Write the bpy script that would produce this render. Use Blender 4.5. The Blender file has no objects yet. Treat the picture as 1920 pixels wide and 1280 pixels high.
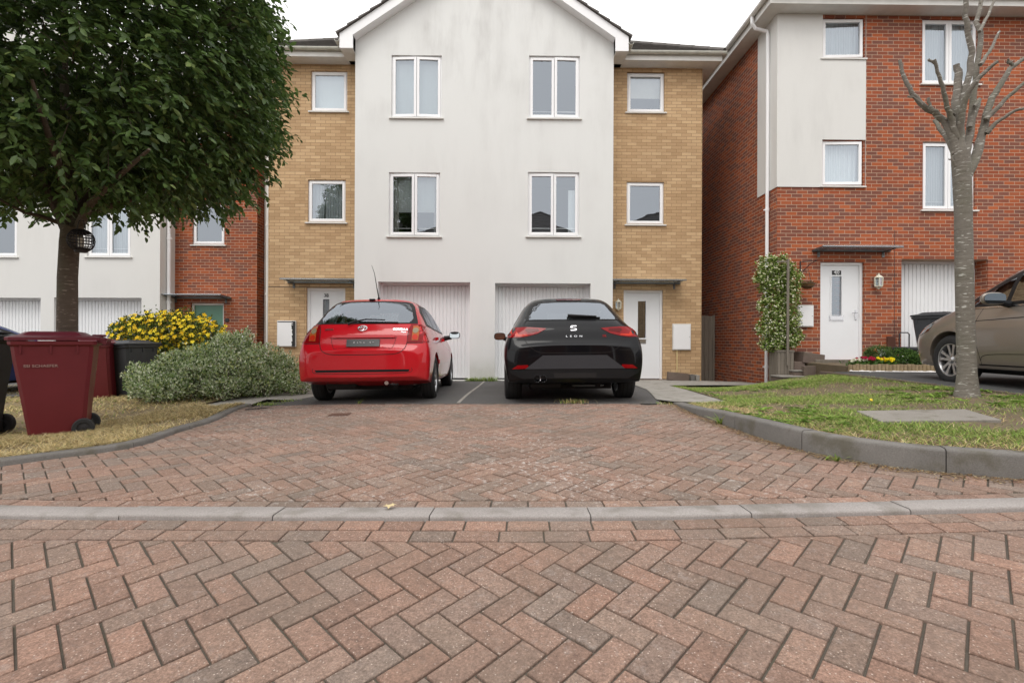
import bpy, bmesh, math, random
import numpy as np
from mathutils import Vector, Matrix
from mathutils.bvhtree import BVHTree
from mathutils.geometry import delaunay_2d_cdt
random.seed(7); RNG = np.random.default_rng(7)
S = bpy.context.scene; COL = S.collection
R = math.radians
# ------------------------------------------------------------------ camera, sky, sun, exposure
FPX = 920.0; YAW = R(0.685); ROLL = R(0.25)
CAMPOS = Vector((0, 0, 0.86))
_right = Vector((math.cos(YAW), -math.sin(YAW), 0)); _fwd = Vector((math.sin(YAW), math.cos(YAW), 0)); _up = Vector((0, 0, 1))
Rc = _right*math.cos(ROLL) + _up*math.sin(ROLL); Uc = -_right*math.sin(ROLL) + _up*math.cos(ROLL)
cd = bpy.data.cameras.new('camera'); cam = bpy.data.objects.new('camera', cd); COL.objects.link(cam)
cd.sensor_width = 36; cd.lens = FPX/1920*36; cd.clip_start = 0.05; cd.clip_end = 3000
cam.matrix_world = Matrix(((Rc.x, Uc.x, -_fwd.x, 0), (Rc.y, Uc.y, -_fwd.y, 0), (Rc.z, Uc.z, -_fwd.z, 0.86), (0, 0, 0, 1)))
S.camera = cam
SUN_EL, SUN_AZ = R(58), R(200)
w = bpy.data.worlds.new("World"); S.world = w; w.use_nodes = True
nt = w.node_tree; bg = nt.nodes['Background']
sky = nt.nodes.new('ShaderNodeTexSky'); sky.sky_type = 'NISHITA'; sky.sun_disc = False
sky.sun_elevation = SUN_EL; sky.sun_rotation = SUN_AZ; sky.air_density = 1.2; sky.dust_density = 6; sky.ozone_density = 1
hs = nt.nodes.new('ShaderNodeHueSaturation'); hs.inputs['Saturation'].default_value = 0.16
mx = nt.nodes.new('ShaderNodeMixRGB'); mx.inputs[0].default_value = 0.80; mx.inputs[2].default_value = (13.0, 12.85, 12.75, 1)   # cloud deck over the clear sky
nt.links.new(sky.outputs[0], hs.inputs['Color']); nt.links.new(hs.outputs[0], mx.inputs[1])
nt.links.new(mx.outputs[0], bg.inputs['Color']); bg.inputs['Strength'].default_value = 0.115
ld = bpy.data.lights.new('sun', 'SUN'); ld.energy = 0.9; ld.angle = R(28); ld.color = (1, 0.96, 0.9)
sun = bpy.data.objects.new('sun', ld); COL.objects.link(sun)
# sun_rotation: clockwise from +Y seen from above
sd = Vector((math.sin(SUN_AZ)*math.cos(SUN_EL), math.cos(SUN_AZ)*math.cos(SUN_EL), math.sin(SUN_EL)))
sun.rotation_euler = sd.to_track_quat('Z', 'Y').to_euler()
S.view_settings.view_transform = 'Standard'; S.view_settings.look = 'None'
S.view_settings.exposure = 0.32; S.view_settings.gamma = 1.0

def ray(px, py):
    u = (px-960)/FPX; v = (640-py)/FPX
    u2 = u*math.cos(ROLL)-v*math.sin(ROLL); v2 = u*math.sin(ROLL)+v*math.cos(ROLL)
    return _right*u2 + _up*v2 + _fwd
def P(px, py, Y):
    d = ray(px, py); return CAMPOS + d*(Y/d.y)
def pw(px, py, Y):
    p = P(px, py, Y); return p.x, p.z

# ------------------------------------------------------------------ thin plate terrain
class TPS:
    def __init__(s, pts):
        a = np.array(pts, float); s.p = a[:, :2]; n = len(a)
        d = np.linalg.norm(s.p[:, None]-s.p[None], axis=2)
        K = s.k(d) + np.eye(n)*0.01
        M = np.zeros((n+3, n+3)); M[:n, :n] = K; M[:n, n] = 1; M[:n, n+1:] = s.p; M[n, :n] = 1; M[n+1:, :n] = s.p.T
        s.w = np.linalg.solve(M, np.r_[a[:, 2], 0, 0, 0]); s.n = n
    @staticmethod
    def k(d): return np.where(d > 1e-9, d*d*np.log(np.maximum(d, 1e-9)), 0)
    def __call__(s, x, y):
        q = np.stack([np.atleast_1d(np.asarray(x, float)), np.atleast_1d(np.asarray(y, float))], -1)
        d = np.linalg.norm(q[:, None]-s.p[None], axis=2)
        r = s.k(d)@s.w[:s.n] + s.w[s.n] + q@s.w[s.n+1:]
        return r if np.ndim(x) else float(r[0])
_A = TPS([(x_, y_, z_+s_*x_) for x_ in (-6, -3, 0, 3, 6) for y_, z_, s_ in ((-3, -.18, .036), (-1, -.165, .037), (.6, -.14, .038), (1.2, -.125, .038), (1.5, -.105, .036), (1.88, -.070, .029), (2.4, -.018, .0157))]+[
  (-3, 3, -.04), (0, 3, .015), (3, 3, .055), (0, 4.5, .04), (-2, 4.5, .0), (2, 4.5, .07), (-3.7, 3.6, -.06), (-3, 5.2, -.03), (0, 6.3, .065), (-2.5, 6.3, .02),
  (2, 6.3, .09), (-2.6, 7, .02), (1.65, 7, .085), (0, 9.6, 0), (-2.5, 9.6, -.03), (2, 9.6, .0), (0, 11.5, -.03), (-4, 11.5, -.05), (4, 11.5, -.03), (4, 9.6, -.01),
  (-4.6, 5.05, -.14), (-5.5, 7.5, -.15), (-7.5, 10.2, -.2), (-7, 13, -.2), (-9, 12.5, -.2), (-3.8, 7.6, -.05), (-12, 12, -.25), (-10, 6, -.2), (-8, 3, -.17), (5.6, 10.6, -.04),
  (5.5, 13.3, -.2), (8, 2.2, .12), (-12, -2, -.3), (8, -2, -.02), (4, 4, .08), (4, 7, .06), (8, 8, .1), (8, 13, -.1)])
XL, XH, YL, YH = -14, 9, -6, 14
def gz(x, y):
    if np.ndim(x): return _A(np.clip(x, XL, XH), np.clip(y, YL, YH))
    return _A(min(max(x, XL), XH), min(max(y, YL), YH))
_B = TPS([(2.35, 6.25, .10), (2.45, 5.6, .14), (2.55, 4.6, .2), (2.8, 3.6, .205), (3.15, 3.0, .205), (3.6, 2.75, .20), (4.6, 2.5, .22), (6, 2.3, .25), (3.4, 3.97, .25),
  (4.76, 5.07, .315), (5.4, 5.1, .33), (5.45, 6, .33), (5.6, 7.9, .345), (5.2, 8.2, .31), (4.7, 8.6, .16), (4.3, 9.1, .02), (2.9, 9.5, .01), (3.4, 9.4, .0), (3.0, 7.5, .08), (3.6, 7.5, .12),
  (2.8, 6.5, .10), (3.6, 6, .2), (5.5, 3.5, .30), (4.2, 7.6, .2), (7, 4, .34), (4.2, 4.2, .27)])
def gv(x, y): return _B(x, y)
def hit(px, py, f):
    d = ray(px, py); lo = 0.5; 
    prev = None
    for i in range(1, 400):
        t = 0.5+i*0.05; p = CAMPOS+d*t
        if p.z < f(p.x, p.y):
            a, b = t-0.05, t
            for _ in range(20):
                m = (a+b)/2; p = CAMPOS+d*m
                if p.z < f(p.x, p.y): b = m
                else: a = m
            return CAMPOS+d*b
    return CAMPOS+d*20
def G(px, py): return hit(px, py, gz)

# ------------------------------------------------------------------ object helpers
def tag(o, label=None, cat=None, group=None, kind=None):
    if label: o['label'] = label
    if cat: o['category'] = cat
    if group: o['group'] = group
    if kind: o['kind'] = kind
    return o
def empty(name, loc=(0, 0, 0), rz=0, label=None, cat=None, group=None):
    o = bpy.data.objects.new(name, None); COL.objects.link(o); o.location = loc; o.rotation_euler = (0, 0, rz); o.empty_display_size = .2
    return tag(o, label, cat, group)
def link_mesh(name, me, mat, parent=None):
    o = bpy.data.objects.new(name, me); COL.objects.link(o)
    if mat is not None:
        for m in (mat if isinstance(mat, (list, tuple)) else [mat]): me.materials.append(m)
    if parent is not None: o.parent = parent
    return o
class MB:
    def __init__(s): s.v = []; s.f = []; s.c = None; s.fc = []
    def add(s, vs, fs, col=None):
        n = len(s.v); s.v += [tuple(v) for v in vs]; s.f += [tuple(i+n for i in f) for f in fs]; s.fc += [col]*len(fs)
    def box(s, x0, x1, y0, y1, z0, z1, M=None, b=0):
        if b > 0:
            bm = bmesh.new(); bmesh.ops.create_cube(bm, size=1)
            for v in bm.verts: v.co = Vector(((x0+x1)/2+v.co.x*(x1-x0), (y0+y1)/2+v.co.y*(y1-y0), (z0+z1)/2+v.co.z*(z1-z0)))
            bmesh.ops.bevel(bm, geom=bm.edges[:], offset=b, segments=2, affect='EDGES', profile=.5)
            vs = [v.co.copy() for v in bm.verts]; bm.verts.index_update()
            fs = [[v.index for v in f.verts] for f in bm.faces]; bm.free()
        else:
            vs = [Vector(p) for p in ((x0,y0,z0),(x1,y0,z0),(x1,y1,z0),(x0,y1,z0),(x0,y0,z1),(x1,y0,z1),(x1,y1,z1),(x0,y1,z1))]
            fs = [(0,3,2,1),(4,5,6,7),(0,1,5,4),(1,2,6,5),(2,3,7,6),(3,0,4,7)]
        if M is not None: vs = [M@v for v in vs]
        s.add(vs, fs); return s
    def quad(s, a, b, c, d): s.add([a, b, c, d], [(0, 1, 2, 3)]); return s
    def prism(s, poly, d, M=None):           # polygon in x,z at y=0, extruded to y=d
        n = len(poly)
        vs = [Vector((p[0], 0, p[1])) for p in poly]+[Vector((p[0], d, p[1])) for p in poly]
        fs = [tuple(range(n)), tuple(range(2*n-1, n-1, -1))]+[(i, i+n, (i+1) % n+n, (i+1) % n) for i in range(n)]
        if M is not None: vs = [M@v for v in vs]
        s.add(vs, fs); return s
    def tube(s, pts, rad, n=8, cap=True, wob=0):
        pts = [Vector(p) for p in pts]; m = len(pts)
        if not isinstance(rad, (list, tuple)): rad = [rad]*m
        ref = Vector((0, 0, 1)); base = len(s.v); vs = []; fs = []
        t0 = (pts[1]-pts[0]).normalized(); 
        if abs(t0.dot(ref)) > .9: ref = Vector((1, 0, 0))
        u = t0.cross(ref).normalized()
        for i, p in enumerate(pts):
            t = (pts[min(i+1, m-1)]-pts[max(i-1, 0)])
            t = t.normalized() if t.length > 1e-9 else t0
            u = (u-t*u.dot(t)).normalized(); v = t.cross(u)
            for k in range(n):
                a = 2*math.pi*k/n; r = rad[i]*(1+(random.uniform(-wob, wob) if wob else 0))
                vs.append(p+(u*math.cos(a)+v*math.sin(a))*r)
        for i in range(m-1):
            for k in range(n):
                k2 = (k+1) % n; fs.append((i*n+k, i*n+k2, (i+1)*n+k2, (i+1)*n+k))
        if cap: fs.append(tuple(range(n-1, -1, -1))); fs.append(tuple((m-1)*n+k for k in range(n)))
        s.add(vs, fs); return s
    def lathe(s, prof, n=24, M=None, cap=True):   # prof: (r, z)
        vs = []; fs = []; m = len(prof)
        for r, z in prof:
            for k in range(n): a = 2*math.pi*k/n; vs.append(Vector((r*math.cos(a), r*math.sin(a), z)))
        for i in range(m-1):
            for k in range(n): k2 = (k+1) % n; fs.append((i*n+k, i*n+k2, (i+1)*n+k2, (i+1)*n+k))
        if cap: fs.append(tuple(range(n-1, -1, -1))); fs.append(tuple((m-1)*n+k for k in range(n)))
        if M is not None: vs = [M@v for v in vs]
        s.add(vs, fs); return s
    def build(s, name, mat, parent=None, smooth=False, bevel=0, ang=35, fix=True):
        me = bpy.data.meshes.new(name); me.from_pydata([tuple(v) for v in s.v], [], s.f); me.update()
        if any(c is not None for c in s.fc):
            at = me.color_attributes.new('col', 'FLOAT_COLOR', 'CORNER')
            arr = []
            for p, c in zip(me.polygons, s.fc):
                c = c or (1, 1, 1); arr += [c[0], c[1], c[2], 1]*p.loop_total
            at.data.foreach_set('color', arr)
        if fix:
            bm = bmesh.new(); bm.from_mesh(me); bmesh.ops.recalc_face_normals(bm, faces=bm.faces); bm.to_mesh(me); bm.free()
        if smooth:
            me.shade_smooth(); me.set_sharp_from_angle(angle=R(ang))
        o = link_mesh(name, me, mat, parent)
        if bevel:
            md = o.modifiers.new('bevel', 'BEVEL'); md.width = bevel; md.segments = 2; md.limit_method = 'ANGLE'; md.angle_limit = R(40)
        return o
def npmesh(name, V, F, mat, parent=None, col=None, smooth=False):
    """V (n,3), F (m,k) equal-size faces, col (n,3) per vertex"""
    me = bpy.data.meshes.new(name); V = np.asarray(V, np.float32); F = np.asarray(F, np.int32); m, k = F.shape
    me.vertices.add(len(V)); me.vertices.foreach_set('co', V.ravel())
    me.loops.add(m*k); me.loops.foreach_set('vertex_index', F.ravel())
    me.polygons.add(m); me.polygons.foreach_set('loop_start', np.arange(0, m*k, k, dtype=np.int32))
    me.update(calc_edges=True)
    if col is not None:
        at = me.color_attributes.new('col', 'FLOAT_COLOR', 'POINT')
        at.data.foreach_set('color', np.c_[col, np.ones(len(V))].astype(np.float32).ravel())
    if smooth: me.shade_smooth()
    return link_mesh(name, me, mat, parent)
def text_part(name, s, size, depth, mat, parent, M, sx=1.0, space=1.0, bold=0):
    cu = bpy.data.curves.new(name, 'FONT'); cu.body = s; cu.size = size; cu.extrude = depth; cu.align_x = 'CENTER'; cu.align_y = 'CENTER'; cu.space_character = space; cu.offset = bold
    o = bpy.data.objects.new(name+'_tmp', cu); COL.objects.link(o)
    me = bpy.data.meshes.new_from_object(o.evaluated_get(bpy.context.evaluated_depsgraph_get()))
    bpy.data.objects.remove(o); bpy.data.curves.remove(cu)
    me.transform(M@Matrix.Diagonal((sx, 1, 1, 1))); me.materials.clear()
    me.name = name
    return link_mesh(name, me, mat, parent)

# ------------------------------------------------------------------ materials
class N:
    def __init__(s, name):
        s.m = bpy.data.materials.new(name); s.m.use_nodes = True; s.t = s.m.node_tree; s.b = s.t.nodes['Principled BSDF']
    def n(s, ty, **kw):
        nd = s.t.nodes.new('ShaderNode'+ty)
        for k, v in kw.items():
            if k in nd.inputs.keys() if isinstance(k, str) else False: nd.inputs[k].default_value = v
            else: setattr(nd, k, v)
        return nd
    def l(s, a, b): s.t.links.new(a, b)
    def coords(s, kind='Object'):
        return s.n('TexCoord').outputs[kind]
    def noise(s, scale, detail=4, vec=None, rough=.55):
        nd = s.n('TexNoise'); nd.inputs['Scale'].default_value = scale; nd.inputs['Detail'].default_value = detail; nd.inputs['Roughness'].default_value = rough
        s.l(vec if vec is not None else s.coords(), nd.inputs['Vector']); return nd.outputs['Fac']
    def ramp(s, fac, stops, interp='LINEAR'):
        nd = s.n('ValToRGB'); cr = nd.color_ramp; cr.interpolation = interp
        while len(cr.elements) < len(stops): cr.elements.new(.5)
        for e, (p, c) in zip(cr.elements, stops):
            e.position = p; e.color = (*c, 1) if len(c) == 3 else c
        s.l(fac, nd.inputs[0]); return nd.outputs[0]
    def mix(s, fac, a, b, mode='MIX'):
        nd = s.n('MixRGB'); nd.blend_type = mode
        for i, x in enumerate((fac, a, b)):
            if hasattr(x, 'is_linked') or hasattr(x, 'links'): s.l(x, nd.inputs[i])
            elif i == 0: nd.inputs[0].default_value = x
            else: nd.inputs[i].default_value = (*x, 1)
        return nd.outputs[0]
    def math(s, op, a, b=None):
        nd = s.n('Math'); nd.operation = op
        for i, x in enumerate((a, b)):
            if x is None: continue
            if hasattr(x, 'links'): s.l(x, nd.inputs[i])
            else: nd.inputs[i].default_value = x
        return nd.outputs[0]
    def bump(s, h, strength=.3, dist=.01, normal=None):
        nd = s.n('Bump'); nd.inputs['Strength'].default_value = strength; nd.inputs['Distance'].default_value = dist
        s.l(h, nd.inputs['Height'])
        if normal is not None: s.l(normal, nd.inputs['Normal'])
        s.l(nd.outputs[0], s.b.inputs['Normal']); return nd.outputs[0]
    def base(s, c):
        if hasattr(c, 'links'): s.l(c, s.b.inputs['Base Color'])
        else: s.b.inputs['Base Color'].default_value = (*c, 1)
    def set(s, **kw):
        for k, v in kw.items():
            i = s.b.inputs[k.replace('_', ' ')]
            if hasattr(v, 'links'): s.l(v, i)
            else: i.default_value = v
        return s
def plain(name, c, rough=.5, metal=0, var=0.12, scale=6, bump=0, coat=0, spec=.5):
    m = N(name); f = m.noise(scale, 5)
    m.base(m.mix(f, tuple(x*(1-var) for x in c), tuple(min(1, x*(1+var)) for x in c)))
    m.set(Roughness=rough, Metallic=metal, Coat_Weight=coat, Specular_IOR_Level=spec)
    if bump: m.bump(m.noise(scale*12, 3), bump, .003)
    return m.m
def brick_mat(name, stops, mortar, bw=.225, rh=.075, ms=.010, bumpd=.004, soil=True):
    m = N(name); geo = m.n('NewGeometry'); sp = m.n('SeparateXYZ'); m.l(geo.outputs['Position'], sp.inputs[0])
    sn = m.n('SeparateXYZ'); m.l(geo.outputs['True Normal'], sn.inputs[0])
    fac = m.math('GREATER_THAN', m.math('ABSOLUTE', sn.outputs[0]), .7)
    u = m.math('ADD', m.math('MULTIPLY', sp.outputs[0], m.math('SUBTRACT', 1.0, fac)), m.math('MULTIPLY', sp.outputs[1], fac))
    cb = m.n('CombineXYZ'); m.l(u, cb.inputs[0]); m.l(sp.outputs[2], cb.inputs[1])
    # slight wobble of the joints
    nz = m.n('TexNoise'); nz.inputs['Scale'].default_value = 9; m.l(cb.outputs[0], nz.inputs['Vector'])
    va = m.n('VectorMath'); va.operation = 'SCALE'; m.l(nz.outputs['Color'], va.inputs[0]); va.inputs['Scale'].default_value = .006
    vb = m.n('VectorMath'); vb.operation = 'ADD'; m.l(cb.outputs[0], vb.inputs[0]); m.l(va.outputs[0], vb.inputs[1])
    br = m.n('TexBrick'); br.offset = .5; m.l(vb.outputs[0], br.inputs['Vector'])
    br.inputs['Color1'].default_value = (0, 0, 0, 1); br.inputs['Color2'].default_value = (1, 1, 1, 1); br.inputs['Mortar'].default_value = (.5, .5, .5, 1)
    br.inputs['Scale'].default_value = 1; br.inputs['Mortar Size'].default_value = ms/2; br.inputs['Mortar Smooth'].default_value = .25
    br.inputs['Brick Width'].default_value = bw; br.inputs['Row Height'].default_value = rh; br.inputs['Bias'].default_value = 0
    c = m.ramp(br.outputs['Color'], stops)
    vec = cb.outputs[0]
    fine = m.noise(70, 5, vec, .7); c = m.mix(.55, c, m.ramp(fine, [(.25, (.55, .55, .55)), (.75, (1.25, 1.22, 1.2))]), 'MULTIPLY')
    if soil:
        big = m.noise(.7, 5, vec); c = m.mix(.6, c, m.ramp(big, [(.3, (.78, .77, .76)), (.65, (1.05, 1.05, 1.05))]), 'MULTIPLY')
    mt = m.mix(m.noise(25, 3, vec), tuple(x*.75 for x in mortar), tuple(min(1, x*1.15) for x in mortar))
    m.base(m.mix(br.outputs['Fac'], c, mt)); m.set(Roughness=.88, Specular_IOR_Level=.25)
    h = m.math('SUBTRACT', m.math('MULTIPLY', fine, .35), br.outputs['Fac'])
    m.bump(h, .55, bumpd); return m.m
RED_ST = [(0, (.205, .085, .062)), (.28, (.23, .084, .057)), (.45, (.29, .080, .040)), (.64, (.36, .092, .040)), (.82, (.44, .118, .045)), (1, (.24, .085, .055))]
YEL_ST = [(0, (.49, .325, .18)), (.35, (.54, .365, .205)), (.65, (.585, .40, .23)), (1, (.65, .46, .27))]
M = {}
M['red_brick'] = brick_mat('red_brick', RED_ST, (.50, .355, .255), ms=.011)
M['yellow_brick'] = brick_mat('yellow_brick', YEL_ST, (.26, .165, .09), bw=.235, ms=.0085, bumpd=.003)
def render_mat(name, c):
    m = N(name); geo = m.n('NewGeometry'); pos = geo.outputs['Position']
    mp = m.n('Mapping'); mp.inputs['Scale'].default_value = (1, 1, .22); m.l(pos, mp.inputs['Vector'])
    streak = m.noise(2.6, 6, mp.outputs[0], .65); blot = m.noise(.55, 4, pos)
    f = m.math('MULTIPLY', m.ramp(blot, [(.42, (0, 0, 0)), (.68, (1, 1, 1))]), m.ramp(streak, [(.40, (0, 0, 0)), (.70, (1, 1, 1))]))
    sp = m.n('SeparateXYZ'); m.l(pos, sp.inputs[0])
    hi = m.ramp(m.math('DIVIDE', sp.outputs[2], 10.0), [(.42, (.25, .25, .25)), (.80, (1, 1, 1))])
    base = m.mix(m.noise(40, 4, pos), tuple(x*.965 for x in c), c)
    base = m.mix(m.math('MULTIPLY', m.math('MULTIPLY', f, hi), .72), base, (.40, .385, .37))
    low = m.ramp(sp.outputs[2], [(.0, (1, 1, 1)), (.55, (0, 0, 0))])
    base = m.mix(m.math('MULTIPLY', low, m.math('MULTIPLY', m.noise(6, 5, pos), .8)), base, (.36, .35, .29))
    m.base(base); m.set(Roughness=.92, Specular_IOR_Level=.2); m.bump(m.noise(160, 4, pos), .25, .003); return m.m
M['render'] = render_mat('painted_render', (.745, .75, .735))
M['render_grey'] = render_mat('painted_render_grey', (.70, .695, .672))
M['upvc'] = plain('white_upvc', (.86, .86, .87), .3, var=.03, scale=3, spec=.5)
M['upvc_old'] = plain('weathered_white_upvc', (.70, .69, .66), .45, var=.18, scale=5)
M['gutter'] = plain('algae_stained_gutter', (.56, .56, .50), .5, var=.35, scale=7)
M['door'] = plain('white_door_paint', (.82, .83, .85), .32, var=.02)
M['garage'] = plain('garage_steel', (.80, .81, .82), .35, var=.04, scale=2)
M['green_door'] = plain('sage_green_door_paint', (.10, .25, .17), .35, var=.04)
M['tile'] = plain('roof_tile', (.105, .095, .088), .85, var=.45, scale=9, bump=.4)
M['dark_metal'] = plain('dark_grey_metal', (.16, .165, .165), .45, metal=.6, var=.2, scale=20)
M['black'] = plain('black_plastic', (.018, .018, .02), .5, var=.2)
M['dark_plastic'] = plain('dark_grey_bin_plastic', (.036, .040, .046), .45, var=.18, scale=8, bump=.1)
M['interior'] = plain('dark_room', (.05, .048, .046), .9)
M['blind'] = plain('roller_blind', (.62, .66, .66), .9, var=.04)
def net_mat():
    m = N('net_curtain'); w_ = m.n('TexWave'); w_.inputs['Scale'].default_value = 9; w_.inputs['Distortion'].default_value = 2.2; m.l(m.coords(), w_.inputs['Vector'])
    m.base(m.mix(w_.outputs['Fac'], (.50, .54, .56), (.66, .68, .70))); m.set(Roughness=.9); return m.m
M['net'] = net_mat()
M['curtain'] = plain('curtain_cloth', (.55, .53, .5), .9)
def glass_mat(name, tint, refl, rough=.0):
    m = N(name); t = m.t; tr = m.n('BsdfTransparent'); tr.inputs[0].default_value = (*tint, 1)
    gl = m.n('BsdfGlossy'); gl.inputs['Roughness'].default_value = rough; gl.inputs['Color'].default_value = (.84, .91, 1, 1)
    lw = m.n('LayerWeight'); lw.inputs['Blend'].default_value = .35
    f = m.math('ADD', m.math('MULTIPLY', lw.outputs['Fresnel'], .55), refl)
    nz = m.noise(1.1, 2); bp = m.n('Bump'); bp.inputs['Strength'].default_value = .05; bp.inputs['Distance'].default_value = .05; m.l(nz, bp.inputs['Height']); m.l(bp.outputs[0], gl.inputs['Normal'])
    mxs = m.n('MixShader'); m.l(f, mxs.inputs[0]); m.l(tr.outputs[0], mxs.inputs[1]); m.l(gl.outputs[0], mxs.inputs[2])
    m.l(mxs.outputs[0], t.nodes['Material Output'].inputs['Surface']); return m.m
M['glass'] = glass_mat('window_glass', (.84, .88, .88), .22)
M['car_glass'] = glass_mat('tinted_car_glass', (.50, .56, .54), .20)
M['dark_glass'] = glass_mat('dark_car_glass', (.22, .24, .25), .24)
M['canopy_glass'] = glass_mat('canopy_glass', (.80, .83, .82), .28, .25)
def attr_mat(name, rough=.6, trans=.25, spec=.3, bumps=0):
    m = N(name); a = m.n('VertexColor'); a.layer_name = 'col'
    c = m.mix(.5, a.outputs['Color'], m.ramp(m.noise(30, 2), [(.3, (.7, .7, .7)), (.7, (1.2, 1.2, 1.2))]), 'MULTIPLY')
    m.base(c); m.set(Roughness=rough, Specular_IOR_Level=spec)
    if trans:
        tl = m.n('BsdfTranslucent'); m.l(c, tl.inputs['Color']); ms = m.n('MixShader'); ms.inputs[0].default_value = trans
        m.l(m.b.outputs[0], ms.inputs[1]); m.l(tl.outputs[0], ms.inputs[2]); m.l(ms.outputs[0], m.t.nodes['Material Output'].inputs['Surface'])
    return m.m
M['leaf'] = attr_mat('tree_leaf', .42, .36, .5)
M['bush_leaf'] = attr_mat('shrub_leaf', .6, .25, .25)
M['grass'] = attr_mat('grass_blade', .7, .3, .2)
def bark_mat(name, c1, c2, spot):
    m = N(name); mp = m.n('Mapping'); mp.inputs['Scale'].default_value = (1, 1, 4.5); m.l(m.coords(), mp.inputs['Vector'])
    f = m.noise(9, 7, mp.outputs[0], .7); c = m.mix(f, c1, c2)
    l = m.noise(13, 3, mp.outputs[0]); c = m.mix(m.ramp(l, [(.60, (0, 0, 0)), (.68, (1, 1, 1))]), c, spot)
    g = m.noise(2, 4); c = m.mix(m.math('MULTIPLY', m.ramp(g, [(.5, (0, 0, 0)), (.65, (1, 1, 1))]), .35), c, (.10, .11, .06))
    m.base(c); m.set(Roughness=.9); m.bump(f, .8, .02); return m.m
M['bark_dark'] = bark_mat('brown_bark', (.045, .032, .022), (.15, .115, .085), (.26, .21, .17))
M['bark_grey'] = bark_mat('grey_bark', (.10, .088, .072), (.27, .245, .21), (.52, .51, .47))
M['timber'] = None
def timber():
    m = N('weathered_timber'); mp = m.n('Mapping'); mp.inputs['Scale'].default_value = (12, 12, .8); m.l(m.coords(), mp.inputs['Vector'])
    f = m.noise(3, 6, mp.outputs[0]); m.base(m.mix(f, (.09, .075, .06), (.27, .235, .19))); m.set(Roughness=.9); m.bump(f, .5, .006); return m.m
M['timber'] = timber()
def concrete(name, a, b, spk=.0, bump=.5, moss=0.3):
    m = N(name); v = m.n('NewGeometry').outputs['Position']
    c = m.mix(m.noise(2.2, 6, v, .65), a, b); c = m.mix(.6, c, m.ramp(m.noise(130, 4, v, .7), [(.3, (.6, .6, .6)), (.7, (1.3, 1.3, 1.3))]), 'MULTIPLY')
    c = m.mix(m.math('MULTIPLY', m.ramp(m.noise(5, 5, v), [(.52, (0, 0, 0)), (.66, (1, 1, 1))]), moss), c, (.10, .09, .06))
    if spk:
        vo = m.n('TexVoronoi'); vo.inputs['Scale'].default_value = 120; m.l(v, vo.inputs['Vector'])
        c = m.mix(m.math('MULTIPLY', m.ramp(vo.outputs['Distance'], [(.12, (1, 1, 1)), (.2, (0, 0, 0))]), spk), c, (.55, .53, .5))
    m.base(c); m.set(Roughness=.93, Specular_IOR_Level=.25); m.bump(m.noise(180, 5, v, .7), bump, .004); return m.m
M['kerb'] = concrete('kerb_concrete', (.105, .10, .094), (.25, .237, .22), moss=.6, bump=.8)
M['kerb_pale'] = concrete('pale_kerb_concrete', (.27, .245, .23), (.37, .345, .33), moss=.35)
M['path'] = concrete('path_concrete', (.25, .235, .21), (.36, .34, .31), moss=.45)
M['asphalt'] = concrete('asphalt', (.075, .073, .072), (.115, .11, .108), spk=.55, bump=.8, moss=.2)
M['asphalt_dark'] = concrete('dark_asphalt', (.055, .055, .056), (.085, .085, .085), spk=.3, bump=.8, moss=.1)
M['slab'] = concrete('stone_slab', (.20, .185, .165), (.30, .28, .25), moss=.6)
M['sand'] = concrete('jointing_sand', (.075, .064, .052), (.14, .12, .098), moss=.5)
M['brown_stone'] = concrete('brown_stone', (.11, .08, .065), (.20, .155, .13), moss=.4)
M['soil'] = concrete('soil', (.10, .075, .05), (.19, .145, .095), moss=.6)
M['straw_soil'] = concrete('straw_strewn_soil', (.14, .105, .06), (.30, .23, .13), moss=.35)
M['gravel_white'] = concrete('white_gravel', (.62, .61, .60), (.80, .79, .78), moss=.05)
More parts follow.
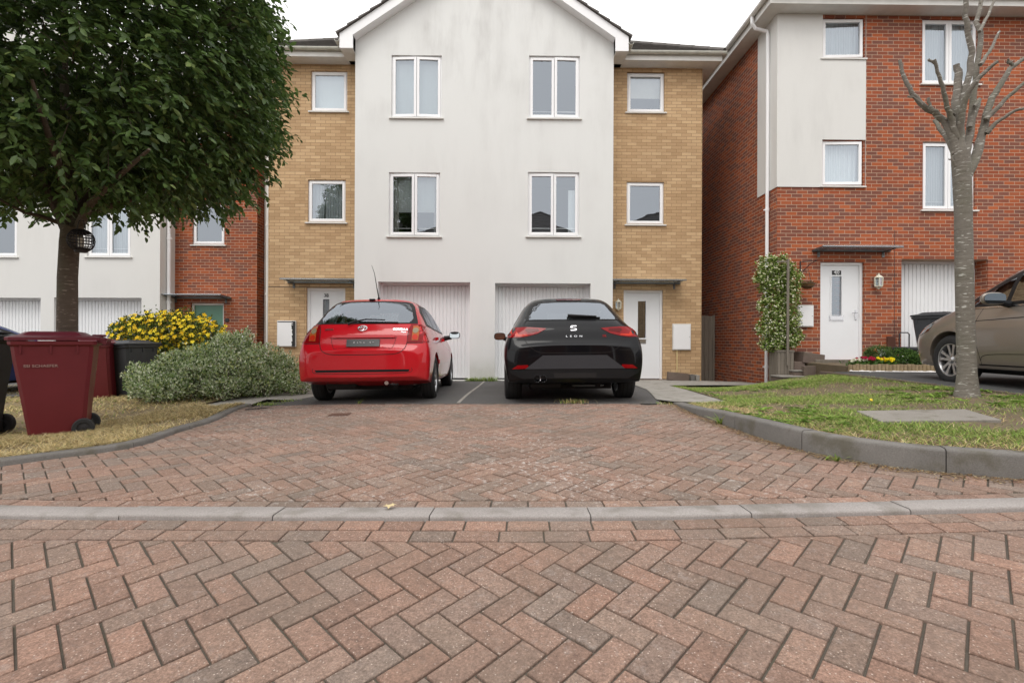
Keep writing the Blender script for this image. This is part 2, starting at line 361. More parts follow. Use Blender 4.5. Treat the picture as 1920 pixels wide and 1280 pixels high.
def paver_mat():
    m = N('clay_paver'); a = m.n('VertexColor'); a.layer_name = 'col'; v = m.n('NewGeometry').outputs['Position']
    c = a.outputs['Color']
    c = m.mix(.85, c, m.ramp(m.noise(115, 5, v, .85), [(.32, (.42, .40, .38)), (.5, (1, 1, 1)), (.68, (1.75, 1.75, 1.72))]), 'MULTIPLY')
    c = m.mix(.8, c, m.ramp(m.noise(30, 5, v, .65), [(.3, (.74, .74, .75)), (.65, (1.12, 1.1, 1.08))]), 'MULTIPLY')
    vo = m.n('TexVoronoi'); vo.inputs['Scale'].default_value = 75; m.l(v, vo.inputs['Vector'])
    sp = m.ramp(vo.outputs['Distance'], [(.12, (1, 1, 1)), (.24, (0, 0, 0))])
    spm = m.ramp(m.noise(45, 2, v), [(.45, (0, 0, 0)), (.55, (1, 1, 1))])
    c = m.mix(m.math('MULTIPLY', m.math('MULTIPLY', sp, spm), .75), c, (.62, .52, .45))
    # lichen and cement wear: pale spots, denser in patches
    wear = m.noise(.45, 4, v); wm_ = m.ramp(wear, [(.38, (.15, .15, .15)), (.55, (1, 1, 1))])
    sm = m.n('TexNoise'); sm.inputs['Scale'].default_value = 28; sm.inputs['Detail'].default_value = 6; sm.inputs['Roughness'].default_value = .7; m.l(v, sm.inputs['Vector'])
    spots = m.ramp(sm.outputs['Fac'], [(.55, (0, 0, 0)), (.63, (1, 1, 1))])
    spy = m.n('SeparateXYZ'); m.l(v, spy.inputs[0]); worn = m.ramp(m.math('MULTIPLY', spy.outputs[1], .1), [(.235, (.22, .22, .22)), (.285, (1, 1, 1))])   # the drive is more worn than the road
    c = m.mix(m.math('MULTIPLY', m.math('MULTIPLY', m.math('MULTIPLY', spots, wm_), worn), .78), c, (.52, .485, .455))
    grim = m.noise(1.3, 5, v); c = m.mix(m.math('MULTIPLY', m.ramp(grim, [(.45, (0, 0, 0)), (.7, (1, 1, 1))]), .55), c, (.155, .125, .10))
    m.base(c); m.set(Roughness=.9, Specular_IOR_Level=.28); m.bump(m.noise(220, 5, v, .75), .75, .004); return m.m
M['paver'] = paver_mat()

M['rust'] = plain('rusty_iron', (.13, .07, .05), .8, var=.3, scale=20)
M['logwood'] = plain('treated_log_wood', (.23, .17, .095), .85, var=.45, scale=14, bump=.3)
M['grass_stem'] = plain('stem_green', (.12, .2, .05), .6); M['yellow_flower'] = plain('dandelion_yellow', (.8, .55, .02), .6); M['dead_leaf'] = plain('dead_leaf', (.55, .45, .25), .8, var=.2, scale=60)
# ------------------------------------------------------------------ setting: ground sheets, paving, kerbs
def inpoly(px, py, poly):
    px = np.asarray(px, float); py = np.asarray(py, float); r = np.zeros(px.shape, bool); n = len(poly); j = n-1
    for i in range(n):
        xi, yi = poly[i]; xj, yj = poly[j]
        if yi != yj:
            c = ((yi > py) != (yj > py)) & (px < (xj-xi)*(py-yi)/(yj-yi)+xi); r ^= c
        j = i
    return r
def resample(poly, step, closed=True):
    out = []; n = len(poly)
    for i in range(n if closed else n-1):
        a = Vector(poly[i][:2]); b = Vector(poly[(i+1) % n][:2]); k = max(1, int((b-a).length/step))
        out += [tuple(a.lerp(b, t/k)) for t in range(k)]
    if not closed: out.append(tuple(poly[-1][:2]))
    return out
def sheet(name, poly, f, mat, dz=0.0, step=.15, skirt=.0, kind='structure', rough=0.0):
    ob = resample(poly, step); n = len(ob)
    xs = np.arange(min(p[0] for p in ob), max(p[0] for p in ob), step); ys = np.arange(min(p[1] for p in ob), max(p[1] for p in ob), step)
    gx, gy = np.meshgrid(xs+step*.3, ys+step*.3); gx = gx.ravel(); gy = gy.ravel(); k = inpoly(gx, gy, ob); pts = [Vector(p) for p in ob]+[Vector((a, b)) for a, b in zip(gx[k], gy[k])]
    vo, _, fo, _, _, _ = delaunay_2d_cdt(pts, [(i, (i+1) % n) for i in range(n)], [], 1, 1e-5)
    X = np.array([v.x for v in vo]); Y = np.array([v.y for v in vo]); Z = f(X, Y)+dz
    if rough: Z = Z+RNG.normal(0, rough, len(Z))*(np.arange(len(Z)) >= n)
    mb = MB(); mb.add(list(zip(X, Y, Z)), [tuple(q) for q in fo])
    if skirt:
        zz = f(np.array([p[0] for p in ob]), np.array([p[1] for p in ob]))+dz
        vs = [(p[0], p[1], z) for p, z in zip(ob, zz)]+[(p[0], p[1], z-skirt) for p, z in zip(ob, zz)]
        mb.add(vs, [(i, (i+1) % n, (i+1) % n+n, i+n) for i in range(n)])
    o = mb.build(name, mat, fix=False, smooth=True, ang=50)
    # make sure normals point up
    me = o.data; bm = bmesh.new(); bm.from_mesh(me)
    for fc in bm.faces:
        if abs(fc.normal.z) > .5 and fc.normal.z < 0: fc.normal_flip()
    bm.to_mesh(me); bm.free()
    return tag(o, kind=kind)
# ground out to the horizon: fine grid near, wide ring far
def ground():
    xs = np.r_[-900, -200, -60, -25, np.arange(XL, XH+.01, .5), 14, 25, 60, 200, 900]
    ys = np.r_[-900, -200, -60, -20, np.arange(YL, YH+.01, .5), 20, 40, 100, 300, 1200]
    gx, gy = np.meshgrid(xs, ys); z = gz(gx.ravel(), gy.ravel())-.045
    nx = len(xs); F = [(j*nx+i, j*nx+i+1, (j+1)*nx+i+1, (j+1)*nx+i) for j in range(len(ys)-1) for i in range(nx-1)]
    o = npmesh('ground', np.c_[gx.ravel(), gy.ravel(), z], F, M['sand'], smooth=True); tag(o, kind='structure')
ground()
# outlines in plan (x, y)
RK = [G(px, py) for px, py in ((1262, 757), (1300, 775), (1340, 790), (1430, 823), (1540, 853), (1680, 876), (1790, 888), (1920, 899))]
RKxy = [(p.x, p.y) for p in RK]
e = Vector(RKxy[-1])-Vector(RKxy[-2]); e.normalize(); RKxy += [tuple(Vector(RKxy[-1])+e*.5*k_+Vector((0, -.012*k_))) for k_ in (1, 2, 3, 4, 5, 6)]
RKh = [.025, .07, .11, .145, .15, .15, .15, .15]+[.15]*6
LK = [G(px, py) for px, py in ((472, 759), (440, 770), (400, 790), (340, 808), (250, 838), (100, 860), (0, 874))]
LKxy = [(p.x, p.y) for p in LK]; e = (Vector(LKxy[-1])-Vector(LKxy[-2])).normalized(); LKxy += [tuple(Vector(LKxy[-1])+e*.45*k_) for k_ in (1, 2, 3, 4, 5, 6)]
LKh = [.02, .03, .035, .04, .045, .045, .05]+[.05]*6
SK = [G(px, py) for px, py in ((-200, 967), (0, 970), (240, 972.5), (480, 974), (720, 974), (960, 974), (1200, 973), (1440, 968), (1680, 963), (1920, 957), (2200, 949))]
SKxy = [(p.x, p.y) for p in SK]; SKxy = [(SKxy[0][0]-.6*k_, SKxy[0][1]+.012*k_) for k_ in (6, 5, 4, 3, 2, 1)]+SKxy+[(SKxy[-1][0]+.6*k_, SKxy[-1][1]+.04*k_+.01*k_*k_) for k_ in (1, 2, 3, 4, 5)]
def smooth_line(pts, n=8):
    out = []
    m = len(pts)
    for i in range(m-1):
        p0, p1, p2, p3 = [Vector(pts[max(0, min(m-1, i+k))]) for k in (-1, 0, 1, 2)]
        for t in range(n):
            t = t/n; out.append(tuple(.5*((2*p1)+(-p0+p2)*t+(2*p0-5*p1+4*p2-p3)*t*t+(-p0+3*p1-3*p2+p3)*t**3)))
    out.append(tuple(pts[-1])); return out
RKs = smooth_line([(a[0], a[1], h) for a, h in zip(RKxy, RKh)]); LKs = smooth_line([(a[0], a[1], h) for a, h in zip(LKxy, LKh)])
SKs = smooth_line([(a[0], a[1], .02) for a in SKxy])
def arclen(l):
    s = [0]
    for a, b in zip(l, l[1:]): s.append(s[-1]+math.dist(a[:2], b[:2]))
    return s
def at_s(l, s, x):
    x = max(0, min(s[-1]-1e-6, x)); i = max(0, min(len(s)-2, next((k for k in range(len(s)-1) if s[k+1] >= x), 0)))
    t = (x-s[i])/max(1e-9, s[i+1]-s[i]); a = Vector(l[i]); b = Vector(l[i+1]); d = (Vector(b[:2])-Vector(a[:2])).normalized()
    return a.lerp(b, t), d
def kerb(name, line, side, width, mat, length=.915, round_=.02, base=-.15, gap=.006, drop=0):
    """kerb stones laid end to end; line = foot of the face; side=+1: body lies to the left of the walking direction"""
    s = arclen(line); L = s[-1]; mb = MB(); k = 0; x = 0
    while x < L-.05:
        x1 = min(L, x+length); st = max(2, int((x1-x)/.15)); secs = []
        jz = random.uniform(-.003, .003)
        for i in range(st+1):
            p, d = at_s(line, s, x+gap/2+(x1-x-gap)*i/st); nrm = Vector((-d.y, d.x))*side; h = p[2]+jz; z0 = gz(p[0], p[1])
            prof = [(0, base), (0, h-round_), (round_*.3, h-round_*.3), (round_, h), (width-.004, h+drop), (width, h-.004+drop), (width, base)]
            secs.append([Vector((p[0]+nrm.x*a, p[1]+nrm.y*a, z0+b)) for a, b in prof])
        m = len(secs[0]); vs = [q for r in secs for q in r]
        fs = [(i*m+j, i*m+j+1, (i+1)*m+j+1, (i+1)*m+j) for i in range(st) for j in range(m-1)]
        fs += [tuple(range(m)), tuple(st*m+j for j in range(m-1, -1, -1))]
        mb.add(vs, fs); x = x1
    return tag(mb.build(name, mat, smooth=True, ang=50), kind='structure')
kerb('verge_kerb', RKs, +1, .125, M['kerb'], .83)
kerb('verge_kerb', LKs, -1, .10, M['kerb'])
kerb('dropped_kerb', SKs, +1, .135, M['kerb_pale'], .80, round_=.012)
# herringbone block paving, every block modelled
PAV = [(.262, .180, .148), (.250, .172, .142), (.275, .182, .146), (.258, .168, .136), (.246, .178, .148), (.29, .182, .144), (.252, .182, .154), (.268, .172, .138), (.225, .172, .148), (.27, .178, .144)]
def clip(poly, n, d):      # keep points with n.p <= d
    out = []
    for a, b in zip(poly, poly[1:]+poly[:1]):
        da = n[0]*a[0]+n[1]*a[1]-d; db = n[0]*b[0]+n[1]*b[1]-d
        if da <= 0: out.append(a)
        if (da < 0) != (db < 0) and abs(da-db) > 1e-12:
            t = da/(da-db); out.append((a[0]+(b[0]-a[0])*t, a[1]+(b[1]-a[1])*t))
    return out
def inset(poly, t):
    n = len(poly); out = []
    for i in range(n):
        a = Vector(poly[i-1]); b = Vector(poly[i]); c = Vector(poly[(i+1) % n])
        e1 = (b-a).normalized(); e2 = (c-b).normalized(); n1 = Vector((-e1.y, e1.x)); n2 = Vector((-e2.y, e2.x)); k = 1+n1.dot(n2)
        if k < .25: k = .25
        out.append(tuple(b+(n1+n2)*(t/k)))
    return out
def parea(p): return sum(a[0]*b[1]-b[0]*a[1] for a, b in zip(p, p[1:]+p[:1]))/2
blocks = []
def add_block(mb, poly, gap=.0038, top=0.0):
    if len(poly) < 3: return
    if parea(poly) < 0: poly = poly[::-1]
    q = [poly[0]]
    for p in poly[1:]:
        if math.dist(p, q[-1]) > .006: q.append(p)
    if math.dist(q[0], q[-1]) < .006: q.pop()
    if len(q) < 3 or parea(q) < .0005: return
    gap += random.uniform(-.0008, .001)
    o0 = inset(q, gap); o1 = inset(q, gap+.0015); o2 = inset(q, gap+.0065); n = len(q)
    if parea(o2) < .00008: return
    cx = sum(p[0] for p in q)/n; cy = sum(p[1] for p in q)/n; z = gz(cx, cy); e = .05
    gxn = (gz(cx+e, cy)-gz(cx-e, cy))/(2*e)+random.gauss(0, .004); gyn = (gz(cx, cy+e)-gz(cx, cy-e))/(2*e)+random.gauss(0, .004); j = random.gauss(0, .0009)+top
    h = lambda p, dz: (p[0], p[1], z+gxn*(p[0]-cx)+gyn*(p[1]-cy)+dz+j)
    vs = [h(p, -.035) for p in o0]+[h(p, -.005) for p in o0]+[h(p, -.0016) for p in o1]+[h(p, 0) for p in o2]
    fs = [tuple(range(3*n, 4*n))]+[(r*n+i, r*n+(i+1) % n, (r+1)*n+(i+1) % n, (r+1)*n+i) for r in range(3) for i in range(n)]
    c = random.choice(PAV); k = random.uniform(.90, 1.12); mb.add(vs, fs, (c[0]*k*.94, c[1]*k*.945, c[2]*k*.91))
def line_planes(line, side, off, near, rad=1.2):
    """half planes of the segments of a smooth line close to a point: keep the given side, off metres away"""
    out = []
    best = min(range(len(line)-1), key=lambda i: math.dist(((line[i][0]+line[i+1][0])/2, (line[i][1]+line[i+1][1])/2), near))
    a = Vector(line[best][:2]); b = Vector(line[best+1][:2]); d = (b-a).normalized(); n = Vector((-d.y, d.x))*side    # n points to the kept side
    n_out = -n; return (n_out.x, n_out.y), n_out.dot(a)-off
W_ = .1035
def herringbone(name, test, planes, x0, x1, y0, y1, ox=0, oy=0):
    mb = MB(); c, s_ = math.cos(R(135.3)), math.sin(R(135.3)); K = int(max(x1-x0, y1-y0)/W_*1.5)
    cx0, cy0 = (x0+x1)/2+ox, (y0+y1)/2+oy
    for i in range(-K, K):
        for j in range(-K, K):
            dd = (i-j) % 4
            if dd == 0: r = (i, j, i+2, j+1)
            elif dd == 3: r = (i, j, i+1, j+2)
            else: continue
            pl = [(r[0]*W_, r[1]*W_), (r[2]*W_, r[1]*W_), (r[2]*W_, r[3]*W_), (r[0]*W_, r[3]*W_)]
            pl = [(cx0+a*c-b*s_, cy0+a*s_+b*c) for a, b in pl]; m = (sum(p[0] for p in pl)/4, sum(p[1] for p in pl)/4)
            if not (x0 < m[0] < x1 and y0 < m[1] < y1) or not test(*m): continue
            for (n, d) in planes(m):
                pl = clip(pl, n, d)
                if len(pl) < 3: break
            if len(pl) >= 3: add_block(mb, pl)
    return mb
def course(mb, line, side, off, wid, length=.203, s0=0.0, s1=1e9):
    s = arclen(line); x = s0+random.random()*.1; e = min(s[-1], s1)
    while x+length < e:
        a, d = at_s(line, s, x); b, d2 = at_s(line, s, x+length); n = Vector((-d.y, d.x))*side; n2 = Vector((-d2.y, d2.x))*side
        A = Vector(a[:2]); B = Vector(b[:2]); add_block(mb, [tuple(A+n*off), tuple(B+n2*off), tuple(B+n2*(off+wid)), tuple(A+n*(off+wid))]); x += length
# road in front of the dropped kerb: two stretcher courses then herringbone
mb = herringbone('road', lambda x, y: True, lambda m: [line_planes(SKs, -1, .006+2*W_, m)], -5.2, 6.2, -1.2, 3.2)
course(mb, SKs, -1, .005, W_); course(mb, SKs, -1, .005+W_, W_)
tag(mb.build('road', M['paver'], fix=False), kind='structure')
sheet('jointing_sand', [(-6.4, -1.3), (6.4, -1.3), (6.4, 3.2), (-6.4, 2.6)], gz, M['sand'], dz=-.010, step=.11)
# forecourt between the kerbs
PADY = [tuple(G(px, py)[:2]) for px, py in ((380, 766), (472, 762), (560, 759), (700, 757), (960, 757), (1245, 757), (1330, 752))]
def fore_planes(m):
    pl = [line_planes(SKs, +1, .14+W_, m)]
    if m[1] > 5.0: pl.append(line_planes(PADY, -1, .004, m))
    if m[0] > 1.5: pl.append(line_planes(RKs, -1, .004, m))
    if m[0] < -1.5: pl.append(line_planes(LKs, +1, .004, m))
    return pl
fore_poly = [(-8, 2.0)]+[(6.5, 2.0)]+[p[:2] for p in RKs[::-1]]+PADY[::-1][1:-1]+[p[:2] for p in LKs]
def near_fore(x, y): return True
mb = herringbone('forecourt', near_fore, fore_planes, -6.0, 6.0, 2.3, 6.6, ox=.05)
# drop blocks whose middle lies outside the forecourt outline
keep = MB(); 
def filt(mb, poly):
    out = MB(); start = 0; cur = []
    fi = 0; V = mb.v
    faces = mb.f
    cen = []
    for f in faces: cen.append((sum(V[i][0] for i in f)/len(f), sum(V[i][1] for i in f)/len(f)))
    i = 0; ok = inpoly([c[0] for c in cen], [c[1] for c in cen], poly)
    # a block = top face followed by 3n side faces
    while i < len(faces):
        n = len(faces[i]); grp = faces[i:i+1+3*n]
        if ok[i] or (cen[i][1] < 5.0 and cen[i][0] < 2.0):
            vid = sorted({k for f in grp for k in f}); mp = {k: q for q, k in enumerate(vid)}
            out.add([V[k] for k in vid], [tuple(mp[k] for k in f) for f in grp], mb.fc[i])
        i += 1+3*n
    return out
mb = filt(mb, fore_poly)
course(mb, SKs, +1, .139, W_, s0=.3, s1=arclen(SKs)[-1]-1.2)
tag(mb.build('forecourt', M['paver'], fix=False), kind='structure')
sheet('jointing_sand', [(-6.4, 2.65), (6.4, 3.25), (6.4, 2.75)]+[p[:2] for p in RKs[::-1]][4:]+PADY[::-1][1:-1]+[p[:2] for p in LKs][:-12]+[(-6.4, 3.0)], gz, M['sand'], dz=-.010, step=.11)
# asphalt pad, paths, verges
def off(line, side, d):
    out = []
    for i, p in enumerate(line):
        a = Vector(line[max(0, i-1)][:2]); b = Vector(line[min(len(line)-1, i+1)][:2]); t = (b-a).normalized(); n = Vector((-t.y, t.x))*side
        out.append((p[0]+n.x*d, p[1]+n.y*d))
    return out
g2 = lambda px, py: tuple(G(px, py)[:2])
pad = [g2(472, 762), g2(560, 759), g2(700, 757), g2(960, 757), g2(1245, 757), (2.02, 6.6), (2.45, 8.5), (2.75, 11.5), (-3.5, 11.5), (-3.3, 9.4), (-2.95, 8.0), (-3.05, 7.2)]
sheet('driveway', pad, gz, M['asphalt'], dz=.0, step=.25)
lpath = [g2(370, 760), g2(395, 764), g2(455, 763), g2(500, 748), (-3.05, 7.2), (-2.95, 8.0), (-3.3, 9.4), (-3.5, 11.49), (-5.5, 11.49), (-5.2, 10.2), (-4.0, 9.0), (-4.1, 8.2), g2(560, 727), g2(470, 738)]
sheet('path', lpath, gz, M['path'], dz=-.004, step=.2)
rpath = [(2.02, 6.5), (2.15, 6.3), g2(1372, 757), (2.95, 7.2), (3.15, 8.5), (3.25, 9.75), (4.5, 9.95), (5.62, 10.0), (5.62, 13.4), (4.6, 13.4), (4.6, 11.49), (2.75, 11.49), (2.45, 8.5), (2.02, 6.6)]
sheet('path', rpath, gz, M['path'], dz=.008, step=.2)
# left verge (dry)
LKb = off(LKs, -1, .1)
lverge = [p for p in LKb]+[(-9, 2.6), (-12, 5), (-12, 9), (-11.5, 11.3), (-6.7, 13.0), (-5.7, 12.0), (-5.6, 10.4), (-4.2, 9.2), (-4.2, 8.1), g2(560, 729), g2(470, 740), g2(370, 762), g2(400, 768)]
sheet('grass_verge', lverge, gz, M['straw_soil'], dz=.022, step=.22, rough=.006)
sheet('driveway', [(-13.5, 7.0), (-9.3, 7.0), (-8.9, 9.2), (-8.85, 12.5), (-13.9, 12.5)], gz, M['asphalt'], dz=.035, step=.4)
# right verge (raised, green)
RKb = off(RKs, +1, .12)
rverge = RKb+[(6.3, 2.4), (5.48, 4.0), (5.44, 6.0), (5.56, 7.95), (5.1, 8.35), (4.75, 9.2), (4.4, 9.55), (3.3, 9.72), (3.18, 8.5), (2.98, 7.2), g2(1372, 757)]
rvp = rverge
sheet('grass_verge', rverge, gv, M['soil'], dz=-.012, step=.18, rough=.006, skirt=.3)
def gd(x, y): return .34+0*np.asarray(x, float)+.012*(np.asarray(y, float)-6.6)
drive = [(5.46, 3.0), (12, 3.0), (12, 10.19), (7.25, 10.19), (7.25, 8.6), (5.62, 8.35), (5.46, 6.2)]
sheet('driveway', drive, gd, M['asphalt_dark'], dz=0, step=.6, skirt=.5)
sheet('gravel_strip', [(5.95, 8.33), (7.6, 8.2), (7.6, 8.45), (5.95, 8.5)], gd, M['gravel_white'], dz=.012, step=.05, rough=.008)
mb = MB()
for i in range(12):
    y0 = 3.0+i*.45; mb.box(5.40, 5.46, y0, y0+.443, .15, gd(0, y0)+.012+random.uniform(-.004, .004))
tag(mb.build('driveway_edging', M['brown_stone'], bevel=.006), kind='structure')
sheet('flower_bed_soil', [(5.95, 8.52), (7.6, 8.47), (8.4, 8.6), (8.4, 9.6), (6.9, 9.9), (5.95, 9.7)], lambda x, y: gd(x, y)+.09, M['soil'], step=.1, rough=.01, skirt=.3)
# ------------------------------------------------------------------ houses
def ring(mb, x0, x1, z0, z1, y0, y1, t, b=0):
    mb.box(x0, x0+t, y0, y1, z0, z1, b=b); mb.box(x1-t, x1, y0, y1, z0, z1, b=b)
    mb.box(x0+t, x1-t, y0, y1, z0, z0+t, b=b); mb.box(x0+t, x1-t, y0, y1, z1-t, z1, b=b)
def wall_front(mb, x0, x1, z0, z1, y, ops, depth=.1, clipfn=None):
    """wall facing -y with rectangular openings (x0,x1,z0,z1) and their reveals"""
    xs = sorted({x0, x1, *[v for o in ops for v in (max(x0, o[0]), min(x1, o[1]))]}); zs = sorted({z0, z1, *[v for o in ops for v in (max(z0, o[2]), min(z1, o[3]))]})
    for a, b in zip(xs, xs[1:]):
        for c, d in zip(zs, zs[1:]):
            mx_, mz = (a+b)/2, (c+d)/2
            if any(o[0] < mx_ < o[1] and o[2] < mz < o[3] for o in ops): continue
            mb.quad((a, y, c), (b, y, c), (b, y, d), (a, y, d))
    for o in ops:
        a, b, c, d = o[:4]; a = max(a, x0); b = min(b, x1); c = max(c, z0); d = min(d, z1); e = y+(o[4] if len(o) > 4 else depth)
        mb.quad((a, y, c), (a, y, d), (a, e, d), (a, e, c)); mb.quad((b, y, d), (b, y, c), (b, e, c), (b, e, d))
        mb.quad((a, y, d), (b, y, d), (b, e, d), (a, e, d)); mb.quad((b, y, c), (a, y, c), (a, e, c), (b, e, c))
def rect(px0, py0, px1, py1, Y):
    xa, za = pw(px0, (py0+py1)/2, Y)[0], pw((px0+px1)/2, py1, Y)[1]; xb, zb = pw(px1, (py0+py1)/2, Y)[0], pw((px0+px1)/2, py0, Y)[1]
    return [xa, xb, za, zb]
def window(house, r, y, n=1, inside='net', mat='upvc', open_=0, rail=False, head=.0):
    x0, x1, z0, z1 = r; f = MB(); t = .045; yf = y+.045
    ring(f, x0, x1, z0, z1, yf, yf+.06, t, .004)
    wx = (x1-x0)/n; panes = []
    for i in range(n):
        a = x0+t*.6+(i*(x1-x0-t*1.2)/n); b = x0+t*.6+((i+1)*(x1-x0-t*1.2)/n); c = z0+t*.7; d = z1-t*.7
        g = .004; a += g; b -= g
        s = MB(); st = .056; yy = -.018
        ring(s, a, b, c, d, yy, yy+.05, st, .005)
        s.box(a+st*.9, b-st*.9, yy+.02, yy+.04, c+st*.9, c+st*1.15); 
        hinge = a if (i == 0 and n == 2) or n == 1 else b
        ang = open_[i] if isinstance(open_, (list, tuple)) else open_
        Mx = Matrix.Translation((hinge, yf, 0))@Matrix.Rotation(R(ang)*(-1 if hinge == a else 1), 4, 'Z')@Matrix.Translation((-hinge, 0, 0)) if ang else Matrix.Translation((0, yf, 0))
        f.add([Mx@Vector(v) for v in s.v], s.f)
        panes.append([Mx@Vector(v) for v in ((a+st*.8, .012, c+st*.8), (b-st*.8, .012, c+st*.8), (b-st*.8, .012, d-st*.8), (a+st*.8, .012, d-st*.8))])
    win = f.build('window', M[mat], house)
    p = MB()
    for q in panes: p.quad(*q)
    p.build('pane', M['glass'], win)
    s = MB(); s.box(x0-.05, x1+.05, y-.045, yf+.02, z0-.035, z0-.003, b=.006); s.build('sill', M['upvc_old'], win)
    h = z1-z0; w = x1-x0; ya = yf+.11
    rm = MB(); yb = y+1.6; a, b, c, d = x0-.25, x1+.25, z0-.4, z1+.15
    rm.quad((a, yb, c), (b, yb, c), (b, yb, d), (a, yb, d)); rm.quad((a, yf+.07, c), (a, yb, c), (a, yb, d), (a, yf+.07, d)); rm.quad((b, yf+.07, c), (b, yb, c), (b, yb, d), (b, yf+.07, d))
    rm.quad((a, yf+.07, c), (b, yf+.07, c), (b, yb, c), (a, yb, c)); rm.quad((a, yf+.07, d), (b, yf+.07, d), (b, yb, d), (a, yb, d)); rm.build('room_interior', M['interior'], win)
    def cloth(name, mat, xa, xb, za, zb, amp=.008, k=60):
        m_ = MB(); n_ = max(8, int((xb-xa)*60)); vs = []
        for i in range(n_+1):
            x = xa+(xb-xa)*i/n_; yy = ya+math.sin(x*k+.5*math.sin(x*17))*amp; vs += [(x, yy, za), (x, yy, zb)]
        m_.add(vs, [(2*i, 2*i+2, 2*i+3, 2*i+1) for i in range(n_)]); m_.build(name, M[mat], win, smooth=True)
    if inside == 'blind': cloth('blind', 'blind', x0, x1, z0, z1, .001)
    elif inside == 'net': cloth('net_curtain', 'net', x0, x1, z0, z1, .012)
    elif inside == 'half': cloth('blind', 'blind', x0, x1, z0+h*.40, z1, .001); cloth('curtain', 'curtain', x0, x0+w*.17, z0, z1, .03, 90); cloth('curtain', 'curtain', x1-w*.14, x1, z0, z1, .03, 90)
    elif inside == 'halftop': cloth('blind', 'curtain', x0, x1, z0+h*.42, z1, .001)
    elif inside == 'strip': cloth('curtain', 'net', x1-w*.2, x1-w*.02, z0, z0+h*.75, .004, 90)
    elif inside == 'slats': cloth('blind', 'net', x0, x0+w*.38, z0, z1, .02, 95); cloth('blind', 'net', x0+w*.40, x1, z0, z1, .02, 95)
    if rail:
        q = MB(); q.tube([(x0+.05, ya-.03, z0+h*.14), (x1-.05, ya-.03, z0+h*.14)], .009, 6); q.build('guard_rail', M['upvc'], win)
    return win
def garage(house, r, y, rec=.16, mat='garage'):
    x0, x1, z0, z1 = r; yf = y+rec; f = MB(); ring(f, x0, x1, z0-.1, z1, yf-.01, yf+.07, .055); fr = f.build('garage_door', M['upvc'], house)
    m_ = MB(); a, b = x0+.055, x1-.055; n = int((b-a)/.083); pitch = (b-a)/n; prof = []
    for i in range(n):
        x = a+i*pitch; prof += [(x, 0), (x+pitch*.12, .016), (x+pitch*.20, .016), (x+pitch*.30, 0)]
    prof.append((b, 0)); zt = z1-.06
    vs = [(x, yf+.02+d, z0) for x, d in prof]+[(x, yf+.02+d, zt) for x, d in prof]; k = len(prof)
    m_.add(vs, [(i, i+1, i+1+k, i+k) for i in range(k-1)]); m_.build('door_leaf', M[mat], fr)
    g = MB(); g.box((a+b)/2-.06, (a+b)/2+.06, yf-.0, yf+.02, z0+.78, z0+.81, b=.004); g.build('handle', M['black'], fr)
    g = MB(); g.box(a, b, yf+.01, yf+.035, z0+.005, z0+.05); g.build('bottom_rail', M['black'], fr)
    return fr
def front_door(house, r, y, mat='door', glass=(.38, .57, .47, .90), number=None, plate=False, handle=True, letter=True, flip=False, frame='upvc', rec=.05):
    x0, x1, z0, z1 = r; f = MB(); yf = y+rec; ring(f, x0, x1, z0-.06, z1, yf, yf+.07, .055, .004); d = f.build('front_door', M[frame], house)
    a, b, c, e = x0+.055, x1-.055, z0+.02, z1-.055; W = b-a; H = e-c; gx0, gx1, gz0, gz1 = a+W*glass[0], a+W*glass[1], c+H*glass[2], c+H*glass[3]
    lf = MB(); yy = yf+.038
    wall_front(lf, a, b, c, e, yy, [(gx0, gx1, gz0, gz1)], .03); lf.build('door_leaf', M[mat], d)
    k = MB(); ring(k, gx0-.03, gx1+.03, gz0-.03, gz1+.03, yy-.012, yy-.001, .03, .003); k.build('glazing_bead', M[mat], d)
    g = MB(); g.quad((gx0, yy+.02, gz0), (gx1, yy+.02, gz0), (gx1, yy+.02, gz1), (gx0, yy+.02, gz1)); g.build('glass', M['glass'], d)
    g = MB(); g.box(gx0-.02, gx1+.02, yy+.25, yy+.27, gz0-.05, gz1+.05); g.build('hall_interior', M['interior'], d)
    if letter:
        g = MB(); lx = a+W*.42; g.box(lx-.14, lx+.14, yy-.014, yy-.001, c+H*.415, c+H*.46, b=.004); ring(g, lx-.155, lx+.155, c+H*.405, c+H*.47, yy-.006, yy-.0005, .012); g.build('letter_plate', M['chrome'], d)
    if handle:
        hx = b-.06 if not flip else a+.06; g = MB(); g.box(hx-.018, hx+.018, yy-.014, yy-.001, c+H*.42, c+H*.53, b=.006); g.tube([(hx, yy-.01, c+H*.495), (hx, yy-.055, c+H*.495), (hx-.11*(1 if not flip else -1), yy-.055, c+H*.495)], .009, 8); g.build('handle', M['chrome'], d)
    if number:
        Mx = Matrix.Translation(((gx0+gx1)/2, yy-.006, gz1+.085))@Matrix.Rotation(R(90), 4, 'X')
        if plate:
            g = MB()
            for dx in (-.052, .052): g.box((gx0+gx1)/2+dx-.045, (gx0+gx1)/2+dx+.045, yy-.006, yy-.001, gz1+.03, gz1+.125)
            g.build('number_plaque', M['black'], d)
            text_part('number', number, .10, .002, M['upvc'], d, Mx, 1.0, 1.35, .001)
        else: text_part('number', number, .115, .003, M['black'], d, Mx)
    return d
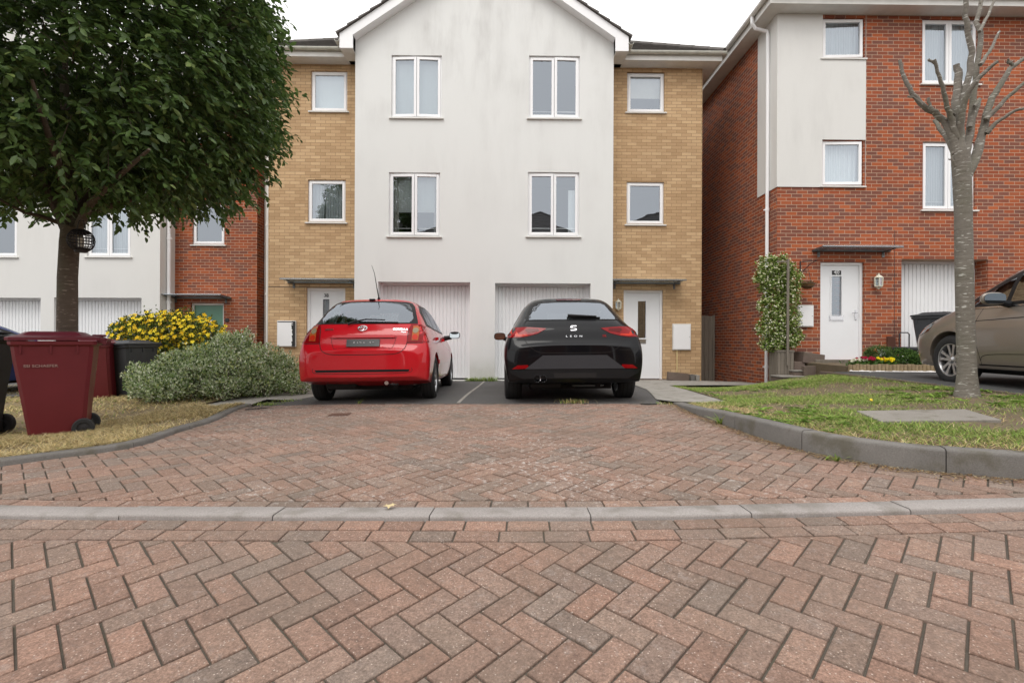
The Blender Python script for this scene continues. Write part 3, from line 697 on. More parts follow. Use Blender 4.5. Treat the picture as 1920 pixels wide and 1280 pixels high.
def canopy(house, x0, x1, z, y, proj=.72, rise=.09, clipx=None):
    g = MB(); g.add([(x0, y, z), (x1, y, z), (x1, y-proj, z+rise), (x0, y-proj, z+rise), (x0, y, z+.014), (x1, y, z+.014), (x1, y-proj, z+rise+.014), (x0, y-proj, z+rise+.014)],
        [(0, 1, 2, 3), (4, 5, 6, 7), (0, 1, 5, 4), (1, 2, 6, 5), (2, 3, 7, 6), (3, 0, 4, 7)])
    c = g.build('door_canopy', M['canopy_glass'], house)
    b = MB(); b.tube([(x0, y-proj, z+rise-.012), (x1, y-proj, z+rise-.012)], .014, 6); b.tube([(x0, y-.02, z-.012), (x1, y-.02, z-.012)], .018, 6)
    b.build('canopy_rail', M['dark_metal'], c)
    for x in (x0+.14, x1-.14):
        k = MB(); k.tube([(x, y-.0, z-.10), (x, y-.03, z-.02), (x, y-proj+.04, z+rise-.03)], [.02, .018, .012], 6); k.box(x-.025, x+.025, y-.015, y, z-.14, z-.0); k.build('bracket', M['dark_metal'], c)
    return c
def meter_box(house, r, y, peel=False, pipe=None, lab=None):
    x0, x1, z0, z1 = r; g = MB(); g.box(x0, x1, y-.05, y+.0, z0, z1, b=.006); o = g.build('meter_box', M['upvc_old'], house)
    if lab: o['label'] = lab
    g = MB(); g.box(x0+.018, x1-.018, y-.062, y-.051, z0+.018, z1-.03, b=.004); g.build('meter_box_door', M['upvc'], o)
    g = MB(); g.box(x1-.045, x1-.035, y-.066, y-.061, (z0+z1)/2-.006, (z0+z1)/2+.006); g.build('lock', M['black'], o)
    if peel:
        g = MB(); zz = z0+.01
        while zz < z1-.02:
            h = random.uniform(.02, .05); g.box(x1-.05-random.uniform(0, .045), x1-.006, y-.0655-random.random()*.002, y-.0625, zz, min(zz+h, z1-.005)); zz += h*.85
        g.box(x0+.02, x1-.01, y-.0660, y-.0625, z1-.04, z1-.02); g.build('peeling_edge', M['black'], o)
    if pipe:
        g = MB(); px = x0+(x1-x0)*pipe; g.tube([(px, y-.025, z0), (px, y-.025, z0-.52)], .013, 8); g.build('gas_pipe', M['yellow_pipe'], o)
    return o
M['chrome'] = plain('satin_chrome', (.62, .62, .64), .22, metal=1, var=.05)
M['yellow_pipe'] = plain('cream_pipe', (.72, .58, .30), .5)
M['lantern_white'] = plain('ivory_lantern_paint', (.74, .71, .58), .45)
M['vent'] = plain('brown_vent_plastic', (.105, .042, .028), .5)
def lantern(house, x, z, y, s=1.0):
    Mx = Matrix.Translation((x, y-.10*s, z))@Matrix.Scale(s, 4)
    g = MB(); g.lathe([(.012, .185), (.018, .17), (.012, .155), (.03, .14), (.085, .095), (.09, .085), (.075, .08)], 6, Mx); g.lathe([(.07, -.09), (.085, -.095), (.08, -.11), (.04, -.14), (.02, -.155), (.012, -.17)], 6, Mx)
    for k in range(6):
        a = R(60*k); ca, sa = math.cos(a), math.sin(a); g.tube([Mx@Vector((.083*ca, .083*sa, .085)), Mx@Vector((.076*ca, .076*sa, -.095))], .009*s, 5)
    g.box(x-.03*s, x+.03*s, y-.02*s, y, z-.06*s, z+.06*s); g.tube([(x, y-.01, z-.02*s), (x, y-.05*s, z-.10*s)], .01*s)
    o = g.build('wall_lantern', M['lantern_white'], house)
    g = MB(); g.lathe([(.070, .085), (.064, -.092)], 6, Mx); g.build('lantern_glass', M['glass'], o)
    g = MB(); g.lathe([(.012, -.09), (.014, -.02), (.022, .02), (.015, .05), (.004, .055)], 10, Mx); g.build('bulb', M['upvc'], o)
def eaves_y(house, x0, x1, z, y, proj=.32, mats=('upvc_old', 'gutter'), h=.19, g0=0, g1=0):
    """soffit, fascia and gutter along a wall facing -y; z = soffit"""
    f = MB(); f.box(x0, x1, y-proj, y-proj+.022, z-.012, z+h, b=.003); f.build('fascia', M[mats[0]], house)
    s_ = MB(); s_.box(x0+.002, x1-.002, y-proj+.023, y+.02, z, z+.012); 
    s_.build('soffit', M[mats[0]], house)
    g = MB(); gutter_geo(g, (x0+g0, y-proj-.058, z+h-.035), (x1+g1, y-proj-.058, z+h-.035)); g.build('gutter', M[mats[1]], house)
def gutter_geo(g, a, b, r=.056):
    a = Vector(a); b = Vector(b); t = (b-a).normalized(); n = Vector((t.y, -t.x, 0)); vs = []; k = 9
    for p in (a, b):
        for rr in (r, r-.006):
            for i in range(k): an = math.pi+math.pi*i/(k-1); vs.append(p+n*math.cos(an)*rr+Vector((0, 0, math.sin(an)*rr)))
    fs = [(i, i+1, i+1+2*k, i+2*k) for i in range(k-1)]+[(k+i, k+i+1, 3*k+i+1, 3*k+i) for i in range(k-1)]
    for e in (0, k-1): fs.append((e, e+k, e+3*k, e+2*k))
    for e in (0, 2*k): fs += [(e+i, e+i+1, e+k+i+1, e+k+i) for i in range(k-1)]
    g.add(vs, fs); L = (b-a).length; m = int(L/1.6)
    for i in range(m+1):
        p = a+t*(.15+(L-.3)*i/max(1, m)); 
        for s_ in (-.02, .02):
            q = [p+t*s_+n*math.cos(an)*(r+.006)+Vector((0, 0, math.sin(an)*(r+.006))) for an in [math.pi+math.pi*j/8 for j in range(9)]]
            if s_ < 0: q0 = q
        g.add(q0+q, [(j, j+1, j+10, j+9) for j in range(8)])
def pipe_geo(g, pts, r=.034, clips=True):
    g.tube(pts, r, 12)
    if clips:
        a, b = pts[-2], pts[-1]; L = abs(a[2]-b[2]); n = int(L/1.8)
        for i in range(n+1):
            z = b[2]+.4+(L-.8)*i/max(1, n); g.tube([(a[0], a[1], z-.03), (a[0], a[1], z+.03)], r+.008, 12); g.box(a[0]-.07, a[0]+.07, a[1]+.01, a[1]+.03, z-.012, z+.012)
def tiled(name, house, fn, U, Vn, crs=.30, step=.022, tilew=.30, side=None):
    """tile courses on a plane; fn(u, v, h)->point; U(v) gives the u range at slope distance v"""
    mb = MB(); v = 0
    while v < Vn-.01:
        v1 = min(Vn, v+crs); a0, b0 = U(v); a1, b1 = U(v1)
        if b0-a0 < .05: break
        n = max(1, int((b0-a0)/tilew)); 
        for i in range(n):
            t0, t1 = i/n, (i+1)/n; g = .004; ua, ub = a0+(b0-a0)*t0+g, a0+(b0-a0)*t1-g; uc, ud = a1+(b1-a1)*t0+g, a1+(b1-a1)*t1-g; j = random.uniform(0, .006)
            p = [fn(ua, v-.02, step+.012+j), fn(ub, v-.02, step+.012+j), fn(ud, v1, .012+j), fn(uc, v1, .012+j), fn(ua, v-.02, j), fn(ub, v-.02, j), fn(ud, v1, 0), fn(uc, v1, 0)]
            mb.add(p, [(0, 1, 2, 3), (0, 1, 5, 4), (1, 2, 6, 5), (3, 0, 4, 7), (4, 5, 6, 7)])
        v = v1
    return mb.build(name, M['tile'], house)
def hip_roof(house, x0, x1, y0, y1, z, tan=.70):
    """x0..y1: eaves rectangle"""
    w_, d_ = x1-x0, y1-y0; half = min(w_, d_)/2; cs = math.hypot(1, tan); V = half*cs
    n = 1/cs
    def plane(o, ux, vx): # o origin, ux along eave, vx inward horizontally
        o = Vector(o); ux = Vector(ux); vx = Vector(vx); nn = (Vector((0, 0, 1))-vx*tan).normalized()
        return lambda u, v, h: o+ux*u+vx*(v/cs)+Vector((0, 0, v/cs*tan))+nn*h
    pieces = [((x0, y0, z), (1, 0, 0), (0, 1, 0), w_), ((x1, y0, z), (0, 1, 0), (-1, 0, 0), d_), ((x1, y1, z), (-1, 0, 0), (0, -1, 0), w_), ((x0, y1, z), (0, -1, 0), (1, 0, 0), d_)]
    for o, ux, vx, L in pieces: tiled('roof', house, plane(o, ux, vx), lambda v, L=L: (min(v/cs, L/2-.02), max(L-v/cs, L/2+.02)), V)
    g = MB(); hx = half
    rid = [((x0, y0, z), (x0+hx, y0+hx, z+hx*tan)), ((x1, y0, z), (x1-hx, y0+hx, z+hx*tan)), ((x1, y1, z), (x1-hx, y1-hx, z+hx*tan)), ((x0, y1, z), (x0+hx, y1-hx, z+hx*tan)), ((x0+hx, (y0+hx), z+hx*tan), (x1-hx, y1-hx, z+hx*tan))]
    for a, b in rid:
        if math.dist(a, b) < .3: continue
        a = Vector(a)+Vector((0, 0, .03)); b = Vector(b)+Vector((0, 0, .03)); m_ = int((b-a).length/.4)
        for i in range(m_): g.tube([a.lerp(b, i/m_), a.lerp(b, (i+1.05)/m_)], [.075, .068], 8)
    g.build('ridge_tiles', M['tile'], house, smooth=True)
YW, YY, YR, YLW, YLR = 11.0, 11.5, 10.2, 12.54, 13.1
# ---- the middle pair: buff brick wings either side of a white rendered gable
hs_ = empty('semi_detached_house', (-.5, 11.5, 0), label='pair of homes with white rendered gable between buff brick wings, behind the two hatchbacks', cat='house')
def inv(o): return Matrix.Translation(-Vector(o.location))
xl, xr = pw(665, 400, YW)[0], pw(1149.5, 400, YW)[0]           # rendered front
yl, yr = pw(503.5, 400, YY)[0], pw(1316, 400, YY)[0]           # brick wings
ZE = pw(1230, 128, YY)[1]; ZB = -.10
house = hs_
opsL = [rect(583, 133, 651, 209, YY), rect(577, 337, 648, 417, YY), rect(574, 539.5, 647, 712, YY)]
opsR = [rect(1176, 136, 1246, 211, YY), rect(1175, 341, 1245, 421, YY), rect(1169, 543.5, 1243, 712, YY)]
opsW = [rect(734, 104, 828, 221, YW), rect(729, 323.5, 825, 443, YW), rect(992, 105, 1087, 222, YW), rect(990, 323, 1086, 443, YW)]
gar = [rect(708.5, 528.5, 881, 713, YW), rect(928, 531, 1107, 713, YW)]
mb = MB()
wall_front(mb, yl, xl+.1, ZB, ZE, YY, opsL); wall_front(mb, xr-.1, yr, ZB, ZE, YY, opsR)
mb.quad((yr, YY, ZB), (yr, YY+8, ZB), (yr, YY+8, ZE), (yr, YY, ZE)); mb.quad((yl, YY, ZB), (yl, YY+8, ZB), (yl, YY+8, ZE), (yl, YY, ZE)); mb.quad((yl, YY+8, ZB), (yr, YY+8, ZB), (yr, YY+8, ZE), (yl, YY+8, ZE))
mb.build('brick_wall', M['yellow_brick'], house, fix=False)
mb = MB(); ops = opsW+[g+[.26] for g in gar]; wall_front(mb, xl, xr, ZB, ZE, YW, ops)
xc = (xl+xr)/2; TG = .68; hw = (xr-xl)/2
mb.add([(xl, YW, ZE), (xr, YW, ZE), (xr, YW, ZE+.27), (xc, YW, ZE+.27+hw*TG), (xl, YW, ZE+.27)], [(0, 1, 2, 3, 4)])
mb.quad((xl, YW, ZB), (xl, YY+.1, ZB), (xl, YY+.1, ZE), (xl, YW, ZE)); mb.quad((xr, YW, ZB), (xr, YY+.1, ZB), (xr, YY+.1, ZE), (xr, YW, ZE))
mb.build('rendered_wall', M['render'], house, fix=False)
ins = ['blind', 'slats', 'net', 'half', 'dark', 'strip', 'halftop', 'dark']
window(house, opsL[0], YY, 1, 'blind'); window(house, opsL[1], YY, 1, 'slats')
window(house, opsW[0], YW, 2, 'blind', open_=(3, 3)); window(house, opsW[1], YW, 2, 'half', open_=(3, 3), rail=True)
window(house, opsW[2], YW, 2, 'dark', open_=(0, 2.5), rail=True); window(house, opsW[3], YW, 2, 'strip', open_=(2, 0), rail=True)
window(house, opsR[0], YY, 1, 'halftop'); window(house, opsR[1], YY, 1, 'dark')
for g in gar: g[2] = -.03; garage(house, g, YW, .24)
opsL[2][2] = opsR[2][2] = -.02
front_door(house, opsL[2], YY, number='38', letter=False, flip=True); front_door(house, opsR[2], YY, glass=(.37, .60, .47, .90), handle=False)
mb = MB(); mb.box(opsR[2][0]-.05, opsR[2][1]+.05, YY-.25, YY-.002, -.1, -.005, b=.01); mb.build('door_step', M['brown_stone'], house)
mb = MB(); mb.box(opsL[2][0]-.05, opsL[2][1]+.05, YY-.25, YY-.002, -.1, -.02, b=.01); mb.build('door_step', M['brown_stone'], house)
x0, z_ = pw(540, 533, YY); canopy(house, x0-.0, xl-.01, z_+.05, YY, .42, .03)
x1, z_ = pw(1275, 535, YY); canopy(house, xr+.01, x1, z_+.05, YY, .42, .03)
meter_box(house, rect(521, 601, 556, 650, YY), YY, True, .25, 'white meter box with blackened peeling edge'); meter_box(house, rect(1260, 607, 1294, 656, YY), YY, False, .26)
lantern(house, pw(1158, 572, YY)[0], pw(1158, 572, YY)[1], YY, .8)
mb = MB(); zz = pw(600, 538, YY)[1]; mb.box(yl, xl-.002, YY-.003, YY+.02, zz-.005, zz+.005); mb.build('movement_joint', M['black'], house)
# eaves and roofs
xfl, xfr = yl-.32, yr+.32
eaves_y(house, xfl, xl-.26, ZE, YY, .34, g0=-.05, g1=-.0); eaves_y(house, xr+.26, xfr, ZE, YY, .34, g0=.0, g1=.06)
for xx, s in ((xfl, -1), (xfr, 1)):
    f = MB(); f.box(min(xx, xx-s*.022), max(xx, xx-s*.022), YY-.34+.024, YY+8.3, ZE-.012, ZE+.19); f.build('fascia', M['upvc_old'], house)
    f = MB(); f.box(min(xx-s*.024, yl if s < 0 else yr), max(xx-s*.024, yl if s < 0 else yr), YY+.021, YY+8.3, ZE, ZE+.012); f.build('soffit', M['upvc_old'], house)
    g = MB(); gutter_geo(g, (xx+s*.058, YY-.40, ZE+.155), (xx+s*.058, YY+8.3, ZE+.155)); g.build('gutter', M['gutter'], house)
hip_roof(house, xfl-.03, xfr+.03, YY-.38, YY+8.38, ZE+.16, .70)
YG = YW-.22     # verge of the gable
OV = .28; zfoot = ZE+.02
for s in (-1, 1):
    fx = xc+s*(hw+OV); 
    # bargeboard with box end
    b = MB(); t = .035; hgt = .20; zb0 = ZE+.245-TG*OV
    prof = [(0, zb0-.0), (0, zb0+hgt+.03), (hw+OV, zb0+hgt+.03+TG*(hw+OV)), (hw+OV, zb0+TG*(hw+OV)+.01), (OV+.01, zb0+TG*OV+.01), (OV+.01, ZE-.035), (0, ZE-.035)]
    prof = [(fx-s*p[0], p[1]) for p in prof]
    b.prism(prof, t, Matrix.Translation((0, YG, 0))); b.build('bargeboard', M['upvc'], house)
    b = MB(); b.box(min(fx, fx-s*(OV-.002)), max(fx, fx-s*(OV-.002)), YG+t+.001, YY-.2, ZE-.032, ZE-.02)
    b.box(min(fx, fx-s*.02), max(fx, fx-s*.02), YG+t+.001, YY-.2, ZE-.019, zb0+hgt); b.build('soffit', M['upvc_old'], house)
    b = MB(); gutter_geo(b, (fx+s*.058, YG-.02, ZE+.155), (fx+s*.058, YY-.30, ZE+.155)); b.build('gutter', M['gutter'], house)
    cs = math.hypot(1, TG); o = Vector((fx+s*.04, YG-.05, zb0+hgt+.04-TG*.04)); vx = Vector((-s, 0, 0)); nn = (Vector((0, 0, 1))-vx*TG).normalized()
    fn = lambda u, v, h, o=o, vx=vx, nn=nn: o+Vector((0, 1, 0))*u+vx*(v/cs)+Vector((0, 0, v/cs*TG))+nn*h
    tiled('roof', house, fn, lambda v: (0, min(5, .3+v/cs+1.2)), (hw+OV+.04)*cs, step=.03)
    # soffit under the barge overhang
    b = MB(); b.add([fn(.08, 0, -.05), fn(.27, 0, -.05), fn(.27, (hw+OV)*cs, -.05), fn(.08, (hw+OV)*cs, -.05)], [(0, 1, 2, 3)]); b.build('verge_soffit', M['upvc_old'], house)
    b = MB(); sp = [(OV+.012, zb0+TG*OV+.012), (hw+OV, zb0+TG*(hw+OV)+.012), (hw+OV, zb0+TG*(hw+OV)+.03), (OV+.012, zb0+TG*OV+.03)]; b.prism([(fx-s*p[0], p[1]) for p in sp], YW-YG-t-.002, Matrix.Translation((0, YG+t+.001, 0))); b.build('verge_soffit', M['upvc'], house)
# rainwater pipe in the gap on the left and the bend on the right
b = MB(); pipe_geo(b, [(yl-.13, YY+.25, ZE+.0), (yl-.13, YY+.25, -.08)], .036); b.build('downpipe', M['upvc_old'], house)

# ---- right hand red brick house
XR0 = pw(1457, 400, YR)[0]; XRE = XR0+13; ZE2 = pw(1500, 27, YR)[1]; ZP = pw(1500, 351, YR)[1]; XP = pw(1622, 300, YR)[0]
rh = empty('detached_house', (XR0, YR, 0), label='tall red brick house with pale rendered corner panel and white front door numbered 40', cat='house')
w40 = [rect(1542, 34, 1620, 110, YR), rect(1541, 263, 1618, 349, YR), rect(1729, 36, 1834, 158, YR), rect(1730, 266, 1829, 394, YR)]
d40 = rect(1538, 491, 1620, 676, YR); g40 = rect(1690, 486, 1852, 690, YR); ZD = d40[2]
w40b = [[w+4.6 for w in r_[:2]]+r_[2:] for r_ in w40[2:]]
YB = YR+9; YPn = pw(1420, 300, YR)[0]; 
kk = (1420-949)/FPX; YPn = XR0/ (kk*1.0); YPn = XR0/(math.tan(math.atan((1420-960)/FPX)+YAW))
mb = MB(); ops = [w40[0], w40[1], w40[2], w40[3], d40, g40+[.32]]+w40b
wall_front(mb, XR0, XRE, -.3, ZE2, YR, ops); mb.quad((XR0, YR, -.5), (XR0, YB, -.5), (XR0, YB, ZE2), (XR0, YR, ZE2)); mb.quad((XR0, YB, -.5), (XRE, YB, -.5), (XRE, YB, ZE2), (XR0, YB, ZE2)); mb.quad((XRE, YR, -.5), (XRE, YB, -.5), (XRE, YB, ZE2), (XRE, YR, ZE2))
mb.build('brick_wall', M['red_brick'], rh, fix=False)
# rendered corner panel, 15 mm proud, cut round the two windows
mb = MB(); xw = w40[0][0]; pr = .018
wall_front(mb, XR0-pr, XP, ZP, ZE2-.002, YR-pr, [[xw-.002, XP+1, w40[0][2]-.03, ZE2+1, pr], [xw-.002, XP+1, ZP-1, w40[1][3]+.004, pr]], .018)
mb.quad((XR0-pr, YR-pr, ZP), (XR0-pr, YPn, ZP), (XR0-pr, YPn, ZE2), (XR0-pr, YR-pr, ZE2)); mb.quad((XR0-pr, YPn, ZP), (XR0, YPn, ZP), (XR0, YPn, ZE2), (XR0-pr, YPn, ZE2))
mb.quad((XR0-pr, YR-pr, ZP), (XP, YR-pr, ZP), (XP, YR, ZP), (XR0-pr, YR, ZP)); mb.quad((XR0-pr, YR-pr, ZP), (XR0, YR-pr, ZP), (XR0, YPn, ZP), (XR0-pr, YPn, ZP))
mb.build('rendered_wall', M['render_grey'], rh, fix=False)
window(rh, w40[0], YR, 1, 'net', open_=2.5); window(rh, w40[1], YR, 1, 'net', open_=2.5)
window(rh, w40[2], YR, 2, 'net'); window(rh, w40[3], YR, 2, 'net', rail=True)
for r_ in w40b: window(rh, r_, YR, 2, 'net')
front_door(rh, d40, YR, glass=(.29, .55, .44, .88), number='40', plate=True)
garage(rh, g40[:4], YR, .30)
x0, z_ = pw(1522, 472, YR); x1, _ = pw(1668, 472, YR); canopy(rh, x0, x1, z_+.03, YR, .36, .02)
meter_box(rh, rect(1494, 572, 1523, 613, YR), YR, False, None)
lantern(rh, *pw(1641, 529, YR), YR, .95)
x0, z_ = pw(1669, 641, YR); mb = MB(); mb.box(x0-.085, x0+.085, YR-.05, YR, z_-.12, z_+.12, b=.012); mb.build('vent_cover', M['vent'], rh)
mb = MB(); xj = pw(1677, 560, YR)[0]; mb.box(xj-.004, xj+.004, YR-.003, YR+.01, ZD-.1, pw(1677, 432, YR)[1]); mb.build('movement_joint', M['black'], rh)
mb = MB(); mb.box(d40[0]-.1, d40[1]+.1, YR-.5, YR-.003, ZD-.30, ZD-.005, b=.012); mb.build('door_step', M['slab'], rh)
# basket bracket
bx, bz = pw(1500, 500, YR); mb = MB(); mb.tube([(bx, YR-.01, bz+.12), (bx, YR-.01, bz-.16)], .011, 6); mb.tube([(bx, YR-.01, bz-.15), (bx+.14, YR-.14, bz+.05), (bx+.22, YR-.24, bz+.10)], .008, 6); mb.tube([(bx, YR-.01, bz+.09), (bx+.2, YR-.22, bz+.1)], .008, 6); mb.build('basket_bracket', M['black'], rh)
PR = .34
eaves_y(rh, XR0-PR, XRE+PR, ZE2, YR, PR, mats=('upvc_old', 'upvc_old'), h=.2)
f = MB(); f.box(XR0-PR, XR0-PR+.022, YR-PR+.024, YB+.3, ZE2-.012, ZE2+.2); f.build('fascia', M['upvc_old'], rh)
f = MB(); f.box(XR0-PR+.024, XR0+.02, YR+.021, YB+.3, ZE2, ZE2+.012); f.build('soffit', M['upvc_old'], rh)
g = MB(); gutter_geo(g, (XR0-PR-.058, YR-PR-.05, ZE2+.165), (XR0-PR-.058, YB+.3, ZE2+.165)); g.build('gutter', M['upvc_old'], rh)
hip_roof(rh, XR0-PR-.03, XRE+PR+.03, YR-PR-.03, YB+.35, ZE2+.17, .70)
yp = XR0/(math.tan(math.atan((1437.5-960)/FPX)+YAW))-.1
b = MB(); xq = XR0-.055; pipe_geo(b, [(XR0-PR-.058, yp, ZE2+.12), (XR0-PR-.058, yp, ZE2-.02), (XR0-PR+.02, yp, ZE2-.13), (xq-.02, yp, ZE2-.19), (xq, yp, ZE2-.27), (xq, yp, ZP), (xq, yp, -.06)], .036)
b.build('downpipe', M['upvc'], rh)

# ---- left hand house: rendered bay and red brick wing
lh = empty('terraced_house', (-8, 12.6, 0), label='white rendered and red brick house behind the leafy tree, with sage green front door', cat='house')
XL1 = pw(482, 500, YLR)[0]; XL0 = pw(300, 500, YLW)[0]; ZE3 = ZE-.15; ZG3 = -.22
wl = [rect(361, 382, 421, 459, YLR)]; wl.append([wl[0][0], wl[0][1], wl[0][2]+2.72, wl[0][3]+2.72]); dl = rect(357.5, 568, 419.5, 713, YLR); dl[2] = -.17
ww = [rect(163, 366, 245, 481, YLW), rect(-64, 366, 32, 481, YLW)]; ww += [[a, b, c+2.72, d+2.72] for a, b, c, d in ww]
gl_ = [rect(101, 558, 265, 716, YLW), rect(-90, 558, 76, 716, YLW)]
for g in gl_: g[2] = -.24
XL2 = pw(-250, 500, YLW)[0]
mb = MB(); wall_front(mb, XL0-.1, XL1, -.4, ZE3, YLR, wl+[dl]); mb.quad((XL1, YLR, -.4), (XL1, YLR+8, -.4), (XL1, YLR+8, ZE3), (XL1, YLR, ZE3)); mb.quad((XL2-2.2, YLR+8, -.4), (XL1, YLR+8, -.4), (XL1, YLR+8, ZE3), (XL2-2.2, YLR+8, ZE3))
mb.quad((XL2-2.2, YLR, -.4), (XL2, YLR, -.4), (XL2, YLR, ZE3), (XL2-2.2, YLR, ZE3)); mb.quad((XL2-2.2, YLR, -.4), (XL2-2.2, YLR+8, -.4), (XL2-2.2, YLR+8, ZE3), (XL2-2.2, YLR, ZE3))
mb.build('brick_wall', M['red_brick'], lh, fix=False)
mb = MB(); wall_front(mb, XL2, XL0, -.4, ZE3, YLW, ww+[g+[.26] for g in gl_])
mb.quad((XL0, YLW, -.4), (XL0, YLR+.1, -.4), (XL0, YLR+.1, ZE3), (XL0, YLW, ZE3)); mb.quad((XL2, YLW, -.4), (XL2, YLR+.1, -.4), (XL2, YLR+.1, ZE3), (XL2, YLW, ZE3))
hx = (XL0+XL2)/2; mb.add([(XL2, YLW, ZE3), (XL0, YLW, ZE3), (XL0, YLW, ZE3+.27), (hx, YLW, ZE3+.27+(XL0-XL2)/2*TG), (XL2, YLW, ZE3+.27)], [(0, 1, 2, 3, 4)]); mb.build('rendered_wall', M['render_grey'], lh, fix=False)
for r_ in wl: window(lh, r_, YLR, 1, 'dark')
for i, r_ in enumerate(ww): window(lh, r_, YLW, 2, ('net', 'dark', 'blind', 'net')[i], rail=(i == 0))
for g in gl_: garage(lh, g, YLW, .24)
front_door(lh, dl, YLR, 'green_door', glass=(.42, .63, .47, .80), handle=False, frame='upvc_old')
x0, z_ = pw(320, 559, YLR); x1, _ = pw(434, 559, YLR); canopy(lh, x0, x1, z_+.02, YLR, .5, .04)
meter_box(lh, rect(441, 624, 463, 660, YLR), YLR)
x0, z_ = pw(426, 600, YLR); mb = MB(); mb.box(x0-.05, x0+.05, YLR-.02, YLR, z_-.05, z_+.05, b=.01); mb.build('number_plaque', M['black'], lh)
b = MB(); pipe_geo(b, [(XL0+.06, YLR-.32, ZE3), (XL0+.06, YLR-.32, -.2)], .045); b.build('downpipe', M['upvc'], lh)
b = MB(); yp = YLR+.35; xq = XL1+.06; pipe_geo(b, [(xq, yp, ZE3), (xq, yp, -.2)], .04); b.build('downpipe', M['upvc_old'], lh)
eaves_y(lh, XL0+.28, XL1+.3, ZE3, YLR, .34); hip_roof(lh, XL2-2.5, XL1+.35, YLR-.38, YLR+8.3, ZE3+.16, .70)
for s in (-1, 1):
    hw3 = (XL0-XL2)/2; fx = hx+s*(hw3+OV); cs = math.hypot(1, TG); zb0 = ZE3+.245-TG*OV
    prof = [(0, zb0), (0, zb0+.23), (hw3+OV, zb0+.23+TG*(hw3+OV)), (hw3+OV, zb0+TG*(hw3+OV)+.01), (OV+.01, zb0+TG*OV+.01), (OV+.01, ZE3-.035), (0, ZE3-.035)]
    b = MB(); b.prism([(fx-s*p[0], p[1]) for p in prof], .035, Matrix.Translation((0, YLW-.22, 0))); b.build('bargeboard', M['upvc'], lh)
    o = Vector((fx+s*.04, YLW-.27, zb0+.24-TG*.04)); vx = Vector((-s, 0, 0)); nn = (Vector((0, 0, 1))-vx*TG).normalized()
    fn = lambda u, v, h, o=o, vx=vx, nn=nn: o+Vector((0, 1, 0))*u+vx*(v/cs)+Vector((0, 0, v/cs*TG))+nn*h
    tiled('roof', lh, fn, lambda v: (0, min(5, .3+v/cs+1.2)), (hw3+OV+.04)*cs, step=.03)
# ---- the houses across the road, only seen in reflections
def opposite(name, x0, x1, y0, y1, ze, wallm, label):
    o = empty(name, ((x0+x1)/2, y1, 0), label=label, cat='house'); b = MB(); b.box(x0, x1, y0, y1, -.3, ze); b.build('wall', M[wallm], o)
    hip_roof(o, x0-.35, x1+.35, y0-.35, y1+.35, ze+.02, .62)
    for i in range(3):
        for zz in (.6, 3.2, 5.6):
            xa = x0+(x1-x0)*(.18+.3*i); f = MB(); ring(f, xa-.55, xa+.55, zz+.4, zz+1.5, y1+.002, y1+.05, .06); wn = f.build('window', M['upvc'], o)
            f = MB(); f.quad((xa-.5, y1+.02, zz+.45), (xa+.5, y1+.02, zz+.45), (xa+.5, y1+.02, zz+1.45), (xa-.5, y1+.02, zz+1.45)); f.build('pane', M['interior'], wn)
opposite('brick_house', -3.2, 4.6, -17, -9.2, 7.4, 'red_brick', 'tall red brick house across the road, seen only reflected in windows')
opposite('rendered_house', -13.5, -4.6, -18, -10, 7.2, 'render_grey', 'tall rendered house across the road, seen only reflected in windows')
opposite('buff_house', 6.2, 15, -16, -8, 7.3, 'yellow_brick', 'tall buff brick house across the road, seen only reflected in windows')
# children were written in world coordinates: move their data under the empties
def settle(root):
    m = Matrix.Translation(-Vector(root.location))
    def rec(o, parent_is_root):
        if o.type == 'MESH' and parent_is_root: o.location = Vector(o.location)-Vector(root.location)
    for ch in [o for o in bpy.data.objects if o.parent == root]: rec(ch, True)
for o in (hs_, rh, lh): settle(o)
for o in bpy.data.objects:
    if o.parent is None and o.name.split('.')[0] in ('brick_house', 'rendered_house', 'buff_house'): settle(o)
# ------------------------------------------------------------------ cars
def paint(name, c, rough=.28, metal=0.0, dirty=.25):
    m = N(name); d = m.noise(1.8, 4); sp = m.n('SeparateXYZ'); m.l(m.coords(), sp.inputs[0])
    dirt = m.math('MULTIPLY', m.ramp(sp.outputs[2], [(.2, (1, 1, 1)), (.7, (0, 0, 0))]), m.noise(14, 5)); dirt = m.math('MULTIPLY', dirt, dirty)
    m.base(m.mix(dirt, m.mix(d, tuple(x*.93 for x in c), c), (.13, .11, .09)))
    m.set(Roughness=rough, Metallic=metal, Coat_Weight=.9 if c[0] > .01 else .75, Coat_Roughness=.03, Coat_IOR=1.42 if c[0] > .01 else 1.33, Specular_IOR_Level=.1); return m.m
M['paint_red'] = paint('red_car_paint', (.50, .008, .016))
M['paint_black'] = paint('black_car_paint', (.003, .003, .0045), .4, 0, .04)
M['paint_beige'] = paint('bronze_grey_car_paint', (.275, .238, .205), .34, .45)
M['paint_blue'] = paint('blue_car_paint', (.01, .03, .16), .3, .3)
M['tyre'] = plain('tyre_rubber', (.020, .020, .021), .8, var=.3, scale=30)
M['alloy'] = plain('alloy_wheel', (.45, .45, .46), .3, metal=.9, var=.05)
M['under'] = plain('underbody', (.014, .013, .013), .9)
M['trim'] = plain('car_interior_trim', (.05, .05, .052), .85)
M['gap'] = plain('shut_line', (.006, .004, .004), .8)
M['satin_black'] = plain('satin_black_trim', (.011, .011, .012), .42, spec=.2)
M['grey_trim'] = plain('grey_satin_panel', (.040, .040, .045), .45, spec=.25, var=.03)
M['lamp_red'] = plain('red_lamp_lens', (.22, .004, .006), .08, coat=.12, spec=.2, var=.15, scale=40)
M['lamp_deep'] = plain('deep_red_lamp_lens', (.10, .002, .003), .08, coat=.12, spec=.2)
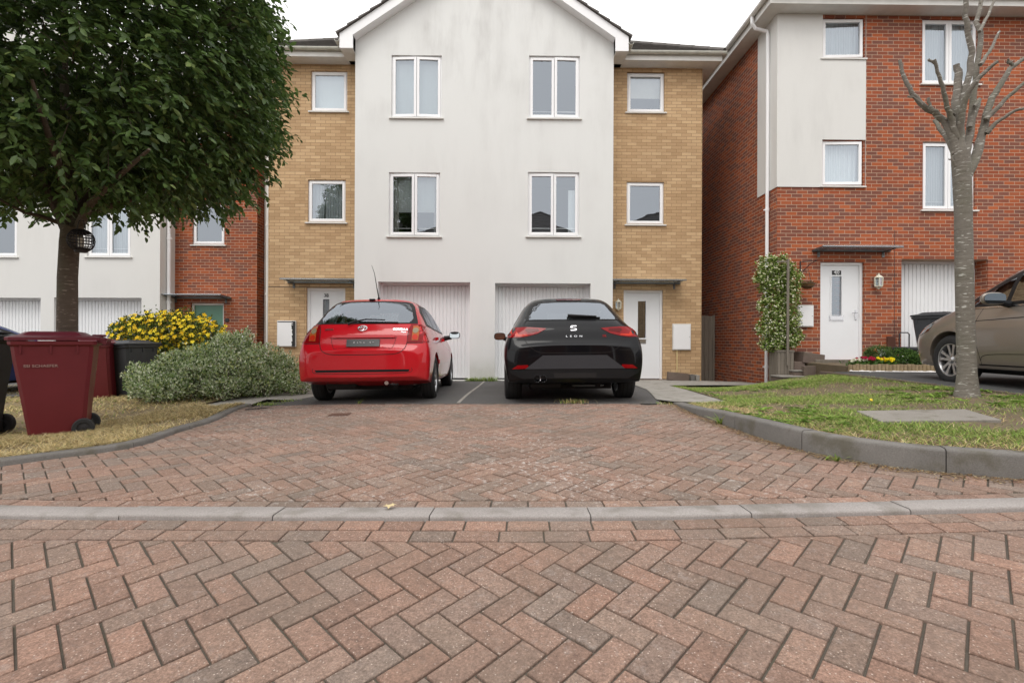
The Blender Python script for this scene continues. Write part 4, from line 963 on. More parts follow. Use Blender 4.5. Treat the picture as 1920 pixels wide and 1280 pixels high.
M['lamp_amber'] = plain('amber_lamp_lens', (.40, .10, .025), .1, coat=.12, spec=.2, var=.1)
M['lamp_clear'] = plain('smoked_lamp_lens', (.26, .22, .14), .08, coat=.12, spec=.2)
M['lamp_orange'] = plain('orange_red_lamp_lens', (.50, .03, .012), .1, coat=.12, spec=.2)
M['plate_black'] = plain('black_number_plate', (.03, .03, .032), .35)
M['white_paint'] = plain('white_lettering', (.7, .7, .7), .5)
KEYS = 'x zb ws zs wm zm wh zh wb zt wr zr wt zc0 zc'.split()
def car_body(tab, L):
    rows = [dict(zip(KEYS, r)) for r in tab]; sec = []
    for r in rows:
        h = [(0, r['zb']), (r['ws']*.62, r['zb']), (r['ws'], r['zs']), (r['wm'], r['zm']), (r['wh'], r['zh']), (r['wb'], r['zt']), (r['wr'], r['zr']), (r['wt'], r['zc0']), (0, r['zc'])]
        full = h+[(-y, z) for y, z in h[-2:0:-1]]; sec.append([(r['x'], y, z) for y, z in full])
    n = len(sec[0]); bm = bmesh.new(); V = [[bm.verts.new(p) for p in s] for s in sec]
    for a, b in zip(V, V[1:]):
        for i in range(n): bm.faces.new((a[i], a[(i+1) % n], b[(i+1) % n], b[i]))
    def cap(v):   # quad strip cap
        half = n//2
        for i in range(half):
            a, b = v[i], v[i+1]; c, d = v[(n-i-1) % n], v[(n-i) % n]
            try:
                if i == 0: bm.faces.new((a, b, c))
                elif i == half-1: bm.faces.new((a, b, d))
                else: bm.faces.new((a, b, c, d))
            except ValueError: pass
    cl = bm.edges.layers.float.new('crease_edge')
    def cr(a, b, k):
        e_ = bm.edges.get((a, b))
        if e_: e_[cl] = k
    for a, b in zip(V, V[1:]):
        for i in (2, n-2): cr(a[i], b[i], .75)
        for i in (5, n-5): cr(a[i], b[i], .35)
    for q_ in (V[0], V[-1]):
        for i in range(n): cr(q_[i], q_[(i+1) % n], .45)
    cap(V[0]); cap(V[-1]); bmesh.ops.recalc_face_normals(bm, faces=bm.faces)
    me = bpy.data.meshes.new('body'); bm.to_mesh(me); bm.free(); o = bpy.data.objects.new('tmp', me); COL.objects.link(o)
    s = o.modifiers.new('s', 'SUBSURF'); s.levels = s.render_levels = 3
    return o
def bake(o):
    dg = bpy.context.evaluated_depsgraph_get(); dg.update(); me = bpy.data.meshes.new_from_object(o.evaluated_get(dg)); bpy.data.objects.remove(o); return me
def cyl_obj(x, y0, y1, z, r):
    m = MB(); Mx = Matrix.Translation((x, y0, z))@Matrix.Rotation(R(-90), 4, 'X'); m.lathe([(r, 0), (r, y1-y0)], 40, Mx); return m.build('cut', None)
def make_car(name, tab, L, loc, yaw, roll, paint_m, label, group, wheel, wins, glass='car_glass', rim='multi', seats=True, ride=0, pitch=0):
    """wheel=(R, x_rear, x_front, half track, width); wins: list of (axis, polygon)"""
    root = empty(name, loc, 0, label, 'car', group); root.rotation_euler = (pitch, roll, yaw)
    # local frame: x forward(front of the car), y left, z up -> turn so that forward is +Y of the root
    LM = Matrix.Rotation(R(90), 4, 'Z')
    o = car_body(tab, L); solid = bake(o); Rw, xr_, xf_, tr, ww = wheel
    bv = BVHTree.FromPolygons([v.co.copy() for v in solid.vertices], [tuple(p.vertices) for p in solid.polygons])
    o = bpy.data.objects.new('tmp', solid); COL.objects.link(o); cuts = []
    for xx in (xr_, xf_):
        for s in (-1, 1):
            c = cyl_obj(xx, (tr-ww*.95) if s > 0 else -(tr+.4), (tr+.4) if s > 0 else -(tr-ww*.95), Rw, Rw+.052); cuts.append(c)
            b = o.modifiers.new('b', 'BOOLEAN'); b.operation = 'DIFFERENCE'; b.object = c; b.solver = 'EXACT'
    me = bake(o)
    for c in cuts: bpy.data.objects.remove(c)
    # windows: drop the faces under the glass
    def inside_win(c, n):
        for ax, poly in wins:
            if ax == 'rear' and n.x < -.15 and c.x < L*.4 and bool(inpoly([c.y], [c.z], poly)[0]): return True
            if ax == 'front' and n.x > .15 and c.x > L*.5 and bool(inpoly([c.y], [c.z], poly)[0]): return True
            if ax == 'side' and abs(n.y) > .45 and bool(inpoly([c.x], [c.z], poly)[0]): return True
        return False
    bm = bmesh.new(); bm.from_mesh(me); kill = [f for f in bm.faces if inside_win(f.calc_center_median(), f.normal)]
    bmesh.ops.delete(bm, geom=kill, context='FACES')
    for f in bm.faces:
        c = f.calc_center_median()
        for xx in (xr_, xf_):
            if abs(c.y) < tr+.3 and abs(math.hypot(c.x-xx, c.z-Rw)-(Rw+.052)) < .006 or (abs(abs(c.y)-(tr-ww*.95)) < .002 and math.hypot(c.x-xx, c.z-Rw) < Rw+.06): f.material_index = 1
        if f.normal.z < -.6 and c.z < .42: f.material_index = 1
        f.smooth = True
    # inner lining
    bi = bm.copy(); bi.normal_update()
    for v in bi.verts: v.co -= v.normal*.03
    bmesh.ops.delete(bi, geom=[f for f in bi.faces if f.calc_center_median().z < .55], context='FACES')
    lining = bpy.data.meshes.new('interior_trim'); bi.to_mesh(lining); bi.free(); lining.materials.clear()
    for p in lining.polygons: p.material_index = 0
    bm.to_mesh(me); bm.free(); me.transform(LM); lining.transform(LM); me.materials.clear()
    body = link_mesh('body', me, [M[paint_m], M['under']], root); me.set_sharp_from_angle(angle=R(42))
    link_mesh('interior_trim', lining, M['trim'], root)
    fl = MB(); fl.box(.35, L-.75, -.6, .6, .42, .47); fl.box(.25, .9, -.55, .55, .47, .62); fl.box(L-1.35, L-1.1, -.62, .62, .6, .85, b=.05)
    m_ = fl.build('cabin_floor', M['trim'], root); m_.data.transform(LM)
    def seat(x, y, wd, hr):
        g = MB(); g.box(x, x+.5, y-wd/2, y+wd/2, .47, .62, b=.04); g.box(x-.06, x+.10, y-wd/2, y+wd/2, .55, 1.08, M=None, b=.05); s_ = g.build('seat', M['trim'], root, smooth=True); s_.data.transform(LM)
        for hy in hr: h_ = MB(); h_.box(x-.06, x+.05, y+hy-.12, y+hy+.12, 1.10, 1.27, b=.05); h_.tube([(x, y+hy-.05, 1.05), (x, y+hy-.05, 1.14)], .008); h_.tube([(x, y+hy+.05, 1.05), (x, y+hy+.05, 1.14)], .008); q = h_.build('head_restraint', M['trim'], s_, smooth=True); q.data.transform(LM)
    if seats: seat(1.05, 0, 1.2, (-.38, .38)); seat(1.95, .36, .5, (0,)); seat(1.95, -.36, .5, (0,))
    ctx = dict(root=root, bv=bv, LM=LM, L=L, body=body)
    for s in (-1, 1):
        for xx, nm in ((xr_, 'wheel'), (xf_, 'wheel')):
            make_wheel(ctx, xx, s*tr, Rw, ww, s, rim)
    u = MB(); u.box(.5, L-.6, -.55, .55, .17, .30); u.tube([(xr_, -tr+.1, Rw-.02), (xr_, tr-.1, Rw-.02)], .045, 8); u.tube([(xf_, -tr+.1, Rw-.02), (xf_, tr-.1, Rw-.02)], .035, 8); u.tube([(.35, -.35, .22), (1.6, -.3, .2), (3, -.1, .2)], .03)
    u.box(.25, .75, .15, .55, .2, .3, b=.03); q = u.build('underbody', M['under'], root); q.data.transform(LM)
    return ctx
def make_wheel(ctx, x, y, Rw, ww, s, rim):
    Mx = ctx['LM']@Matrix.Translation((x, y, Rw))@Matrix.Rotation(R(-90)*s, 4, 'X')   # local +z points outwards
    h = ww/2; rr = Rw*.66; t = MB(); t.lathe([(rr, -h+.01), (Rw*.80, -h-.006), (Rw*.95, -h+.012), (Rw-.004, -h+.03), (Rw, -h*.3), (Rw, h*.3), (Rw-.004, h-.03), (Rw*.95, h-.012), (Rw*.80, h+.006), (rr+.004, h-.004), (rr, h-.012), (rr-.002, -h+.01)], 56, Mx, cap=False)
    for zz in (-h*.45, 0, h*.45): pass
    w_ = t.build('wheel', M['tyre'], ctx['root'], smooth=True)
    g = MB()
    for zz in (-.5, 0, .5): g.lathe([(Rw+.0006, zz*h-.004), (Rw+.0008, zz*h+.004)], 56, Mx, cap=False)
    g.build('tread_groove', M['gap'], w_, fix=False)
    r_ = MB(); r_.lathe([(rr, h-.010), (rr-.012, h-.012), (rr-.022, h-.035), (rr-.035, -h+.02), (rr, -h+.01)], 40, Mx, cap=False)
    r_.lathe([(.001, h-.012), (.028, h-.012), (.034, h-.02), (.06, h-.035), (.065, h-.07)], 20, Mx, cap=False)
    ns = 10 if rim == 'multi' else 7
    for k in range(ns):
        a = 2*math.pi*k/ns+(.06 if k % 2 else -.06)*(rim == 'multi'); ca, sa = math.cos(a), math.sin(a); wd = .020 if rim == 'multi' else .032
        pr = []
        for rad, zz, q in ((.04, h-.032, wd), (rr*.6, h-.026, wd*.8), (rr-.012, h-.020, wd*1.15)):
            for sd in (-1, 1): pr.append(Mx@Vector((rad*ca-sd*q*sa, rad*sa+sd*q*ca, zz)))
            for sd in (-1, 1): pr.append(Mx@Vector((rad*ca-sd*q*sa, rad*sa+sd*q*ca, zz-.022)))
        f = []
        for b in (0, 4): f += [(b, b+1, b+5, b+4), (b, b+2, b+6, b+4), (b+1, b+3, b+7, b+5), (b+2, b+3, b+7, b+6)]
        r_.add(pr, f)
    r_.build('rim', M['alloy'], w_, smooth=True, ang=30)
    d = MB(); d.lathe([(.0, h-.075), (rr-.03, h-.075)], 32, Mx, cap=False); d.build('brake_disc', M['under'], w_)
def patch(ctx, name, mat, poly, axis='rear', off_=.004, parent=None, grid=.06, depth=.012, edge=True, holes=None, side=1, smooth=True, maxjump=None):
    """a panel that hugs the body: outline given in the view plane, thrown on to the body along the view axis"""
    bv = ctx['bv']; ob = resample(poly, .035); n = len(ob); a = [p[0] for p in ob]; b = [p[1] for p in ob]
    xs = np.arange(min(a)+grid/2, max(a), grid); ys = np.arange(min(b)+grid/2, max(b), grid); gx, gy = np.meshgrid(xs, ys); gx = gx.ravel(); gy = gy.ravel(); k = inpoly(gx, gy, ob) if len(gx) else []
    pts = [Vector(p) for p in ob]+[Vector(p) for p in zip(gx[k], gy[k])]; cons = [(i, (i+1) % n) for i in range(n)]
    if holes:
        for hp in holes:
            hb = resample(hp, .035); n0 = len(pts); pts += [Vector(p) for p in hb]; cons += [(n0+i, n0+(i+1) % len(hb)) for i in range(len(hb))]
    vo, _, fo, _, _, _ = delaunay_2d_cdt(pts, cons, [], 1, 1e-5)
    if holes: fo = [f for f in fo if not any(inpoly([sum(vo[i].x for i in f)/3], [sum(vo[i].y for i in f)/3], hp)[0] for hp in holes)]
    d = {'rear': Vector((1, 0, 0)), 'front': Vector((-1, 0, 0)), 'side': Vector((0, -side, 0)), 'top': Vector((0, 0, -1))}[axis]
    P3 = []; last = None
    for v in vo:
        o = {'rear': Vector((-1, v.x, v.y)), 'front': Vector((ctx['L']+1, v.x, v.y)), 'side': Vector((v.x, side*2, v.y)), 'top': Vector((v.x, v.y, 3))}[axis]
        h, nn, _, _ = bv.ray_cast(o, d)
        if h is None:
            h, nn, _, _ = bv.find_nearest(o+d*(1.2 if axis in ('rear', 'front', 'side') else 2))
        if nn.dot(d) > 0: nn = -nn
        P3.append(ctx['LM']@(h+nn*off_))
    mb = MB(); mb.add(P3, [tuple(f) for f in fo])
    if edge:
        be = {}
        for f in fo:
            for i in range(len(f)): e = (f[i], f[(i+1) % len(f)]); be[tuple(sorted(e))] = be.get(tuple(sorted(e)), 0)+1
        dd = ctx['LM'].to_3x3()@d
        for (i, j), c in be.items():
            if c == 1: mb.add([P3[i], P3[j], P3[j]+dd*depth, P3[i]+dd*depth], [(0, 1, 2, 3)])
    o = mb.build(name, M[mat], parent or ctx['root'], fix=False)
    bm = bmesh.new(); bm.from_mesh(o.data); bmesh.ops.remove_doubles(bm, verts=bm.verts, dist=1e-5)
    dd = ctx['LM'].to_3x3()@d
    for f in bm.faces:
        if f.normal.dot(dd) > 0: f.normal_flip()
    bm.to_mesh(o.data); bm.free(); o.data.shade_smooth(); o.data.set_sharp_from_angle(angle=R(40)); return o
def line(ctx, name, pts, axis='rear', w_=.007, off_=.0012, side=1, mat='gap', parent=None, closed=False):
    pts = smooth_line([(p[0], p[1], 0) for p in pts], 6) if len(pts) > 2 else [(p[0], p[1]) for p in pts]
    pts = resample([p[:2] for p in pts], .03, closed); L_, R_ = [], []
    for i, p in enumerate(pts):
        a = Vector(pts[max(0, i-1)]); b = Vector(pts[min(len(pts)-1, i+1)]); t = (b-a).normalized(); n = Vector((-t.y, t.x))*w_/2; L_.append(Vector(p)+n); R_.append(Vector(p)-n)
    d = {'rear': Vector((1, 0, 0)), 'side': Vector((0, -side, 0)), 'top': Vector((0, 0, -1))}[axis]; out = []
    for q in L_+R_:
        o = {'rear': Vector((-1, q.x, q.y)), 'side': Vector((q.x, side*2, q.y)), 'top': Vector((q.x, q.y, 3))}[axis]; h, nn, _, _ = ctx['bv'].ray_cast(o, d)
        if h is None: h, nn, _, _ = ctx['bv'].find_nearest(o+d)
        if nn.dot(d) > 0: nn = -nn
        out.append(ctx['LM']@(h+nn*off_))
    n = len(L_); mb = MB(); mb.add(out, [(i, i+1, n+i+1, n+i) for i in range(n-1)]); return mb.build(name, M[mat], parent or ctx['root'], fix=False)
def mirror_part(ctx, x, y, z, s, mat, size=(.20, .13), tilt=.09):
    """door mirror: housing, glass towards the rear, arm"""
    a, b = size; g = MB(); bm = bmesh.new(); bmesh.ops.create_uvsphere(bm, u_segments=20, v_segments=12, radius=1)
    for v in bm.verts:
        c = v.co; e = lambda t: math.copysign(abs(t)**.7, t)
        c.y = e(c.y)*a/2; c.z = e(c.z)*b/2; c.x = (c.x*.085 if c.x > 0 else c.x*.02)
    vs = [ctx['LM']@(v.co+Vector((x, y, z))) for v in bm.verts]; bm.verts.index_update(); g.add(vs, [[v.index for v in f.verts] for f in bm.faces]); bm.free(); o = g.build('door_mirror', M[mat], ctx['root'], smooth=True, ang=60)
    g = MB(); n = 24; vs = []
    for i in range(n): t = 2*math.pi*i/n; c, d = math.cos(t), math.sin(t); vs.append(ctx['LM']@Vector((x-.024+math.copysign(abs(d)**.6, d)*b*.42*tilt, y+math.copysign(abs(c)**.6, c)*a*.44, z+math.copysign(abs(d)**.6, d)*b*.42)))
    g.add(vs, [tuple(range(n))]); g.build('mirror_glass', M['mirror'], o)
    g = MB(); g.tube([ctx['LM']@Vector((x+.03, y-s*a*.3, z-b*.30)), ctx['LM']@Vector((x+.06, y-s*(a*.5+.09), z-b*.42))], [.034, .045], 8); g.build('mirror_arm', M['satin_black'], o)
M['mirror'] = plain('mirror_silver', (.34, .37, .385), .04, metal=1, var=.01)
def sym(pts): return pts+[(-a, b) for a, b in pts[::-1]]
def wiper(ctx, pts, x0, w0):
    """pts: list of (y,z) along the blade; lies on the glass"""
    def on(y, z, up): h, nn, _, _ = ctx['bv'].ray_cast(Vector((-1, y, z)), Vector((1, 0, 0))); nn = -nn if nn.x > 0 else nn; return ctx['LM']@(h+nn*up)
    g = MB(); g.tube([on(*p, .035) for p in pts[0]], pts[1], 8); o = g.build('wiper_arm', M['satin_black'], ctx['root'], smooth=True)
    g = MB(); g.tube([on(*p, .014) for p in pts[2]], .010, 6); g.build('wiper_blade', M['satin_black'], o)

# columns: x zb ws zs wm zm wh zh wb zt wr zr wt zc0 zc
COR = [(0, .36, .66, .365, .70, .50, .69, .64, .60, .68, .48, .70, .3, .705, .705), (.05, .32, .77, .325, .80, .50, .79, .69, .735, .74, .56, .752, .34, .757, .757),
 (.082, .30, .81, .305, .835, .48, .825, .69, .765, .80, .60, .89, .36, .905, .905), (.15, .29, .83, .30, .845, .50, .842, .74, .775, .92, .63, 1.005, .38, 1.02, 1.025),
 (.36, .23, .81, .26, .855, .52, .85, .76, .765, .98, .61, 1.20, .37, 1.225, 1.235), (.60, .20, .81, .24, .855, .52, .85, .77, .765, 1.0, .585, 1.365, .36, 1.40, 1.415), (.78, .2, .81, .24, .855, .52, .85, .77, .765, 1.0, .585, 1.41, .37, 1.445, 1.455),
 (1.6, .2, .81, .24, .852, .5, .85, .75, .765, .985, .605, 1.42, .39, 1.465, 1.475), (2.35, .2, .81, .24, .852, .5, .85, .74, .76, .965, .60, 1.37, .39, 1.425, 1.435), (2.8, .2, .81, .24, .852, .5, .85, .73, .76, .95, .60, 1.23, .40, 1.275, 1.29),
 (3.22, .2, .81, .24, .855, .5, .85, .73, .765, .92, .67, 1.02, .42, 1.05, 1.06), (3.42, .2, .81, .24, .855, .5, .85, .72, .765, .88, .66, .945, .42, .97, .975), (3.85, .2, .80, .24, .84, .5, .83, .68, .74, .78, .60, .84, .38, .86, .865),
 (4.08, .22, .72, .25, .77, .48, .75, .60, .68, .68, .5, .72, .32, .735, .74), (4.18, .30, .55, .32, .62, .45, .60, .54, .55, .59, .42, .61, .26, .62, .62)]
LEO = [(0, .33, .68, .335, .76, .50, .72, .64, .67, .72, .52, .745, .3, .75, .75), (.055, .29, .80, .30, .855, .50, .845, .70, .78, .775, .60, .787, .36, .793, .795),
 (.088, .27, .84, .285, .88, .50, .868, .72, .805, .87, .64, .935, .40, .95, .955), (.17, .26, .835, .28, .893, .52, .893, .76, .815, .93, .63, 1.04, .39, 1.055, 1.06),
 (.38, .22, .84, .26, .903, .54, .90, .80, .80, .965, .59, 1.19, .37, 1.215, 1.225), (.60, .20, .84, .24, .905, .54, .90, .80, .795, .98, .575, 1.345, .38, 1.385, 1.395), (.74, .19, .84, .24, .905, .54, .90, .80, .79, .98, .575, 1.39, .39, 1.43, 1.44),
 (1.6, .19, .84, .24, .90, .52, .895, .78, .785, .975, .585, 1.415, .39, 1.462, 1.472), (2.4, .19, .84, .24, .90, .52, .895, .77, .785, .955, .585, 1.365, .39, 1.42, 1.43), (2.9, .19, .84, .24, .90, .52, .895, .76, .785, .94, .59, 1.21, .40, 1.26, 1.27),
 (3.3, .19, .84, .24, .90, .52, .895, .75, .79, .90, .68, 1.0, .44, 1.03, 1.04), (3.5, .19, .84, .24, .90, .52, .895, .74, .79, .87, .68, .935, .44, .96, .965), (3.95, .19, .83, .24, .885, .5, .87, .69, .76, .77, .61, .82, .4, .835, .84),
 (4.18, .22, .76, .25, .81, .48, .79, .60, .7, .66, .52, .70, .33, .715, .72), (4.28, .30, .58, .32, .66, .45, .64, .53, .58, .58, .44, .60, .28, .61, .61)]
MPV = [(0, .38, .58, .41, .68, .52, .68, .64, .62, .72, .5, .78, .3, .8, .8), (.05, .31, .72, .34, .80, .50, .80, .70, .75, .85, .60, .98, .36, 1.0, 1.0),
 (.18, .27, .81, .29, .86, .52, .86, .78, .79, 1.0, .63, 1.25, .38, 1.28, 1.285), (.45, .22, .83, .26, .885, .54, .88, .82, .79, 1.04, .62, 1.48, .38, 1.52, 1.53), (.75, .2, .83, .24, .89, .54, .885, .82, .79, 1.05, .62, 1.53, .38, 1.57, 1.58),
 (1.6, .2, .83, .24, .89, .54, .885, .80, .79, 1.03, .62, 1.55, .39, 1.60, 1.61), (2.35, .2, .83, .24, .89, .54, .885, .79, .79, 1.01, .62, 1.52, .39, 1.57, 1.58), (2.75, .2, .83, .24, .89, .54, .885, .79, .79, 1.0, .62, 1.50, .39, 1.55, 1.565), (3.1, .2, .83, .24, .89, .54, .885, .79, .80, 1.0, .66, 1.33, .39, 1.38, 1.39),
 (3.45, .2, .83, .24, .89, .54, .885, .78, .80, .99, .70, 1.09, .42, 1.12, 1.125), (3.62, .2, .83, .24, .89, .54, .885, .78, .80, .95, .68, 1.03, .42, 1.06, 1.065), (4.0, .2, .82, .24, .88, .54, .87, .74, .77, .86, .62, .93, .38, .95, .955),
 (4.25, .22, .76, .25, .82, .5, .80, .66, .72, .75, .54, .80, .33, .82, .825), (4.38, .30, .60, .32, .68, .45, .66, .56, .6, .63, .44, .66, .28, .67, .67)]
def arc(cx, cy, r, a0, a1, n=6): return [(cx+r*math.cos(R(a0+(a1-a0)*i/n)), cy+r*math.sin(R(a0+(a1-a0)*i/n))) for i in range(n+1)]
GROUP = 'hatchbacks parked side by side on the driveway'
# ---- red hatchback
rw = sym([(-.665, 1.045), (-.65, 1.10), (-.575, 1.30), (-.53, 1.358), (-.46, 1.374), (-.2, 1.386)])
rw_in = sym([(-.56, 1.062), (-.60, 1.12), (-.545, 1.28), (-.50, 1.335), (-.42, 1.352), (-.2, 1.364)])
sideA = [(.52, 1.03), (.62, 1.24), (.86, 1.345), (1.5, 1.375), (2.2, 1.335), (2.65, 1.20), (3.02, 1.02), (2.6, .995), (1.5, 1.005)]
sideA_in = [[(.66, 1.06), (.72, 1.22), (.90, 1.31), (1.22, 1.33), (1.22, 1.035)], [(1.27, 1.035), (1.27, 1.333), (1.5, 1.345), (1.90, 1.33), (1.90, 1.02)], [(1.97, 1.02), (1.97, 1.325), (2.18, 1.30), (2.6, 1.17), (2.86, 1.03)]]
fw = sym([(-.60, 1.06), (-.50, 1.36), (-.2, 1.40)])
red = make_car('parked_car', COR, 4.18, (-1.82, 6.25, gz(-1.82, 7.9)+.012), R(1.5), -.014, 'paint_red', 'red hatchback with a bent aerial on its roof, parked left of the black one', GROUP,
    (.31, .80, 3.38, .745, .195), [('rear', rw_in), ('side', sideA_in[0]), ('side', sideA_in[1]), ('side', sideA_in[2]), ('front', fw)], pitch=-math.atan(.07/2.6)*.9)
g = patch(red, 'rear_window', 'satin_black', rw, holes=[rw_in]); patch(red, 'glass', 'car_glass', rw_in, off_=.0035, parent=g, edge=False)
for s in (-1, 1):
    g = patch(red, 'side_window', 'satin_black', sideA, 'side', side=s, holes=sideA_in, grid=.08)
    for q in sideA_in: patch(red, 'glass', 'car_glass', q, 'side', side=s, off_=.0035, parent=g, edge=False, grid=.1)
patch(red, 'windscreen', 'car_glass', fw, 'front', edge=False)
for s in (-1, 1):
    q = lambda pts: [(s*a, b) for a, b in (pts if s > 0 else pts[::-1])]
    t = patch(red, 'tail_lamp', 'lamp_red', q([(.555, .80), (.835, .805), (.82, .92), (.765, 1.015), (.70, 1.035), (.585, 1.035)]), off_=.008, depth=.03)
    patch(red, 'lamp_reflector', 'lamp_amber', q([(.612, .822), (.692, .822), (.698, .90), (.692, .995), (.665, 1.012), (.618, 1.012)]), off_=.011, parent=t)
    patch(red, 'indicator', 'lamp_clear', [(s*.652+.036*math.cos(k*.524), .950+.036*math.sin(k*.524)) for k in range(12)], off_=.0135, parent=t)
    patch(red, 'brake_lamp', 'lamp_orange', [(s*.652+.036*math.cos(k*.524), .862+.036*math.sin(k*.524)) for k in range(12)], off_=.0135, parent=t)
    line(red, 'shut_line', [(s*.60, 1.04), (s*.565, .95), (s*.555, .80), (s*.52, .71), (s*.42, .655), (s*.2, .645), (0, .643)], w_=.009)
    line(red, 'shut_line', [(s*.555, .792), (s*.7, .79), (s*.845, .795)], w_=.008)
    # doors on each flank
    line(red, 'shut_line', [(.83, .97), (.93, .80), (1.05, .62), (1.12, .45)], 'side', side=s); line(red, 'shut_line', [(1.93, 1.0), (1.93, .6), (1.93, .27)], 'side', side=s); line(red, 'shut_line', [(2.95, .97), (3.0, .75), (2.93, .5), (2.93, .3)], 'side', side=s)
    patch(red, 'side_moulding', 'paint_red', [(1.10, .50), (2.9, .50), (2.92, .56), (1.12, .56)], 'side', side=s, off_=.014, depth=.02, grid=.2)
    line(red, 'shut_line', [(1.10, .499), (2.9, .499)], 'side', side=s)
    for x_ in (1.15, 2.10): patch(red, 'door_handle', 'paint_red', [(x_, .845), (x_+.19, .85), (x_+.19, .88), (x_, .885)], 'side', side=s, off_=.03, depth=.03)
    mirror_part(red, 2.72, s*(.855+.105), .985, s, 'satin_black' if s < 0 else 'paint_red', (.20, .13), .30)
line(red, 'plate_recess_edge', sym([(-.32, .728), (-.37, .728), (-.41, .855), (-.35, .857)]), w_=.005)
line(red, 'plate_recess_edge', [(-.31, .728), (.31, .728)], w_=.004)
patch(red, 'tailgate_grip', 'paint_red', sym([(-.40, .858), (-.40, .885), (-.37, .892)]), off_=.022, depth=.03)
pl = patch(red, 'number_plate', 'plate_black', [(-.21, .742), (.21, .742), (.21, .838), (-.21, .838)], off_=.016, depth=.03, grid=.3)
# unreadable broken characters on the plate
def surf(ctx, y, z, o, axis='rear'): h, nn, _, _ = ctx['bv'].ray_cast(Vector((-1, y, z)), Vector((1, 0, 0))); nn = -nn if nn.x > 0 else nn; return h+nn*o
def back_text(ctx, name, s, y, z, size, mat, off_=.006, sx=1, space=1, depth=.0015, bold=.0, parent=None, tilt=None):
    h, nn, _, _ = ctx['bv'].ray_cast(Vector((-1, y, z)), Vector((1, 0, 0))); nn = -nn if nn.x > 0 else nn
    zax = nn.normalized(); xax = Vector((0, -1, 0)); xax = (xax-zax*xax.dot(zax)).normalized(); yax = zax.cross(xax)
    Mx = Matrix.Translation(h+nn*off_)@Matrix((xax, yax, zax)).transposed().to_4x4(); return text_part(name, s, size, depth, M[mat], parent or ctx['root'], ctx['LM']@Mx, sx, space, bold)
g = MB(); rr_ = random.Random(3)
pc = surf(red, 0, .79, .0185); 
for i in range(7):
    if i == 4: continue
    y0 = .125-i*.040; 
    for k in range(6):
        zz = .772+rr_.choice([0, .008, .016, .024, .032]); yy = y0-rr_.random()*.02; g.box(pc.x-.0012, pc.x+.001, yy-.012, yy-.0, zz, zz+.005)
q = g.build('plate_characters', M['white_paint'], pl); q.data.transform(red['LM'])
def emblem_ring(ctx, y, z, a, b, r, mat, parent=None, name='emblem'):
    h, nn, _, _ = ctx['bv'].ray_cast(Vector((-1, y, z)), Vector((1, 0, 0))); nn = -nn if nn.x > 0 else nn; zax = nn.normalized(); xax = Vector((0, -1, 0)); yax = zax.cross(xax).normalized(); g = MB()
    E = lambda cx, cy, ra, rb, rt: g.tube([ctx['LM']@(h+nn*.008+xax*(cx+ra*math.cos(t))+yax*(cy+rb*math.sin(t))) for t in [2*math.pi*i/28 for i in range(29)]], rt, 6, cap=False)
    E(0, 0, a, b, r); E(0, 0, a*.36, b*.92, r*.85); E(0, b*.42, a*.72, b*.42, r*.85); return g.build(name, M[mat], ctx['root'], smooth=True)
emblem_ring(red, .03, .985, .058, .040, .006, 'chrome')
back_text(red, 'model_badge', 'COROLLA', -.46, .968, .044, 'chrome', sx=.95, bold=.0006); back_text(red, 'trim_badge', 'T Spirit', -.50, .932, .021, 'chrome'); back_text(red, 'dealer_badge', 'ARDIA', .455, .970, .040, 'chrome', sx=.95, bold=.0008)
patch(red, 'bumper_strip', 'satin_black', sym([(-.58, .425), (-.60, .455)]), off_=.003, depth=.006, grid=.2); line(red, 'bumper_crease', sym([(-.62, .475), (-.6, .418), (-.3, .402)]), w_=.006)
wiper(red, ([(.22, 1.02), (.15, 1.055), (.0, 1.085), (-.25, 1.075)], [.016, .013, .009, .007], [(.08, 1.065), (-.42, 1.055)]), 0, 0)
g = MB(); g.tube([(.28, -.26, .30), (.12, -.28, .285), (.06, -.29, .28)], .026, 12); q = g.build('exhaust', M['chrome'], red['root'], smooth=True); q.data.transform(red['LM'])
g = MB(); g.lathe([(.001, 0), (.10, 0), (.11, .02), (.10, .06), (.001, .07)], 16, Matrix.Translation((.45, -.33, .24))@Matrix.Diagonal((1.8, 1, 1, 1))); q = g.build('silencer', M['chrome'], red['root'], smooth=True); q.data.transform(red['LM'])
g = MB(); h, nn, _, _ = red['bv'].ray_cast(Vector((.70, -.05, 3)), Vector((0, 0, -1))); g.tube([h, h+Vector((0, 0, .03))], [.022, .012], 8); g.tube([h+Vector((0, .0, .02)), h+Vector((-.03, .02, .16)), h+Vector((-.06, .045, .36)), h+Vector((-.10, .075, .47))], [.008, .006, .004, .002], 6); q = g.build('aerial', M['satin_black'], red['root']); q.data.transform(red['LM'])
g = MB(); p_ = surf(red, .02, 1.40, .01); g.box(p_.x-.02, p_.x+.03, -.02, .06, 1.40, 1.425, b=.008); q = g.build('washer_jet', M['satin_black'], red['root']); q.data.transform(red['LM'])

